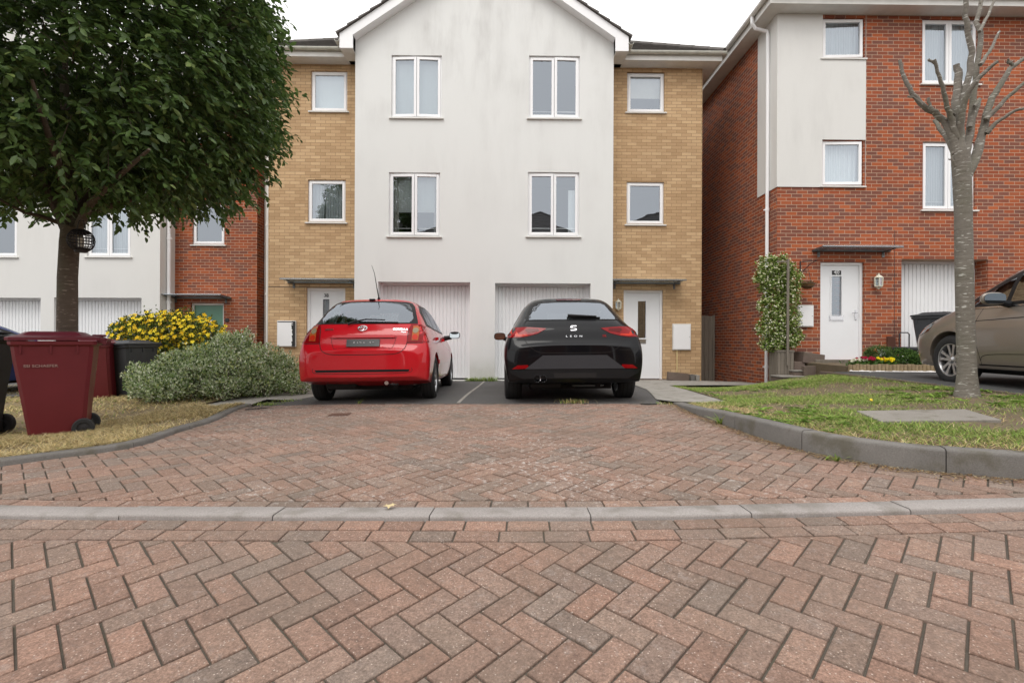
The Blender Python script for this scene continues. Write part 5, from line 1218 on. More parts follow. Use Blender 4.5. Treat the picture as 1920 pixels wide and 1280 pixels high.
# ---- black hatchback
lw_ = sym([(-.60, 1.075), (-.61, 1.11), (-.51, 1.325), (-.45, 1.348), (-.2, 1.358)])
lw_in = sym([(-.56, 1.086), (-.565, 1.12), (-.475, 1.30), (-.42, 1.325), (-.2, 1.337)])
sideB = [(.60, 1.05), (.80, 1.26), (1.0, 1.325), (1.6, 1.365), (2.3, 1.325), (2.75, 1.17), (3.1, 1.0), (2.6, .985), (1.5, 1.0)]
sideB_in = [[(1.12, 1.035), (1.12, 1.31), (1.55, 1.335), (1.90, 1.325), (1.90, 1.02)], [(1.97, 1.02), (1.97, 1.32), (2.25, 1.295), (2.7, 1.14), (2.9, 1.02)]]
blk = make_car('parked_car', LEO, 4.28, (.87, 6.12, gz(.93, 7.8)+.008), R(-.5), -.012, 'paint_black', 'glossy black hatchback with twin tailpipes, parked right of the red one', GROUP,
    (.33, .80, 3.42, .775, .225), [('rear', lw_in), ('side', sideB_in[0]), ('side', sideB_in[1]), ('front', sym([(-.60, 1.05), (-.50, 1.34), (-.2, 1.38)]))], rim='five', pitch=-math.atan(.07/2.6)*.9)
blk['root'].name = 'parked_car'
g = patch(blk, 'rear_window', 'satin_black', lw_, holes=[lw_in]); patch(blk, 'glass', 'dark_glass', lw_in, off_=.0035, parent=g, edge=False)
for s in (-1, 1):
    g = patch(blk, 'side_window', 'satin_black', sideB, 'side', side=s, holes=sideB_in, grid=.08)
    for q in sideB_in: patch(blk, 'glass', 'dark_glass', q, 'side', side=s, off_=.0035, parent=g, edge=False, grid=.1)
patch(blk, 'windscreen', 'car_glass', sym([(-.60, 1.05), (-.50, 1.34), (-.2, 1.38)]), 'front', edge=False)
patch(blk, 'high_brake_lamp', 'lamp_deep', sym([(-.17, 1.372), (-.17, 1.392)]), off_=.006, depth=.01)
for s in (-1, 1):
    q = lambda pts: [(s*a, b) for a, b in (pts if s > 0 else pts[::-1])]
    t = patch(blk, 'tail_lamp', 'lamp_red', q([(.345, .965), (.46, .90), (.60, .862), (.70, .85), (.865, .855), (.868, .93), (.845, .982), (.60, .985), (.40, .972)]), off_=.006, depth=.02)
    patch(blk, 'lamp_light_guide', 'lamp_orange', q([(.58, .875), (.70, .862), (.75, .87), (.73, .93), (.70, .89), (.60, .893)]), off_=.009, parent=t)
    patch(blk, 'lamp_light_guide', 'lamp_deep', q([(.44, .93), (.58, .91), (.62, .94), (.60, .965), (.45, .96)]), off_=.008, parent=t)
    patch(blk, 'brake_lamp', 'lamp_orange', q([(.78, .885), (.845, .885), (.835, .965), (.78, .965)]), off_=.009, parent=t)
    patch(blk, 'rear_reflector', 'lamp_red', q([(.575, .462), (.79, .455), (.72, .503), (.59, .507)]), off_=.005, depth=.01)
    line(blk, 'shut_line', [(s*.60, 1.065), (s*.64, 1.0)]); line(blk, 'shut_line', [(s*.64, .852), (s*.60, .78), (s*.52, .70), (s*.42, .66), (s*.2, .655), (0, .654)])
    line(blk, 'shut_line', [(s*.56, .69), (s*.7, .69), (s*.88, .70)], w_=.006)
    line(blk, 'shut_line', [(1.95, .98), (1.95, .6), (1.93, .27)], 'side', side=s); line(blk, 'shut_line', [(.95, 1.0), (1.02, .8), (1.15, .6), (1.18, .45)], 'side', side=s)
    mirror_part(blk, 2.80, s*(.90+.10), .965, s, 'paint_black', (.21, .135))
patch(blk, 'number_plate_panel', 'grey_trim', sym([(-.625, .455), (-.40, .625)]), off_=.010, depth=.02, grid=.15)
patch(blk, 'rear_diffuser', 'satin_black', sym([(-.66, .335), (-.80, .40), (-.82, .44), (-.60, .448)]), off_=.008, depth=.02, grid=.1)
patch(blk, 'lower_recess', 'gap', sym([(-.26, .345), (-.27, .405)]), off_=.010, depth=.001, grid=.2)
g = MB(); Mt = Matrix.Identity(4)
for y_ in (.475, .400): g.lathe([(.040, -.04), (.044, -.045), (.046, 0), (.046, .12), (.036, .12), (.036, -.03)], 20, Matrix.Translation((.01, y_, .335))@Matrix.Rotation(R(90), 4, 'Y'), cap=False)
q = g.build('twin_exhaust', M['chrome'], blk['root'], smooth=True); q.data.transform(blk['LM'])
g = MB(); g.box(.4, .9, -.45, -.0, .20, .30, b=.04); q = g.build('silencer', M['alloy'], blk['root'], smooth=True); q.data.transform(blk['LM'])
# S emblem from two hooked blades, model lettering, small badge
def strokes(ctx, y, z, polys, sc, mat, name, off_=.007):
    h, nn, _, _ = ctx['bv'].ray_cast(Vector((-1, y, z)), Vector((1, 0, 0))); nn = -nn if nn.x > 0 else nn; zax = nn.normalized(); xax = Vector((0, -1, 0)); yax = zax.cross(xax).normalized(); g = MB()
    for p in polys:
        n = len(p); a = [ctx['LM']@(h+nn*off_+xax*u*sc+yax*v*sc) for u, v in p]; b = [ctx['LM']@(h+nn*(off_-.004)+xax*u*sc+yax*v*sc) for u, v in p]; g.add(a+b, [tuple(range(n))]+[(i, (i+1) % n, (i+1) % n+n, i+n) for i in range(n)])
    return g.build(name, M[mat], ctx['root'], fix=False)
strokes(blk, -.0, .967, [[(-.5, .06), (-.5, .32), (-.32, .5), (.5, .5), (.5, .30), (-.22, .30), (-.22, .16), (-.1, .06)], [(.5, -.06), (.5, -.32), (.32, -.5), (-.5, -.5), (-.5, -.30), (.22, -.30), (.22, -.16), (.1, -.06)], [(-.42, .02), (-.1, .03), (.42, -.02), (.1, -.03)]], .078, 'chrome', 'emblem')
back_text(blk, 'model_badge', 'LEON', 0, .862, .031, 'chrome', sx=1.6, space=2.1, bold=.0004)
back_text(blk, 'trim_badge', 'FR', -.385, .862, .046, 'lamp_red', sx=1.0, bold=.001)
wiper(blk, ([(-.31, 1.10), (-.22, 1.103), (.06, 1.115)], [.008, .010, .018], [(.07, 1.106), (-.36, 1.10)]), 0, 0)

# ---- bronze people carrier on the raised drive, blue car far left
sideC = [(.50, 1.07), (.66, 1.35), (.9, 1.46), (1.6, 1.51), (2.3, 1.505), (2.72, 1.42), (3.15, 1.21), (3.42, 1.03), (2.6, 1.02), (1.5, 1.035)]
sideC_in = [[(1.12, 1.08), (1.12, 1.455), (1.6, 1.475), (1.90, 1.46), (1.90, 1.07)], [(1.97, 1.06), (1.97, 1.475), (2.28, 1.465), (2.66, 1.385), (2.66, 1.06)], [(2.72, 1.06), (2.72, 1.355), (3.1, 1.175), (3.27, 1.055)]]
YAWC = R(-8.0); hx_, hy_ = math.sin(-YAWC), math.cos(-YAWC)
wf = Vector((5.93+.09, 6.6)); # outer face of the front left wheel
left = Vector((-hy_, hx_)); fwd2 = Vector((hx_, hy_)); org = wf-fwd2*3.47-left*(.775+.11)
bei = make_car('parked_car', MPV, 4.38, (org.x, org.y, gd(0, org.y)+.005), YAWC, 0, 'paint_beige', 'bronze grey people carrier nose-in on the raised drive behind the bare tree', None,
    (.335, .82, 3.47, .775, .215), [('side', q) for q in sideC_in]+[('front', sym([(-.62, 1.10), (-.52, 1.45), (-.2, 1.52)])), ('rear', sym([(-.55, 1.15), (-.5, 1.45)]))])
patch(bei, 'windscreen', 'car_glass', sym([(-.62, 1.10), (-.52, 1.45), (-.2, 1.52)]), 'front', edge=False); patch(bei, 'rear_window', 'dark_glass', sym([(-.58, 1.12), (-.53, 1.48)]), edge=False)
for s in (-1, 1):
    g = patch(bei, 'side_window', 'satin_black', sideC, 'side', side=s, holes=sideC_in, grid=.08)
    for q in sideC_in: patch(bei, 'glass', 'dark_glass', q, 'side', side=s, off_=.0035, parent=g, edge=False, grid=.1)
    line(bei, 'window_chrome', [(.5, 1.055), (1.5, 1.02), (2.6, 1.005), (3.44, 1.018)], 'side', side=s, w_=.02, mat='chrome', off_=.006)
    line(bei, 'window_chrome', [(3.44, 1.02), (3.15, 1.225), (2.72, 1.435), (2.3, 1.52), (1.6, 1.535)], 'side', side=s, w_=.016, mat='chrome', off_=.006)
    line(bei, 'shut_line', [(3.02, 1.0), (3.06, .8), (3.02, .55), (2.98, .28)], 'side', side=s); line(bei, 'shut_line', [(1.93, 1.02), (1.93, .27)], 'side', side=s)
    line(bei, 'body_crease', [(1.1, .885), (2.2, .865), (3.02, .845), (3.2, .84)], 'side', side=s, w_=.010); line(bei, 'body_crease', [(1.2, .46), (2.0, .44), (2.85, .42), (2.99, .34)], 'side', side=s, w_=.008)
    patch(bei, 'sill_moulding', 'satin_black', [(1.25, .235), (3.02, .235), (3.02, .30), (1.25, .30)], 'side', side=s, off_=.010, grid=.2)
    patch(bei, 'headlamp', 'mirror', [(3.90, .735), (4.20, .66), (4.26, .72), (4.05, .82), (3.86, .85)], 'side', side=s, off_=.006)
    mirror_part(bei, 2.60, s*(.89+.11), 1.09, s, 'paint_beige', (.26, .15), -.05)
    patch(bei, 'arch_lip', 'paint_beige', arc(3.47, .335, .425, 8, 172, 16)+arc(3.47, .335, .392, 172, 8, 16), 'side', side=s, off_=.012, grid=.3)
XB = -10.42
blu = make_car('parked_car', COR, 4.18, (XB, 7.15, gz(XB, 9)+.04), 0, 0, 'paint_blue', 'dark blue car at far left, mostly hidden behind the wheelie bins', None, (.31, .80, 3.38, .745, .195), [('side', sideA_in[1]), ('side', sideA_in[2]), ('front', fw)], rim='five')
patch(blu, 'windscreen', 'car_glass', fw, 'front', edge=False)
for s in (-1, 1):
    g = patch(blu, 'side_window', 'satin_black', sideA, 'side', side=s, holes=sideA_in[1:], grid=.08)
    for q in sideA_in[1:]: patch(blu, 'glass', 'dark_glass', q, 'side', side=s, off_=.0035, parent=g, edge=False, grid=.1)
    line(blu, 'shut_line', [(1.93, 1.0), (1.93, .27)], 'side', side=s); mirror_part(blu, 2.72, s*.985, .985, s, 'paint_blue')
# ------------------------------------------------------------------ foliage tools
def vnoise(x, y, s=1.0, seed=0):
    r = np.random.default_rng(seed); v = 0
    for k in range(7): a = r.uniform(0, 6.28); f = r.uniform(.6, 2.2)*s; v = v+np.sin(x*f*np.cos(a)+y*f*np.sin(a)+r.uniform(0, 6.28))
    return v/7*1.6
def unit(a): return a/np.maximum(np.linalg.norm(a, axis=1, keepdims=True), 1e-9)
LEAF6 = (np.array([(0, 0, 0), (.30, .42, .10), (.68, .38, .08), (1, 0, -.10), (.68, -.38, .08), (.30, -.42, .10)]), np.array([(0, 1, 2, 3), (0, 3, 4, 5)]))
LEAF4 = (np.array([(0, 0, 0), (.5, .5, .12), (1, 0, 0), (.5, -.5, .12)]), np.array([(0, 1, 2, 3)]))
BLADE = (np.array([(0, -.5, 0), (0, .5, 0), (.55, .38, 0), (.55, -.38, 0), (1, .06, 0), (1, -.06, 0)]), np.array([(0, 1, 2, 3), (3, 2, 4, 5)]))
def leaves(name, pos, d, nrm, ln, wd, col, tmpl, mat, parent=None, bend=None):
    T, F = tmpl; n = len(pos); d = unit(d); s = unit(np.cross(nrm, d)); u = np.cross(d, s)
    ln = np.broadcast_to(np.asarray(ln, float).reshape(-1, 1), (n, 1)); wd = np.broadcast_to(np.asarray(wd, float).reshape(-1, 1), (n, 1)); out = np.empty((n, len(T), 3))
    for i, (a, b, c) in enumerate(T):
        q = pos+d*(a*ln)+s*(b*wd)+u*(c*wd)
        if bend is not None: q = q+bend*(a*a)
        out[:, i] = q
    V = out.reshape(-1, 3); FF = (F[None]+(np.arange(n)*len(T))[:, None, None]).reshape(-1, F.shape[1]); C = np.repeat(col, len(T), axis=0)
    return npmesh(name, V, FF, M[mat], parent, C)
def pal(n, cols, j=.15, w=None):
    c = np.array(cols, float); k = RNG.choice(len(c), n, p=w); return c[k]*RNG.uniform(1-j, 1+j, (n, 1))
def under(root):
    o = Vector(root.location)
    for ch in [q for q in bpy.data.objects if q.parent == root]: ch.location = Vector(ch.location)-o
# ---- leafy street tree on the left
TX, TY = P(127, 500, 5.3).x, 5.3; TZ = gz(TX, TY)
tree = empty('street_tree', (TX, TY, TZ), label='leafy street tree with dense dark green crown and straight brown trunk', cat='tree')
mb = MB(); q = lambda px, py, Y: P(px, py, Y)
mb.tube([(TX-.02, TY, TZ-.1), (TX-.01, TY, TZ+.1), (TX, TY, .6), q(127, 520, 5.3), q(130, 455, 5.3), q(136, 425, 5.3)], [.118, .098, .092, .087, .087, .098], 18, wob=.03)
limbs = [([q(134, 440, 5.3), q(112, 395, 5.3), q(92, 352, 5.35), q(60, 280, 5.5), q(30, 150, 5.8)], [.10, .078, .068, .05, .02]),
 ([q(138, 440, 5.3), q(150, 395, 5.35), q(172, 365, 5.5), q(200, 300, 5.7), q(240, 180, 5.9)], [.09, .07, .06, .045, .02]),
 ([q(136, 440, 5.3), q(132, 380, 5.4), q(128, 300, 5.5), q(120, 150, 5.6), q(120, 0, 5.6)], [.10, .08, .07, .05, .03]),
 ([q(112, 418, 5.3), q(75, 405, 5.2), q(45, 398, 5.1), q(10, 380, 5.0), q(-60, 340, 4.9)], [.032, .026, .02, .015, .008]),
 ([q(148, 425, 5.3), q(165, 388, 5.0), q(200, 350, 4.7), q(280, 280, 4.4)], [.06, .045, .035, .015]),
 ([q(160, 400, 5.3), q(230, 380, 5.3), q(320, 350, 5.3), q(400, 300, 5.3)], [.045, .03, .02, .01]), ([q(130, 400, 5.3), q(120, 340, 4.8), q(90, 250, 4.2), q(60, 150, 3.9)], [.06, .05, .03, .015]),
 ([q(60, 397, 5.15), q(40, 385, 5.1), q(22, 360, 5.0)], [.012, .009, .005]), ([q(78, 404, 5.2), q(60, 425, 5.1), q(52, 415, 5.1)], [.008, .005, .003])]
for p_, r_ in limbs:
    r_ = [q_*.8 for q_ in r_]; mb.tube(smooth_line([tuple(v) for v in p_], 4) if False else p_, r_, 10, wob=.04)
CC = np.array([TX+.02, TY-.02, 4.15]); RH, RU, RD = 1.96, 2.7, 2.0
nt_ = 6900; th = RNG.uniform(0, 2*np.pi, nt_); cz = RNG.uniform(-1, 1, nt_); sz = np.sqrt(1-cz**2); D = np.stack([sz*np.cos(th), sz*np.sin(th), cz], 1)
p = 2.7; sup = (np.abs(D[:, 0])**2+np.abs(D[:, 1])**2)**.5; den = (sup**p+np.abs(D[:, 2])**p)**(1/p); D2 = D/den[:, None]
lump = 1+.07*vnoise(th*2.2, cz*3, 1.2, 3)+.05*vnoise(th*5, cz*7, 1.3, 4)
rad = np.where(RNG.random(nt_) < .72, RNG.uniform(.84, 1.0, nt_), RNG.uniform(.45, .84, nt_))*lump
RHZ = RH*(1-.16*np.clip(-D2[:, 2], 0, 1)**1.5); SC = np.stack([RHZ, RHZ, np.where(D2[:, 2] > 0, RU, RD)], 1)
B = CC+D2*SC*rad[:, None]; keepm = (B[:, 2] > 2.52+.10*vnoise(B[:, 0], B[:, 1], 2.5, 8)+.10*(B[:, 1]-5.3)-.30*np.clip((B[:, 0]-TX-.6)/1.2, 0, 1)*np.clip((5.9-B[:, 1])/1.0, 0, 1)) & (B[:, 0] > -9); B = B[keepm]; D = D[keepm]; nt2 = len(B)
TD = unit(unit(D*np.array([1, 1, .6]))*1.0+RNG.normal(0, .45, (nt2, 3))+np.array([0, 0, -.35]))
NL = 15; tl = RNG.uniform(.22, .42, nt2); pos = []; dr = []; nn_ = []; ll = []
for k in range(NL):
    t = (k+.5)/NL; side = np.cross(TD, np.array([0, 0, 1.0])); side = unit(side)*(1 if k % 2 else -1)
    dd_ = unit(TD*.75+side*.75+RNG.normal(0, .28, (nt2, 3))+np.array([0, 0, -.30])); bp = B+TD*(tl*t)[:, None]+np.array([0, 0, -1])*(tl*t*t*.25)[:, None]
    pos.append(bp+RNG.normal(0, .012, (nt2, 3))); dr.append(dd_); nn_.append(unit(np.array([0, 0, 1.0])+RNG.normal(0, .45, (nt2, 3))+D*.35)); ll.append(RNG.uniform(.055, .108, nt2))
pos = np.concatenate(pos); dr = np.concatenate(dr); nn_ = np.concatenate(nn_); ll = np.concatenate(ll)
c = pal(len(pos), [(.085, .150, .038), (.108, .182, .050), (.135, .215, .066), (.066, .118, .040), (.20, .27, .08)], .25, [.28, .28, .2, .18, .06])
leaves('crown', pos, dr, nn_, ll, ll*.52, c, LEAF6, 'leaf', tree)
for i in range(0, nt2, 3):
    b = Vector(B[i]); e = b+Vector(TD[i])*float(tl[i])*.9; s_ = b.lerp(Vector((TX, TY, 3.2)), .12); mb.tube([s_, b, e-Vector((0, 0, .03))], [.006, .004, .002], 3, cap=False)
mb.build('trunk', M['bark_dark'], tree, smooth=True, ang=80, fix=False); under(tree)
# lantern hung in the fork
L0 = P(152, 451, 5.12); ln_ = empty('hanging_lantern', tuple(L0), label='round black slatted lantern hanging from the fork of the leafy tree', cat='lantern'); ln_.scale = (.86, .86, 1.15)
g = MB()
for k in range(26):
    a = 2*math.pi*k/26; pts = [(math.cos(a)*.13*math.sin(t)**.8, math.sin(a)*.13*math.sin(t)**.8, -.10*math.cos(t)) for t in [R(25+130*i/10) for i in range(11)]]; g.tube([Vector(x) for x in pts], .0035, 4)
for zz, r_ in ((-.07, .085), (-.04, .115), (-.013, .126), (.013, .126), (.04, .115), (.07, .085)): g.tube([(math.cos(t)*r_, math.sin(t)*r_, zz) for t in [2*math.pi*i/24 for i in range(25)]], .004, 4)
g.lathe([(.001, .095), (.055, .095), (.062, .085), (.085, .068)], 24, cap=False); g.lathe([(.09, -.07), (.07, -.085), (.06, -.105), (.001, -.107)], 24, cap=False)
g.build('lantern_frame', M['black'], ln_)
g = MB(); g.tube([(-.055, 0, .09), (-.03, 0, .17), (0, .02, .20), (.03, 0, .17), (.055, 0, .09)], .004, 5); g.tube([(0, .02, .20), (-.03, .1, .26)], .003, 5); g.build('hanger', M['black'], ln_)
g = MB(); g.lathe([(.001, -.06), (.03, -.06), (.03, .03), (.001, .035)], 14); g.build('candle', M['lantern_white'], ln_)
# ---- pollarded tree on the right
PT = P(1813, 738, 5.07); PT.z = gv(PT.x, PT.y); bt = empty('pollarded_tree', tuple(PT), label='bare pollarded tree with grey bark on the grass verge', cat='tree')
def br(pts, r, dy=0): return ([P(a, b, 5.07+dy*i/(len(pts)-1)) for i, (a, b) in enumerate(pts)], r)
mb = MB(); k_ = 5.07/920
mb.tube([Vector((PT.x, PT.y, PT.z-.08)), P(1813, 728, 5.07), P(1813, 700, 5.07), P(1810, 600, 5.07), P(1808, 500, 5.07), P(1806, 400, 5.07), P(1803, 320, 5.07), P(1801, 285, 5.07)], [.125, .096, .082, .077, .076, .075, .077, .08], 20, wob=.025)
BR = [br([(1798, 300), (1789, 270), (1772, 226), (1752, 212), (1736, 203), (1710, 174), (1695, 148), (1687, 113)], [.07, .055, .043, .04, .036, .03, .026, .021], .1), br([(1728, 197), (1715, 184), (1702, 181)], [.016, .013, .011]), br([(1748, 208), (1742, 195), (1740, 184)], [.022, .019, .017]),
 br([(1792, 290), (1782, 267), (1762, 240), (1752, 226)], [.05, .035, .028, .024], .3), br([(1793, 260), (1784, 225), (1777, 203), (1770, 172), (1762, 145), (1752, 112)], [.05, .035, .03, .026, .022, .019], -.15), br([(1756, 122), (1748, 117), (1741, 112)], [.018, .017, .016]),
 br([(1800, 295), (1797, 250), (1792, 203), (1795, 165), (1799, 140), (1793, 121)], [.085, .065, .055, .05, .046, .036], .05), br([(1797, 260), (1803, 205), (1818, 170), (1841, 141), (1871, 115)], [.05, .04, .034, .028, .02], -.3),
 br([(1799, 240), (1806, 190), (1815, 150), (1823, 98), (1815, 60), (1811, 30), (1809, -20), (1815, -60)], [.05, .043, .04, .036, .033, .03, .027, .024], -.1), br([(1809, 290), (1818, 255), (1824, 197), (1830, 131), (1841, 66), (1830, 43), (1838, 10), (1846, -40)], [.06, .05, .042, .036, .032, .03, .027, .022], .3),
 br([(1838, 122), (1850, 104), (1862, 85), (1874, 59)], [.026, .022, .019, .015], .2), br([(1836, 60), (1846, 40), (1856, 24), (1869, -10)], [.022, .02, .018, .014], .4), br([(1809, 330), (1828, 300), (1841, 256), (1850, 213), (1862, 182), (1875, 160), (1894, 128), (1920, 110), (1950, 95)], [.085, .062, .052, .045, .04, .037, .031, .026, .02], .15),
 br([(1898, 124), (1893, 118), (1890, 114)], [.022, .022, .021]), br([(1848, 225), (1866, 206), (1884, 188), (1905, 168), (1935, 145)], [.036, .03, .026, .024, .02], -.1), br([(1850, 250), (1866, 232), (1884, 220), (1902, 208), (1925, 202), (1960, 196)], [.034, .026, .022, .02, .018, .016], -.2),
 br([(1799, 325), (1791, 312), (1784, 296)], [.03, .02, .014]), br([(1784, 300), (1779, 299)], [.010, .008]), br([(1826, 200), (1832, 192), (1836, 186)], [.02, .02, .02], .2), br([(1818, 240), (1832, 205), (1838, 187)], [.03, .022, .018], .3), br([(1792, 215), (1788, 214), (1784, 213)], [.018, .017, .015])]
BR = [(p_, [q_*.74 for q_ in r_]) for p_, r_ in BR]
for p_, r_ in BR:
    pts = []; rad_ = []
    for i in range(len(p_)-1):
        for t in (0, .34, .67): pts.append(p_[i].lerp(p_[i+1], t)+Vector((random.uniform(-.004, .004), random.uniform(-.01, .01), random.uniform(-.004, .004))) if i+t > 0 else p_[0]); rad_.append(r_[i]+(r_[i+1]-r_[i])*t)
    pts.append(p_[-1]); rad_.append(r_[-1]); mb.tube(pts, rad_, 10, wob=.05)
for k in range(26):      # knuckles and cut stubs
    p_, r_ = random.choice(BR); i = random.randrange(1, len(p_)) if len(p_) > 2 else 1; c0 = p_[i]; d_ = Vector((random.uniform(-1, 1), random.uniform(-1, .3), random.uniform(-.1, .8))).normalized(); mb.tube([c0, c0+d_*(r_[i]+.012)], [r_[i]*.55, r_[i]*.35], 7)
mb.build('trunk', M['bark_grey'], bt, smooth=True, ang=80, fix=False); under(bt)
# ---- shrubs
def blobs(ells, n, shell=.35):
    w_ = np.array([e[3]*e[4]+e[4]*e[5]+e[3]*e[5] for e in ells]); k = RNG.choice(len(ells), n, p=w_/w_.sum()); E = np.array(ells)[k]; D = unit(RNG.normal(0, 1, (n, 3))); r = 1-shell*RNG.random(n)**1.6+np.where(RNG.random(n) < .14, RNG.uniform(0, .22, n), 0)
    return E[:, :3]+D*E[:, 3:6]*r[:, None], D
def shrub(name, ells, n, ln, cols, w, label, cat, wid=.5, up=.5, base=None, tm=LEAF4, stems=True, extra=None, group=None, shell=.35):
    e0 = ells[0]; bz = base if base is not None else gz(e0[0], e0[1]); cx = float(np.mean([e[0] for e in ells])); cy = float(np.mean([e[1] for e in ells])); root = empty(name, (cx, cy, bz), label=label, cat=cat, group=group)
    P0, D0 = blobs(ells, n//6, shell); k = np.repeat(np.arange(len(P0)), 6); pos = P0[k]+RNG.normal(0, ln*.45, (len(k), 3)); D = D0[k]
    d = unit(D*.7+RNG.normal(0, .6, (len(k), 3))+np.array([0, 0, up])); L_ = RNG.uniform(ln*.7, ln*1.3, len(k)); m = pos[:, 2] > bz+.01
    leaves('foliage', pos[m], d[m], unit(D+RNG.normal(0, .5, D.shape)+np.array([0, 0, .6]))[m], L_[m], L_[m]*wid, pal(int(m.sum()), cols, .2, w), tm, 'bush_leaf', root)
    if stems:
        g = MB()
        for i in range(min(260, len(P0))):
            p_ = Vector(P0[i]); 
            e = min(ells, key=lambda e: (Vector(e[:3])-p_).length); b = Vector((e[0]+random.uniform(-.15, .15)*e[3], e[1]+random.uniform(-.15, .15)*e[4], bz)); g.tube([b, b.lerp(p_, .55)+Vector((0, 0, .04)), p_], [.008, .005, .002], 4, cap=False)
        g.build('stems', M['bark_dark'], root, fix=False)
    if extra: extra(root, P0, D0)
    under(root); return root
def ell(px, py, Y, rx, ry, rz): p_ = P(px, py, Y); return (p_.x, p_.y, p_.z, rx, ry, rz)
VAR = [(.34, .43, .22), (.56, .62, .42), (.76, .78, .62), (.18, .27, .09), (.42, .48, .19), (.06, .10, .03)]
shrub('variegated_shrub', [ell(285, 722, 7.9, .30, .35, .28), ell(262, 705, 8.1, .18, .3, .22), ell(330, 703, 8.2, .34, .4, .40), ell(305, 730, 7.6, .36, .25, .16), ell(372, 712, 8.0, .36, .4, .34), ell(385, 690, 8.6, .5, .5, .42), ell(438, 672, 8.9, .42, .5, .46), ell(440, 700, 8.2, .5, .45, .38), ell(420, 726, 7.8, .3, .25, .16), ell(495, 690, 8.8, .48, .5, .42), ell(490, 716, 8.2, .42, .35, .24), ell(535, 704, 8.9, .40, .5, .30), ell(558, 718, 8.3, .22, .3, .20), ell(350, 680, 8.5, .25, .3, .25), ell(425, 650, 9.0, .26, .3, .24), ell(458, 640, 9.1, .16, .2, .22), ell(405, 668, 8.7, .2, .2, .2), ell(520, 682, 9.0, .2, .2, .2)],
    46000, .042, VAR, [.24, .20, .14, .18, .14, .10], 'low spreading cream and green variegated shrub beside the red hatchback', 'shrub', .55, .5, base=-.14, shell=.5)
def flowers(cols, n, sz, bias=-.3, face=None):
    def f(root, P0, D0):
        k = np.where((D0[:, 2] > bias) & (D0[:, 1] < .5))[0]; k = RNG.choice(k, min(n, len(k)), replace=False); pos = []; d = []; nn = []; C = []
        for i in k:
            o = P0[i]+D0[i]*.04+np.array([0, 0, .02]); nv = unit((D0[i]*.6+np.array([RNG.normal(0, .3), -.7, .5+RNG.normal(0, .3)]))[None])[0]; a = np.cross(nv, [0, 0, 1.0]); a /= np.linalg.norm(a); b = np.cross(nv, a); col = np.array(cols[RNG.integers(len(cols))])*RNG.uniform(.85, 1.1); ph = RNG.uniform(0, 6)
            for j in range(5): t = ph+j*2*math.pi/5; pos.append(o); d.append(a*math.cos(t)+b*math.sin(t)+nv*.25); nn.append(nv); C.append(col)
            for j in range(2): pos.append(o+nv*sz*.15); d.append(a*math.cos(ph+j)+nv*.3); nn.append(nv); C.append(col*np.array([.9, .7, .5]))
        n7 = len(pos); L_ = np.tile([sz]*5+[sz*.4]*2, len(k)); leaves('flowers', np.array(pos), np.array(d), np.array(nn), L_, L_*.8, np.array(C), LEAF6, 'bush_leaf', root)
    return f
shrub('flowering_shrub', [ell(300, 640, 10.3, .72, .6, .58), ell(258, 640, 10.3, .45, .5, .50), ell(345, 640, 10.3, .66, .6, .60), ell(385, 655, 10.2, .40, .5, .6), ell(238, 622, 10.3, .28, .3, .24), ell(300, 672, 10.1, .9, .5, .4), ell(270, 610, 10.3, .25, .3, .18), ell(330, 605, 10.3, .3, .3, .18)],
    26000, .055, [(.10, .15, .03), (.14, .20, .04), (.05, .08, .02), (.19, .20, .05), (.13, .08, .03)], [.3, .25, .25, .12, .08], 'rounded shrub covered in bright yellow flowers behind the wheelie bins', 'shrub', .42, .6, base=-.18, extra=flowers([(.88, .66, .02), (.90, .74, .04), (.84, .56, .015)], 620, .048, -.15))
# climber on its trellis by the right hand house
JX = P(1460, 560, 9.75).x
def jasmine_fl(root, P0, D0): flowers([(.66, .66, .44), (.58, .60, .36), (.76, .75, .60)], 1250, .019, -.9)(root, P0, D0)
jl = []
for i, (px, py, rx, rz) in enumerate([(1440, 500, .24, .22), (1462, 500, .22, .22), (1485, 525, .16, .25), (1450, 535, .30, .25), (1478, 560, .25, .25), (1445, 575, .28, .28), (1475, 600, .26, .28), (1448, 615, .28, .26), (1480, 632, .22, .2), (1447, 645, .22, .12), (1466, 640, .3, .16), (1440, 520, .25, .2)]): jl.append(ell(px, py, 9.75, rx*random.uniform(.8, 1.15), .16, rz*random.uniform(.85, 1.1)))
shrub('climbing_plant', jl, 19000, .045, [(.16, .25, .04), (.26, .36, .08), (.07, .12, .025), (.42, .47, .18)], [.3, .3, .2, .2], 'tall narrow climber covered in cream flowers beside white front door 40', 'climber', .5, .2, base=.0, extra=jasmine_fl, stems=False, shell=.6)
def post_obj(name, label, cat):
    o = empty(name, (JX, 9.75, 0), label=label, cat=cat); return o
o = empty('trellis_planter', tuple(P(1472, 712, 9.62)), label='weathered slatted wooden planter with a tall trellis post under the cream flowered climber', cat='planter')
g = MB(); a, z1 = pw(1457, 656, 9.6); b, z0 = pw(1487, 716, 9.6); n_ = 5
for i in range(n_): xa = a+(b-a)*i/n_; g.box(xa+.003, a+(b-a)*(i+1)/n_-.003, 9.58-random.random()*.006, 9.61, z0-.05, z1, b=.003); g.box(xa+.003, a+(b-a)*(i+1)/n_-.003, 9.88, 9.905, z0-.05, z1)
g.box(a, a+.02, 9.612, 9.878, z0, z1); g.box(b-.02, b, 9.612, 9.878, z0, z1); g.box(a-.01, b+.01, 9.565, 9.578, z1-.04, z1, b=.003); g.build('planter_box', M['timber'], o)
g = MB(); g.box(a+.02, b-.02, 9.615, 9.875, z1-.12, z1-.06); g.build('soil', M['soil'], o)
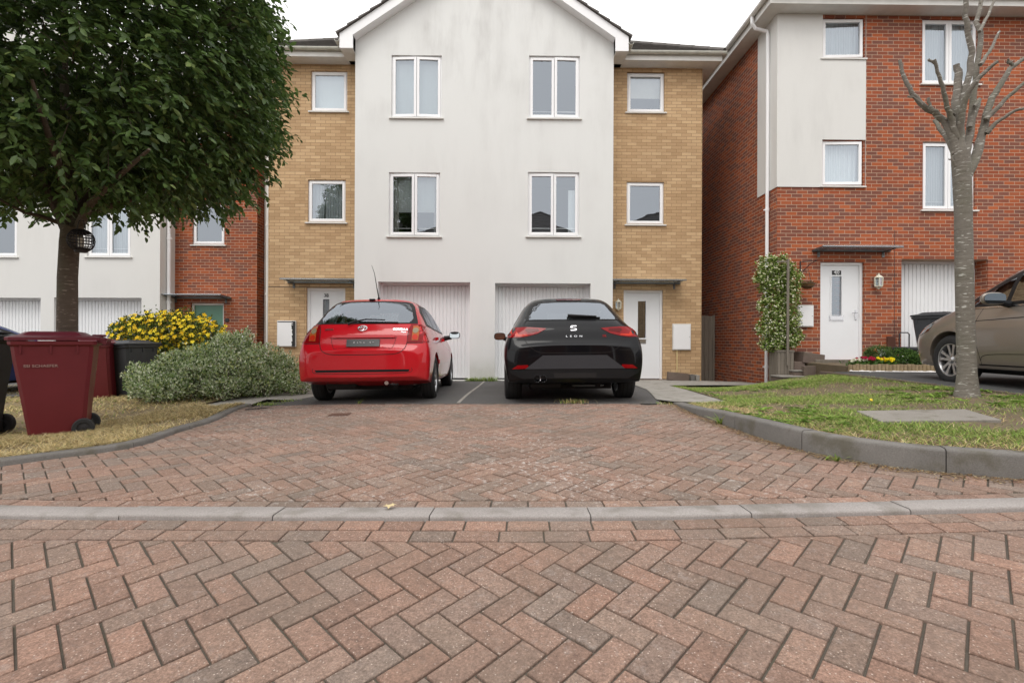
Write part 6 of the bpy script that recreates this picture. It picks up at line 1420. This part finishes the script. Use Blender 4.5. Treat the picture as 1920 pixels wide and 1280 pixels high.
px_, zt = pw(1477, 486, 9.56); g = MB(); g.box(px_-.022, px_+.022, 9.535, 9.562, z1-.3, zt, b=.003); g.box(px_-.22, px_-.0, 9.545, 9.56, zt-.06, zt-.03); g.build('trellis_post', M['timber'], o); under(o)
# hanging basket
HB = P(1514, 532, 9.93); o = empty('hanging_basket', tuple(HB), label='coconut fibre hanging basket with dead plants left of the white door 40', cat='basket')
g = MB(); g.lathe([(.001, -.11), (.06, -.10), (.11, -.06), (.135, 0), (.13, .01), (.10, -.03), (.001, -.04)], 20, cap=False); g.build('basket_liner', plain('coir', (.16, .085, .035), .95, var=.5, scale=30), o)
g = MB()
for k in range(3): a = 2.1*k+.4; g.tube([(math.cos(a)*.13, math.sin(a)*.13, 0), (0.02, 0, .30)], .003, 4)
for r_, zz in ((.137, .0), (.115, -.06)): g.tube([(math.cos(t)*r_, math.sin(t)*r_, zz) for t in [2*math.pi*i/20 for i in range(21)]], .004, 4)
g.build('chain', M['black'], o)
pos = RNG.normal(0, .06, (260, 3))*np.array([1, 1, .15])+np.array([0, 0, .0]); leaves('dead_plants', pos, RNG.normal(0, 1, (260, 3))+np.array([0, 0, .6]), RNG.normal(0, 1, (260, 3)), .05, .012, pal(260, [(.2, .12, .05), (.12, .07, .03), (.15, .16, .05)], .2), LEAF4, 'bush_leaf', o)
# ---- flower bed
def posy(px, py, Y, cols, label, n=16, cat='flowers', spread=.12):
    c0 = P(px, py, Y); bz = gd(0, Y)+.09; root = empty('bedding_plant', (c0.x, Y, float(bz)), label=label, cat=cat, group='bedding flowers behind the log edging'); h = c0.z-float(bz)
    k = 130; pos = np.stack([RNG.normal(0, spread*.8, k), RNG.normal(0, .06, k), RNG.uniform(0, h*.6, k)], 1); leaves('foliage', pos, RNG.normal(0, 1, (k, 3))+np.array([0, -.3, .5]), RNG.normal(0, .5, (k, 3))+np.array([0, -.4, 1]), .07, .035, pal(k, [(.05, .11, .02), (.08, .16, .03)], .2), LEAF6, 'bush_leaf', root)
    pos = []; d = []; nn = []; C = []
    for i in range(n):
        o_ = np.array([RNG.normal(0, spread*.75), RNG.normal(-.02, .05), h*RNG.uniform(.75, 1.1)]); nv = unit(np.array([[RNG.normal(0, .3), -.8, .6]]))[0]; a = np.cross(nv, [0, 0, 1.0]); a /= np.linalg.norm(a); b = np.cross(nv, a); col = np.array(cols[RNG.integers(len(cols))])
        for r_ in range(2):
            for j in range(6): t = j*math.pi/3+r_*.5; pos.append(o_+nv*.008*r_); d.append(a*math.cos(t)+b*math.sin(t)+nv*(.3+.6*r_)); nn.append(nv); C.append(col*RNG.uniform(.8, 1.1))
    leaves('blooms', np.array(pos), np.array(d), np.array(nn), .032, .03, np.array(C), LEAF6, 'bush_leaf', root)
posy(1607, 675, 8.62, [(.75, .74, .58)], 'pale cream flowers at the left end of the flower bed', 10); posy(1628, 672, 8.62, [(.42, .006, .045), (.30, .004, .03)], 'deep crimson flowers between cream and yellow ones in the bed', 20); posy(1658, 673, 8.62, [(.85, .70, .01)], 'bright yellow flowers at the right of the crimson ones', 22, spread=.13)
shrub('garden_shrub', [ell(1692, 672, 8.85, .24, .22, .17), ell(1668, 678, 8.8, .15, .15, .1), ell(1712, 678, 8.75, .2, .2, .13)], 5000, .035, [(.05, .11, .02), (.09, .17, .03), (.03, .06, .015)], None, 'low bright green shrub behind the log edging, beside the yellow flowers', 'shrub', .5, .5, base=.43, stems=False)
shrub('garden_shrub', [ell(1735, 682, 8.7, .18, .15, .12)], 2000, .045, [(.10, .16, .05), (.35, .4, .22), (.05, .09, .03)], None, 'small pale edged shrub at the right end of the log edging, by the car bumper', 'shrub', .5, .5, base=.43, stems=False)
shrub('garden_shrub', [ell(1648, 664, 9.0, .22, .2, .14)], 2200, .035, [(.07, .12, .03), (.11, .17, .05)], None, 'sparse green plant behind the crimson flowers against the brick wall', 'shrub', .5, .5, base=.43, stems=False)
g = MB(); x = 5.98
while x < 7.7:
    r_ = random.uniform(.027, .033); yy = 8.46-.03*(x-5.98); top = .34+.15+random.uniform(-.008, .008); g.lathe([(r_, -.1), (r_, top-.30-.006), (r_*.85, top-.30), (.001, top-.298)], 9, Matrix.Translation((x, yy, .30)), cap=False); x += r_*2+.003
tag(g.build('log_edging', M['logwood'] if 'logwood' in M else M['timber'], smooth=True), 'low edging of upright half logs in front of the flower bed', 'edging')
# white plastic pot behind the flowers
WP = P(1655, 658, 9.1); g = MB(); g.lathe([(.05, -.14), (.075, .0), (.08, .005), (.08, .03), (.07, .03), (.06, .0)], 18, Matrix.Translation(WP)); tag(g.build('plant_pot', M['upvc'], smooth=True), 'small white pot between the green plants near the brown vent', 'pot')
# ---- steps and stones by door 40
st_ = empty('garden_steps', tuple(P(1480, 716, 9.3)), label='rough stone and sleeper steps climbing to white front door 40', cat='steps')
for i, (xa, ya, xb, yb, Y, dp, mt) in enumerate([(1464, 705, 1512, 722, 9.2, .35, 'brown_stone'), (1489, 694, 1526, 712, 9.42, .3, 'brown_stone')]):
    a, z1 = pw(xa, ya, Y); b, z0 = pw(xb, yb, Y); g = MB(); g.box(a, b, Y, Y+dp, z0-.15, z1-.03, b=.012); s_ = g.build('step', M[mt], st_); g = MB(); g.box(a-.01, b+.01, Y-.015, Y+dp, z1-.028, z1, b=.006); g.build('tread', M['slab'], s_)
under(st_)
a, z1 = pw(1508, 686, 9.35); b, z0 = pw(1603, 712, 9.35); g = MB()
for i in range(4): g.box(a+(b-a)*i/4+.003, a+(b-a)*(i+1)/4-.003, 9.35+random.random()*.01, 9.45, z0-.2, z1+random.uniform(-.004, .004), b=.008)
tag(g.build('retaining_edging', M['brown_stone']), 'low brown block retaining edge between the steps and the log edging', 'low wall')
def stone(name, xa, ya, xb, yb, Y, dp, mat, label, cat, tilt=0, M_=None):
    a, z1 = pw(xa, ya, Y); b, z0 = pw(xb, yb, Y); g = MB(); g.box(a, b, Y, Y+dp, z0, z1, b=.012); vs = [Vector(v) for v in g.v]; c = Vector(((a+b)/2, Y, z0)); Rm = Matrix.Translation(c)@Matrix.Rotation(R(tilt), 4, 'Y')@Matrix.Translation(-c); g.v = [tuple(Rm@v+Vector((random.gauss(0, .003), random.gauss(0, .003), random.gauss(0, .003)))) for v in vs]; return tag(g.build(name, M[mat]), label, cat)
stone('stone_slab', 1505, 662, 1545, 682, 9.6, .4, 'brown_stone', 'brown stone slab leaning by the left foot of white door 40', 'stone', 8)
stone('stone_block', 1489, 678, 1510, 695, 9.62, .3, 'brown_stone', 'square brown stone between planter and upper step', 'stone', 0)
stone('sleeper_edge', 1530, 674, 1592, 688, 9.55, .12, 'timber', 'weathered timber edge just below the threshold of white door 40', 'timber')
stone('stone_slab', 1252, 699, 1292, 714, 11.12, .12, 'brown_stone', 'brown stone slab leaning on the buff brick wall beneath the meter box', 'stone', 6)
stone('stone_block', 1295, 702, 1303, 714, 11.2, .15, 'kerb', 'small dark grey stone right of the leaning brown slab', 'stone'); stone('stone_block', 1305, 703, 1312, 714, 11.25, .15, 'path', 'small pale stone at the corner of the buff brick wing', 'stone')
# timber gate in the passage
fy = 13.2; g = MB(); a = 4.62; b = 5.60; z0 = -.22; z1 = pw(1330, 592, fy)[1]; gt = empty('side_gate', (5.1, fy, z0), label='tall weathered boarded gate in the passage between the buff and red houses', cat='gate'); n_ = 8
for i in range(n_): g.box(a+(b-a)*i/n_+.003, a+(b-a)*(i+1)/n_-.003, fy, fy+.02, z0, z1+random.uniform(-.006, .006), b=.003)
g.build('boards', M['timber'], gt); g = MB(); g.box(b-.02, b+.03, fy-.03, fy+.05, z0, z1+.02, b=.004); g.build('gate_post', M['timber'], gt); g = MB(); g.box(a, b, fy+.022, fy+.06, z0+.3, z0+.4); g.box(a, b, fy+.022, fy+.06, z1-.3, z1-.2); g.build('rail', M['timber'], gt); under(gt)
# ---- wheelie bins
M['maroon'] = plain('maroon_bin_plastic', (.130, .013, .019), .42, var=.16, scale=5, bump=.08)
M['lid_maroon'] = plain('faded_maroon_lid', (.125, .016, .028), .45, var=.2, scale=5)
M['bin_text'] = plain('faded_moulded_text', (.30, .17, .15), .7)
def bin_(name, loc, yaw, mat, lidm, label, group='wheelie bins', tilt=(0, R(-2.5)), text=None, sc=1.0):
    root = empty(name, loc, 0, label, 'bin', group); root.rotation_euler = (tilt[0], tilt[1], yaw); root.scale = sc if isinstance(sc, tuple) else (sc, sc, sc)
    # local: front at -y, back (wheels, handle) at +y
    bm = bmesh.new(); secs = [(0.02, .225, -.20, .255), (.06, .235, -.215, .262), (.45, .252, -.275, .29), (.80, .272, -.33, .325), (.93, .28, -.345, .335), (.95, .30, -.365, .365), (.985, .302, -.367, .367)]
    V = []
    for z, hw_, y0, y1 in secs:
        c = .035; pts = [(-hw_+c, y0), (hw_-c, y0), (hw_, y0+c), (hw_, y1-c), (hw_-c, y1), (-hw_+c, y1), (-hw_, y1-c), (-hw_, y0+c)]; V.append([bm.verts.new((x, y, z)) for x, y in pts])
    for a, b in zip(V, V[1:]):
        for i in range(8): bm.faces.new((a[i], a[(i+1) % 8], b[(i+1) % 8], b[i]))
    bm.faces.new(V[0][::-1]); bm.faces.new(V[-1]); bmesh.ops.recalc_face_normals(bm, faces=bm.faces); me = bpy.data.meshes.new('bin_body'); bm.to_mesh(me); bm.free(); me.shade_smooth(); me.set_sharp_from_angle(angle=R(28)); bo = link_mesh('bin_body', me, M[mat], root)
    g = MB()
    for sx in (-1, 1):
        for yy in (-.26, -.02, .2): g.box(sx*.268-.012+sx*.01, sx*.268+.012+sx*.01, yy-.008, yy+.008, .86, .948)
        g.box(sx*.27-.014, sx*.27+.03*sx+.0+.014*sx, -.335, -.31, .80, .948) if False else None
        q_ = [(sx*.256, -.185, .10), (sx*.256, .19, .10), (sx*.272, .235, .60), (sx*.272, -.225, .60)]
    g.build('rim_ribs', M[mat], bo)
    l = MB(); secs = [(.992, .312, -.385, .40), (1.02, .315, -.388, .40), (1.028, .30, -.37, .385), (1.045, .235, -.30, .27), (1.075, .20, -.25, .22), (1.082, .16, -.20, .17)]; vs = []
    for z, hw_, y0, y1 in secs:
        c = .04; vs += [(x, y, z) for x, y in [(-hw_+c, y0), (hw_-c, y0), (hw_, y0+c), (hw_, y1-c), (hw_-c, y1), (-hw_+c, y1), (-hw_, y1-c), (-hw_, y0+c)]]
    m_ = len(secs); l.add(vs, [(r*8+i, r*8+(i+1) % 8, (r+1)*8+(i+1) % 8, (r+1)*8+i) for r in range(m_-1) for i in range(8)]+[tuple(range(7, -1, -1)), tuple((m_-1)*8+i for i in range(8))])
    lid = l.build('lid', M[lidm], root, smooth=True, ang=25)
    h = MB(); h.tube([(-.24, .44, 1.0), (.24, .44, 1.0)], .016, 8)
    for sx in (-.22, -.08, .08, .22): h.box(sx-.02, sx+.02, .36, .45, .965, 1.015, b=.006)
    h.box(-.07, .07, .30, .42, 1.03, 1.055, b=.01); h.build('handle', M[lidm], root)
    h = MB(); h.box(-.10, .10, -.405, -.37, 1.0, 1.02, b=.006); h.build('lid_grip', M[lidm], lid)
    ax = MB(); ax.tube([(-.29, .26, .10), (.29, .26, .10)], .012, 8); ax.box(-.2, .2, .20, .28, .03, .14); ax.build('axle', M['black'], root)
    for sx in (-1, 1):
        w_ = MB(); w_.lathe([(.06, -.025), (.092, -.028), (.102, -.015), (.102, .015), (.092, .028), (.06, .025)], 28, Matrix.Translation((sx*.25, .25, .10))@Matrix.Rotation(R(90), 4, 'Y'), cap=False); wo = w_.build('wheel', M['tyre'], root, smooth=True)
        w_ = MB(); w_.lathe([(.06, -.012), (.02, -.018), (.02, .018), (.06, .012)], 20, Matrix.Translation((sx*.25, .25, .10))@Matrix.Rotation(R(90), 4, 'Y'), cap=False); w_.lathe([(.001, -.022), (.022, -.022), (.022, .022), (.001, .022)], 14, Matrix.Translation((sx*.25, .25, .10))@Matrix.Rotation(R(90), 4, 'Y')); w_.build('hub', M['black'], wo)
    if text:     # moulded lettering on the right hand side (+x... seen from the side)
        sx = 1; tz = .74; tx = .271; Mx = Matrix.Translation((tx+.003, -.10, tz))@Matrix.Rotation(R(90), 4, 'Z')@Matrix.Rotation(R(90-3), 4, 'X'); text_part('lettering', text, .036, .002, M['bin_text'], bo, Mx, 1.2, 1.05, .0008)
    return root
A_ = P(57, 824, 4.72); B_ = P(172, 808, 5.15)
b0 = bin_('wheelie_bin', (-4.62, 5.12, gz(-4.6, 5.1)+.0), R(-90+34), 'maroon', 'lid_maroon', 'large maroon wheelie bin with faded moulded lettering standing on the dry grass verge', tilt=(0, 0), text='SSI SCHAEFER', sc=(.95, .90, 1.0))
bin_('wheelie_bin', (-5.50, 4.95, gz(-5.1, 4.8)+.02), R(-90+10), 'dark_plastic', 'dark_plastic', 'dark grey wheelie bin cut off by the left edge, front of the group')
bin_('wheelie_bin', (P(200, 700, 8.9).x-.08, 8.9, gz(-7.2, 9.3)-.03), R(15), 'maroon', 'lid_maroon', 'maroon wheelie bin further back, half hidden behind the large maroon one')
bin_('wheelie_bin', (P(248, 700, 9.15).x, 9.15, gz(-7.2, 9.75)-.04), R(-8), 'dark_plastic', 'dark_plastic', 'dark grey wheelie bin between the yellow flowering shrub and a maroon bin')
bin_('wheelie_bin', (P(1734, 620, 9.45).x+.33, 9.5, float(gd(0, 9.4))+.01), R(200), 'dark_plastic', 'dark_plastic', 'black wheelie bin in front of the right hand garage, behind the car bonnet')
# small hand trolley
HT = P(1700, 652, 9.2); o = empty('garden_trolley', (HT.x, HT.y, float(gd(0, 9.2))), label='small black garden trolley with hoop handle beside the right hand garage', cat='trolley'); zt = HT.z-float(gd(0, 9.2))
g = MB(); g.box(-.17, .20, -.12, .14, zt-.05, zt+.02, b=.02); g.box(-.12, .15, -.1, .1, zt-.12, zt-.05, b=.02); g.build('tray', M['black'], o)
g = MB(); g.tube([(-.06, .1, zt), (-.06, .1, zt+.26), (-.03, .1, zt+.29), (.10, .1, zt+.29), (.13, .1, zt+.26), (.13, .1, zt)], .011, 8); g.build('handle', M['black'], o)
for sx in (-.12, .15):
    g = MB(); g.tube([(sx, 0, zt-.05), (sx*1.1, 0, .02)], .012, 6); g.build('leg', M['black'], o)
# ---- loose bits
a = P(1735, 779, 3.95); sl = gv(a.x, a.y); g = MB(); cs = [hit(px, py, gv) for px, py in ((1606, 772), (1810, 769), (1878, 789), (1652, 792))]; zz = max(p_.z for p_ in cs)
g.add([(p_.x, p_.y, p_.z+.012) for p_ in cs]+[(p_.x, p_.y, p_.z-.05) for p_ in cs], [(0, 1, 2, 3), (0, 1, 5, 4), (1, 2, 6, 5), (2, 3, 7, 6), (3, 0, 4, 7)]); tag(g.build('paving_slab', M['slab'], bevel=.006), 'flat grey concrete slab set in the green verge near the bare tree', 'slab')
def cover(px, py, wx, wy, label, mat, name='drain_cover', cat='drain cover'):
    c = G(px, py); g = MB(); h = .0035; z = lambda x, y: gz(x, y)+h
    g.add([(c.x-wx, c.y-wy, z(c.x-wx, c.y-wy)), (c.x+wx, c.y-wy, z(c.x+wx, c.y-wy)), (c.x+wx, c.y+wy, z(c.x+wx, c.y+wy)), (c.x-wx, c.y+wy, z(c.x-wx, c.y+wy))], [(0, 1, 2, 3)])
    for i in range(7): x = c.x-wx+.01+(2*wx-.02)*i/6; g.box(x-.004, x+.004, c.y-wy+.01, c.y+wy-.01, z(x, c.y)-.004, z(x, c.y)+.004)
    return tag(g.build(name, M[mat]), label, cat)
cover(637, 777, .11, .09, 'small rusty iron cover set in the block paving in front of the red car', 'rust'); cover(482, 766, .14, .05, 'dark drain grating at the corner of the left concrete path', 'black', 'drain_grating', 'drain')
mb = MB(); a = P(890, 712, 11.0); b_ = G(858, 757); L_ = 20; vs = []
for i in range(L_+1): t = i/L_; x = -.47+(b_.x+.47)*t; y = 10.98+(b_.y+.06-10.98)*t; vs += [(x-.022, y, gz(x, y)+.004), (x+.022, y, gz(x, y)+.004)]
mb.add(vs, [(2*i, 2*i+1, 2*i+3, 2*i+2) for i in range(L_)]); tag(mb.build('driveway_edging', M['path']), kind='structure')
# ---- grass, straw, weeds
SLAB = [(p_.x, p_.y) for p_ in cs]
def scatter(poly, n, f, dens=None):
    x0, x1 = min(p[0] for p in poly), max(p[0] for p in poly); y0, y1 = min(p[1] for p in poly), max(p[1] for p in poly); X = RNG.uniform(x0, x1, n*3); Y = RNG.uniform(y0, y1, n*3); k = inpoly(X, Y, poly) & ~(inpoly(X, Y, SLAB) & (RNG.random(n*3) > .02))
    if dens is not None: k &= RNG.random(n*3) < dens(X, Y)
    X, Y = X[k][:n], Y[k][:n]; return np.stack([X, Y, f(X, Y)], 1)
def blades(name, pos, h, w_, cols, wts=None, lean=.5, bendf=.4, kind='stuff'):
    n = len(pos); az = RNG.uniform(0, 2*np.pi, n); d = np.stack([np.cos(az)*lean, np.sin(az)*lean, np.ones(n)], 1)+RNG.normal(0, .15, (n, 3)); hh = h*RNG.uniform(.5, 1.3, n)*(1 if np.ndim(h) == 0 else 1); s = np.stack([-np.sin(az), np.cos(az), np.zeros(n)], 1); nn = np.cross(unit(d), s)
    bend = np.stack([np.cos(az), np.sin(az), -np.ones(n)*.5], 1)*(hh*bendf)[:, None]; return tag(leaves(name, pos, d, nn, hh, np.full(n, w_)*RNG.uniform(.7, 1.3, n), pal(n, cols, .2, wts), BLADE, 'grass', None, bend), kind=kind)
GREEN = [(.20, .31, .06), (.29, .41, .09), (.14, .22, .045), (.42, .44, .15)]; DRY = [(.62, .49, .24), (.50, .38, .18), (.70, .59, .33), (.36, .27, .13)]
dry_line = lambda X, Y: np.clip(1.3-np.array([min(math.dist((x, y), p[:2]) for p in RKs[::2]) for x, y in zip(X, Y)])/.62, 0, 1)
gden = lambda X, Y: np.clip(.50+.85*vnoise(X, Y, 2.6, 11)+.45*vnoise(X, Y, 8, 12)-.8*np.exp(-((X-4.9)**2+(Y-5.0)**2)/.5)-.5*np.exp(-((X-4.7)**2/1.5+(Y-6.8)**2/.5)), .03, 1)
pos = scatter(rvp, 95000, lambda x, y: gv(x, y)-.012, gden); kd = RNG.random(len(pos)) > .8*dry_line(pos[:, 0], pos[:, 1]); blades('grass', pos[kd], .048, .0046, GREEN+[(.40, .36, .17)], [.3, .27, .2, .13, .1], lean=.9)
pos = scatter(rvp, 26000, lambda x, y: gv(x, y)-.012, lambda X, Y: np.clip(dry_line(X, Y)+.08, 0, 1)); blades('dry_grass', pos, .060, .0042, DRY, None, lean=1.3, bendf=.5)
lvp = [p for p in lverge]; lf = lambda x, y: gz(x, y)+.022
near = lambda X, Y: np.clip(1.5-(Y-2.5)/7, .15, 1)
pos = scatter([p for p in lvp if p[1] < 7.6 and p[0] > -8.5], 70000, lf, lambda X, Y: near(X, Y)*np.clip(.6+.8*vnoise(X, Y, 4, 21)+.4*vnoise(X, Y, 12, 23), .05, 1)); blades('dry_grass', pos, .080, .0052, DRY+[(.22, .24, .08), (.74, .64, .42), (.13, .09, .05)], [.24, .2, .16, .12, .1, .08, .1], lean=1.15, bendf=.4)
pos = scatter(lvp, 26000, lf, lambda X, Y: np.clip(.6+.8*vnoise(X, Y, 3, 25), .05, 1)*((Y > 6.8) | (X < -4.9))); blades('dry_grass', pos, .085, .010, DRY+[(.22, .26, .08)], [.24, .24, .2, .16, .16], lean=1.1, bendf=.4)
pos = scatter(lvp, 12000, lf, lambda X, Y: np.clip(-.1+1.0*vnoise(X, Y, 2.2, 22), 0, 1)); blades('grass', pos, .05, .004, GREEN, None, lean=.6)
# dandelions and plantains on the right verge
pos = scatter(rvp, 620, lambda x, y: gv(x, y), lambda X, Y: np.clip(.1+.9*vnoise(X, Y, 1.5, 31), .0, 1)*(Y < 7.5)); k = np.repeat(np.arange(len(pos)), 9); az = RNG.uniform(0, 2*np.pi, len(k)); d = np.stack([np.cos(az), np.sin(az), RNG.uniform(.15, .7, len(k))], 1); L_ = RNG.uniform(.04, .095, len(k))
tag(leaves('verge_weeds', pos[k], d, np.tile([0, 0, 1.0], (len(k), 1)), L_, L_*.33, pal(len(k), [(.18, .30, .05), (.25, .38, .07), (.12, .21, .04)], .2), LEAF6, 'grass', None, np.stack([d[:, 0], d[:, 1], -np.ones(len(k))], 1)*(L_*.25)[:, None]), kind='stuff')
# litter in the gutter of the kerb: straw, dust, leaf bits
s_ = arclen(RKs); pts = []
for i in range(4200):
    a, d_ = at_s(RKs, s_, random.uniform(.1, s_[-1]*.8)); n_ = Vector((-d_.y, d_.x)); o_ = -abs(random.gauss(0, .07)); pts.append((a[0]+n_.x*o_, a[1]+n_.y*o_))
pts = np.array(pts); pos = np.c_[pts, gz(pts[:, 0], pts[:, 1])+.004]; n = len(pos); az = RNG.uniform(0, 6.28, n); d = np.stack([np.cos(az), np.sin(az), RNG.uniform(0, .25, n)], 1); L_ = RNG.uniform(.012, .045, n)
tag(leaves('kerb_litter', pos, d, np.tile([0, 0, 1.0], (n, 1)), L_, RNG.uniform(.003, .009, n), pal(n, [(.42, .28, .13), (.30, .19, .09), (.5, .42, .28), (.2, .12, .06)], .25), LEAF4, 'grass'), kind='stuff')
def tuft(px, py, f, n, h, label, cols=GREEN, spread=.05, Yfix=None, wide=.006, name='weed_tuft'):
    c = hit(px, py, f) if Yfix is None else P(px, py, Yfix); z = f(c.x, c.y) if Yfix is None else gz(c.x, Yfix); pos = np.stack([c.x+RNG.normal(0, spread, n), c.y+RNG.normal(0, spread*.6, n), np.full(n, z)], 1); o = blades(name, pos, h, wide, cols, None, lean=.55, kind=None)
    me = o.data; me.transform(Matrix.Translation((-c.x, -c.y, -z))); o.location = (c.x, c.y, z)
    if 'kind' in o: del o['kind']
    return tag(o, label, 'weed', 'weeds growing from the paving joints')
tuft(1075, 755, gz, 170, .07, 'straw coloured grass tuft growing behind the black hatchback', GREEN+DRY, .09); tuft(673, 757, gz, 14, .09, 'single thin green sprig behind the red hatchback', spread=.012)
tuft(505, 759, gz, 160, .05, 'flat green grass tuft at the corner of the left concrete path', spread=.10); tuft(540, 752, gz, 90, .045, 'sparse grass along the joint of the left path, nearer the red car', spread=.12)
for px, h, n, lb in ((885, .10, 120, 'pale grass weed at the foot of the pier, nearest the red car'), (905, .12, 90, 'leafy weed at the middle of the rendered pier between the garages'), (922, .13, 90, 'tall weed at the right foot of the pier, by the black car'), (1180, .05, 60, 'small weed between the black car and its front door')): tuft(px, 712, gz, n, h, lb, spread=.06, Yfix=10.9, wide=.012)
tuft(1351, 795, gz, 26, .12, 'upright green weed growing against the kerb face', spread=.02, wide=.014); tuft(1562, 862, gz, 22, .05, 'small broad leaved weed at a kerb joint', spread=.03, wide=.012); tuft(1312, 768, gz, 40, .04, 'low weed near the dropped end of the kerb', spread=.05)
tuft(1250, 757, gz, 70, .03, 'scrap of yellowing grass at the start of the kerb', DRY+GREEN, .09)
c = hit(1633, 764, gv); g = MB(); g.tube([(c.x, c.y, c.z), (c.x, c.y, c.z+.07)], .002, 5); o = tag(g.build('dandelion', M['grass_stem'], smooth=True), 'single yellow dandelion in the verge behind the concrete slab', 'flower'); g = MB(); g.lathe([(.001, -.004), (.012, .0), (.013, .004), (.001, .008)], 10, Matrix.Translation((c.x, c.y, c.z+.073))@Matrix.Rotation(R(50), 4, 'X')); g.build('bloom', M['yellow_flower'], o)
c = G(728, 962); T = MB(); pts = [(0, 0), (.012, .02), (.034, .018), (.028, .036), (.045, .05), (.022, .052), (.010, .075), (-.006, .055), (-.03, .058), (-.022, .035), (-.036, .02), (-.012, .02)]; vs = [Vector((c.x+a*.8, c.y+b*.8, gz(c.x, c.y)+.024+.012*abs(math.sin(a*60)+b*3))) for a, b in pts]; T.add(vs, [tuple(range(12))])
o = T.build('fallen_leaf', M['dead_leaf']); tag(o, 'dry pale leaf lying on the dropped kerb', 'leaf'); o.modifiers.new('s', 'SOLIDIFY').thickness = .0008
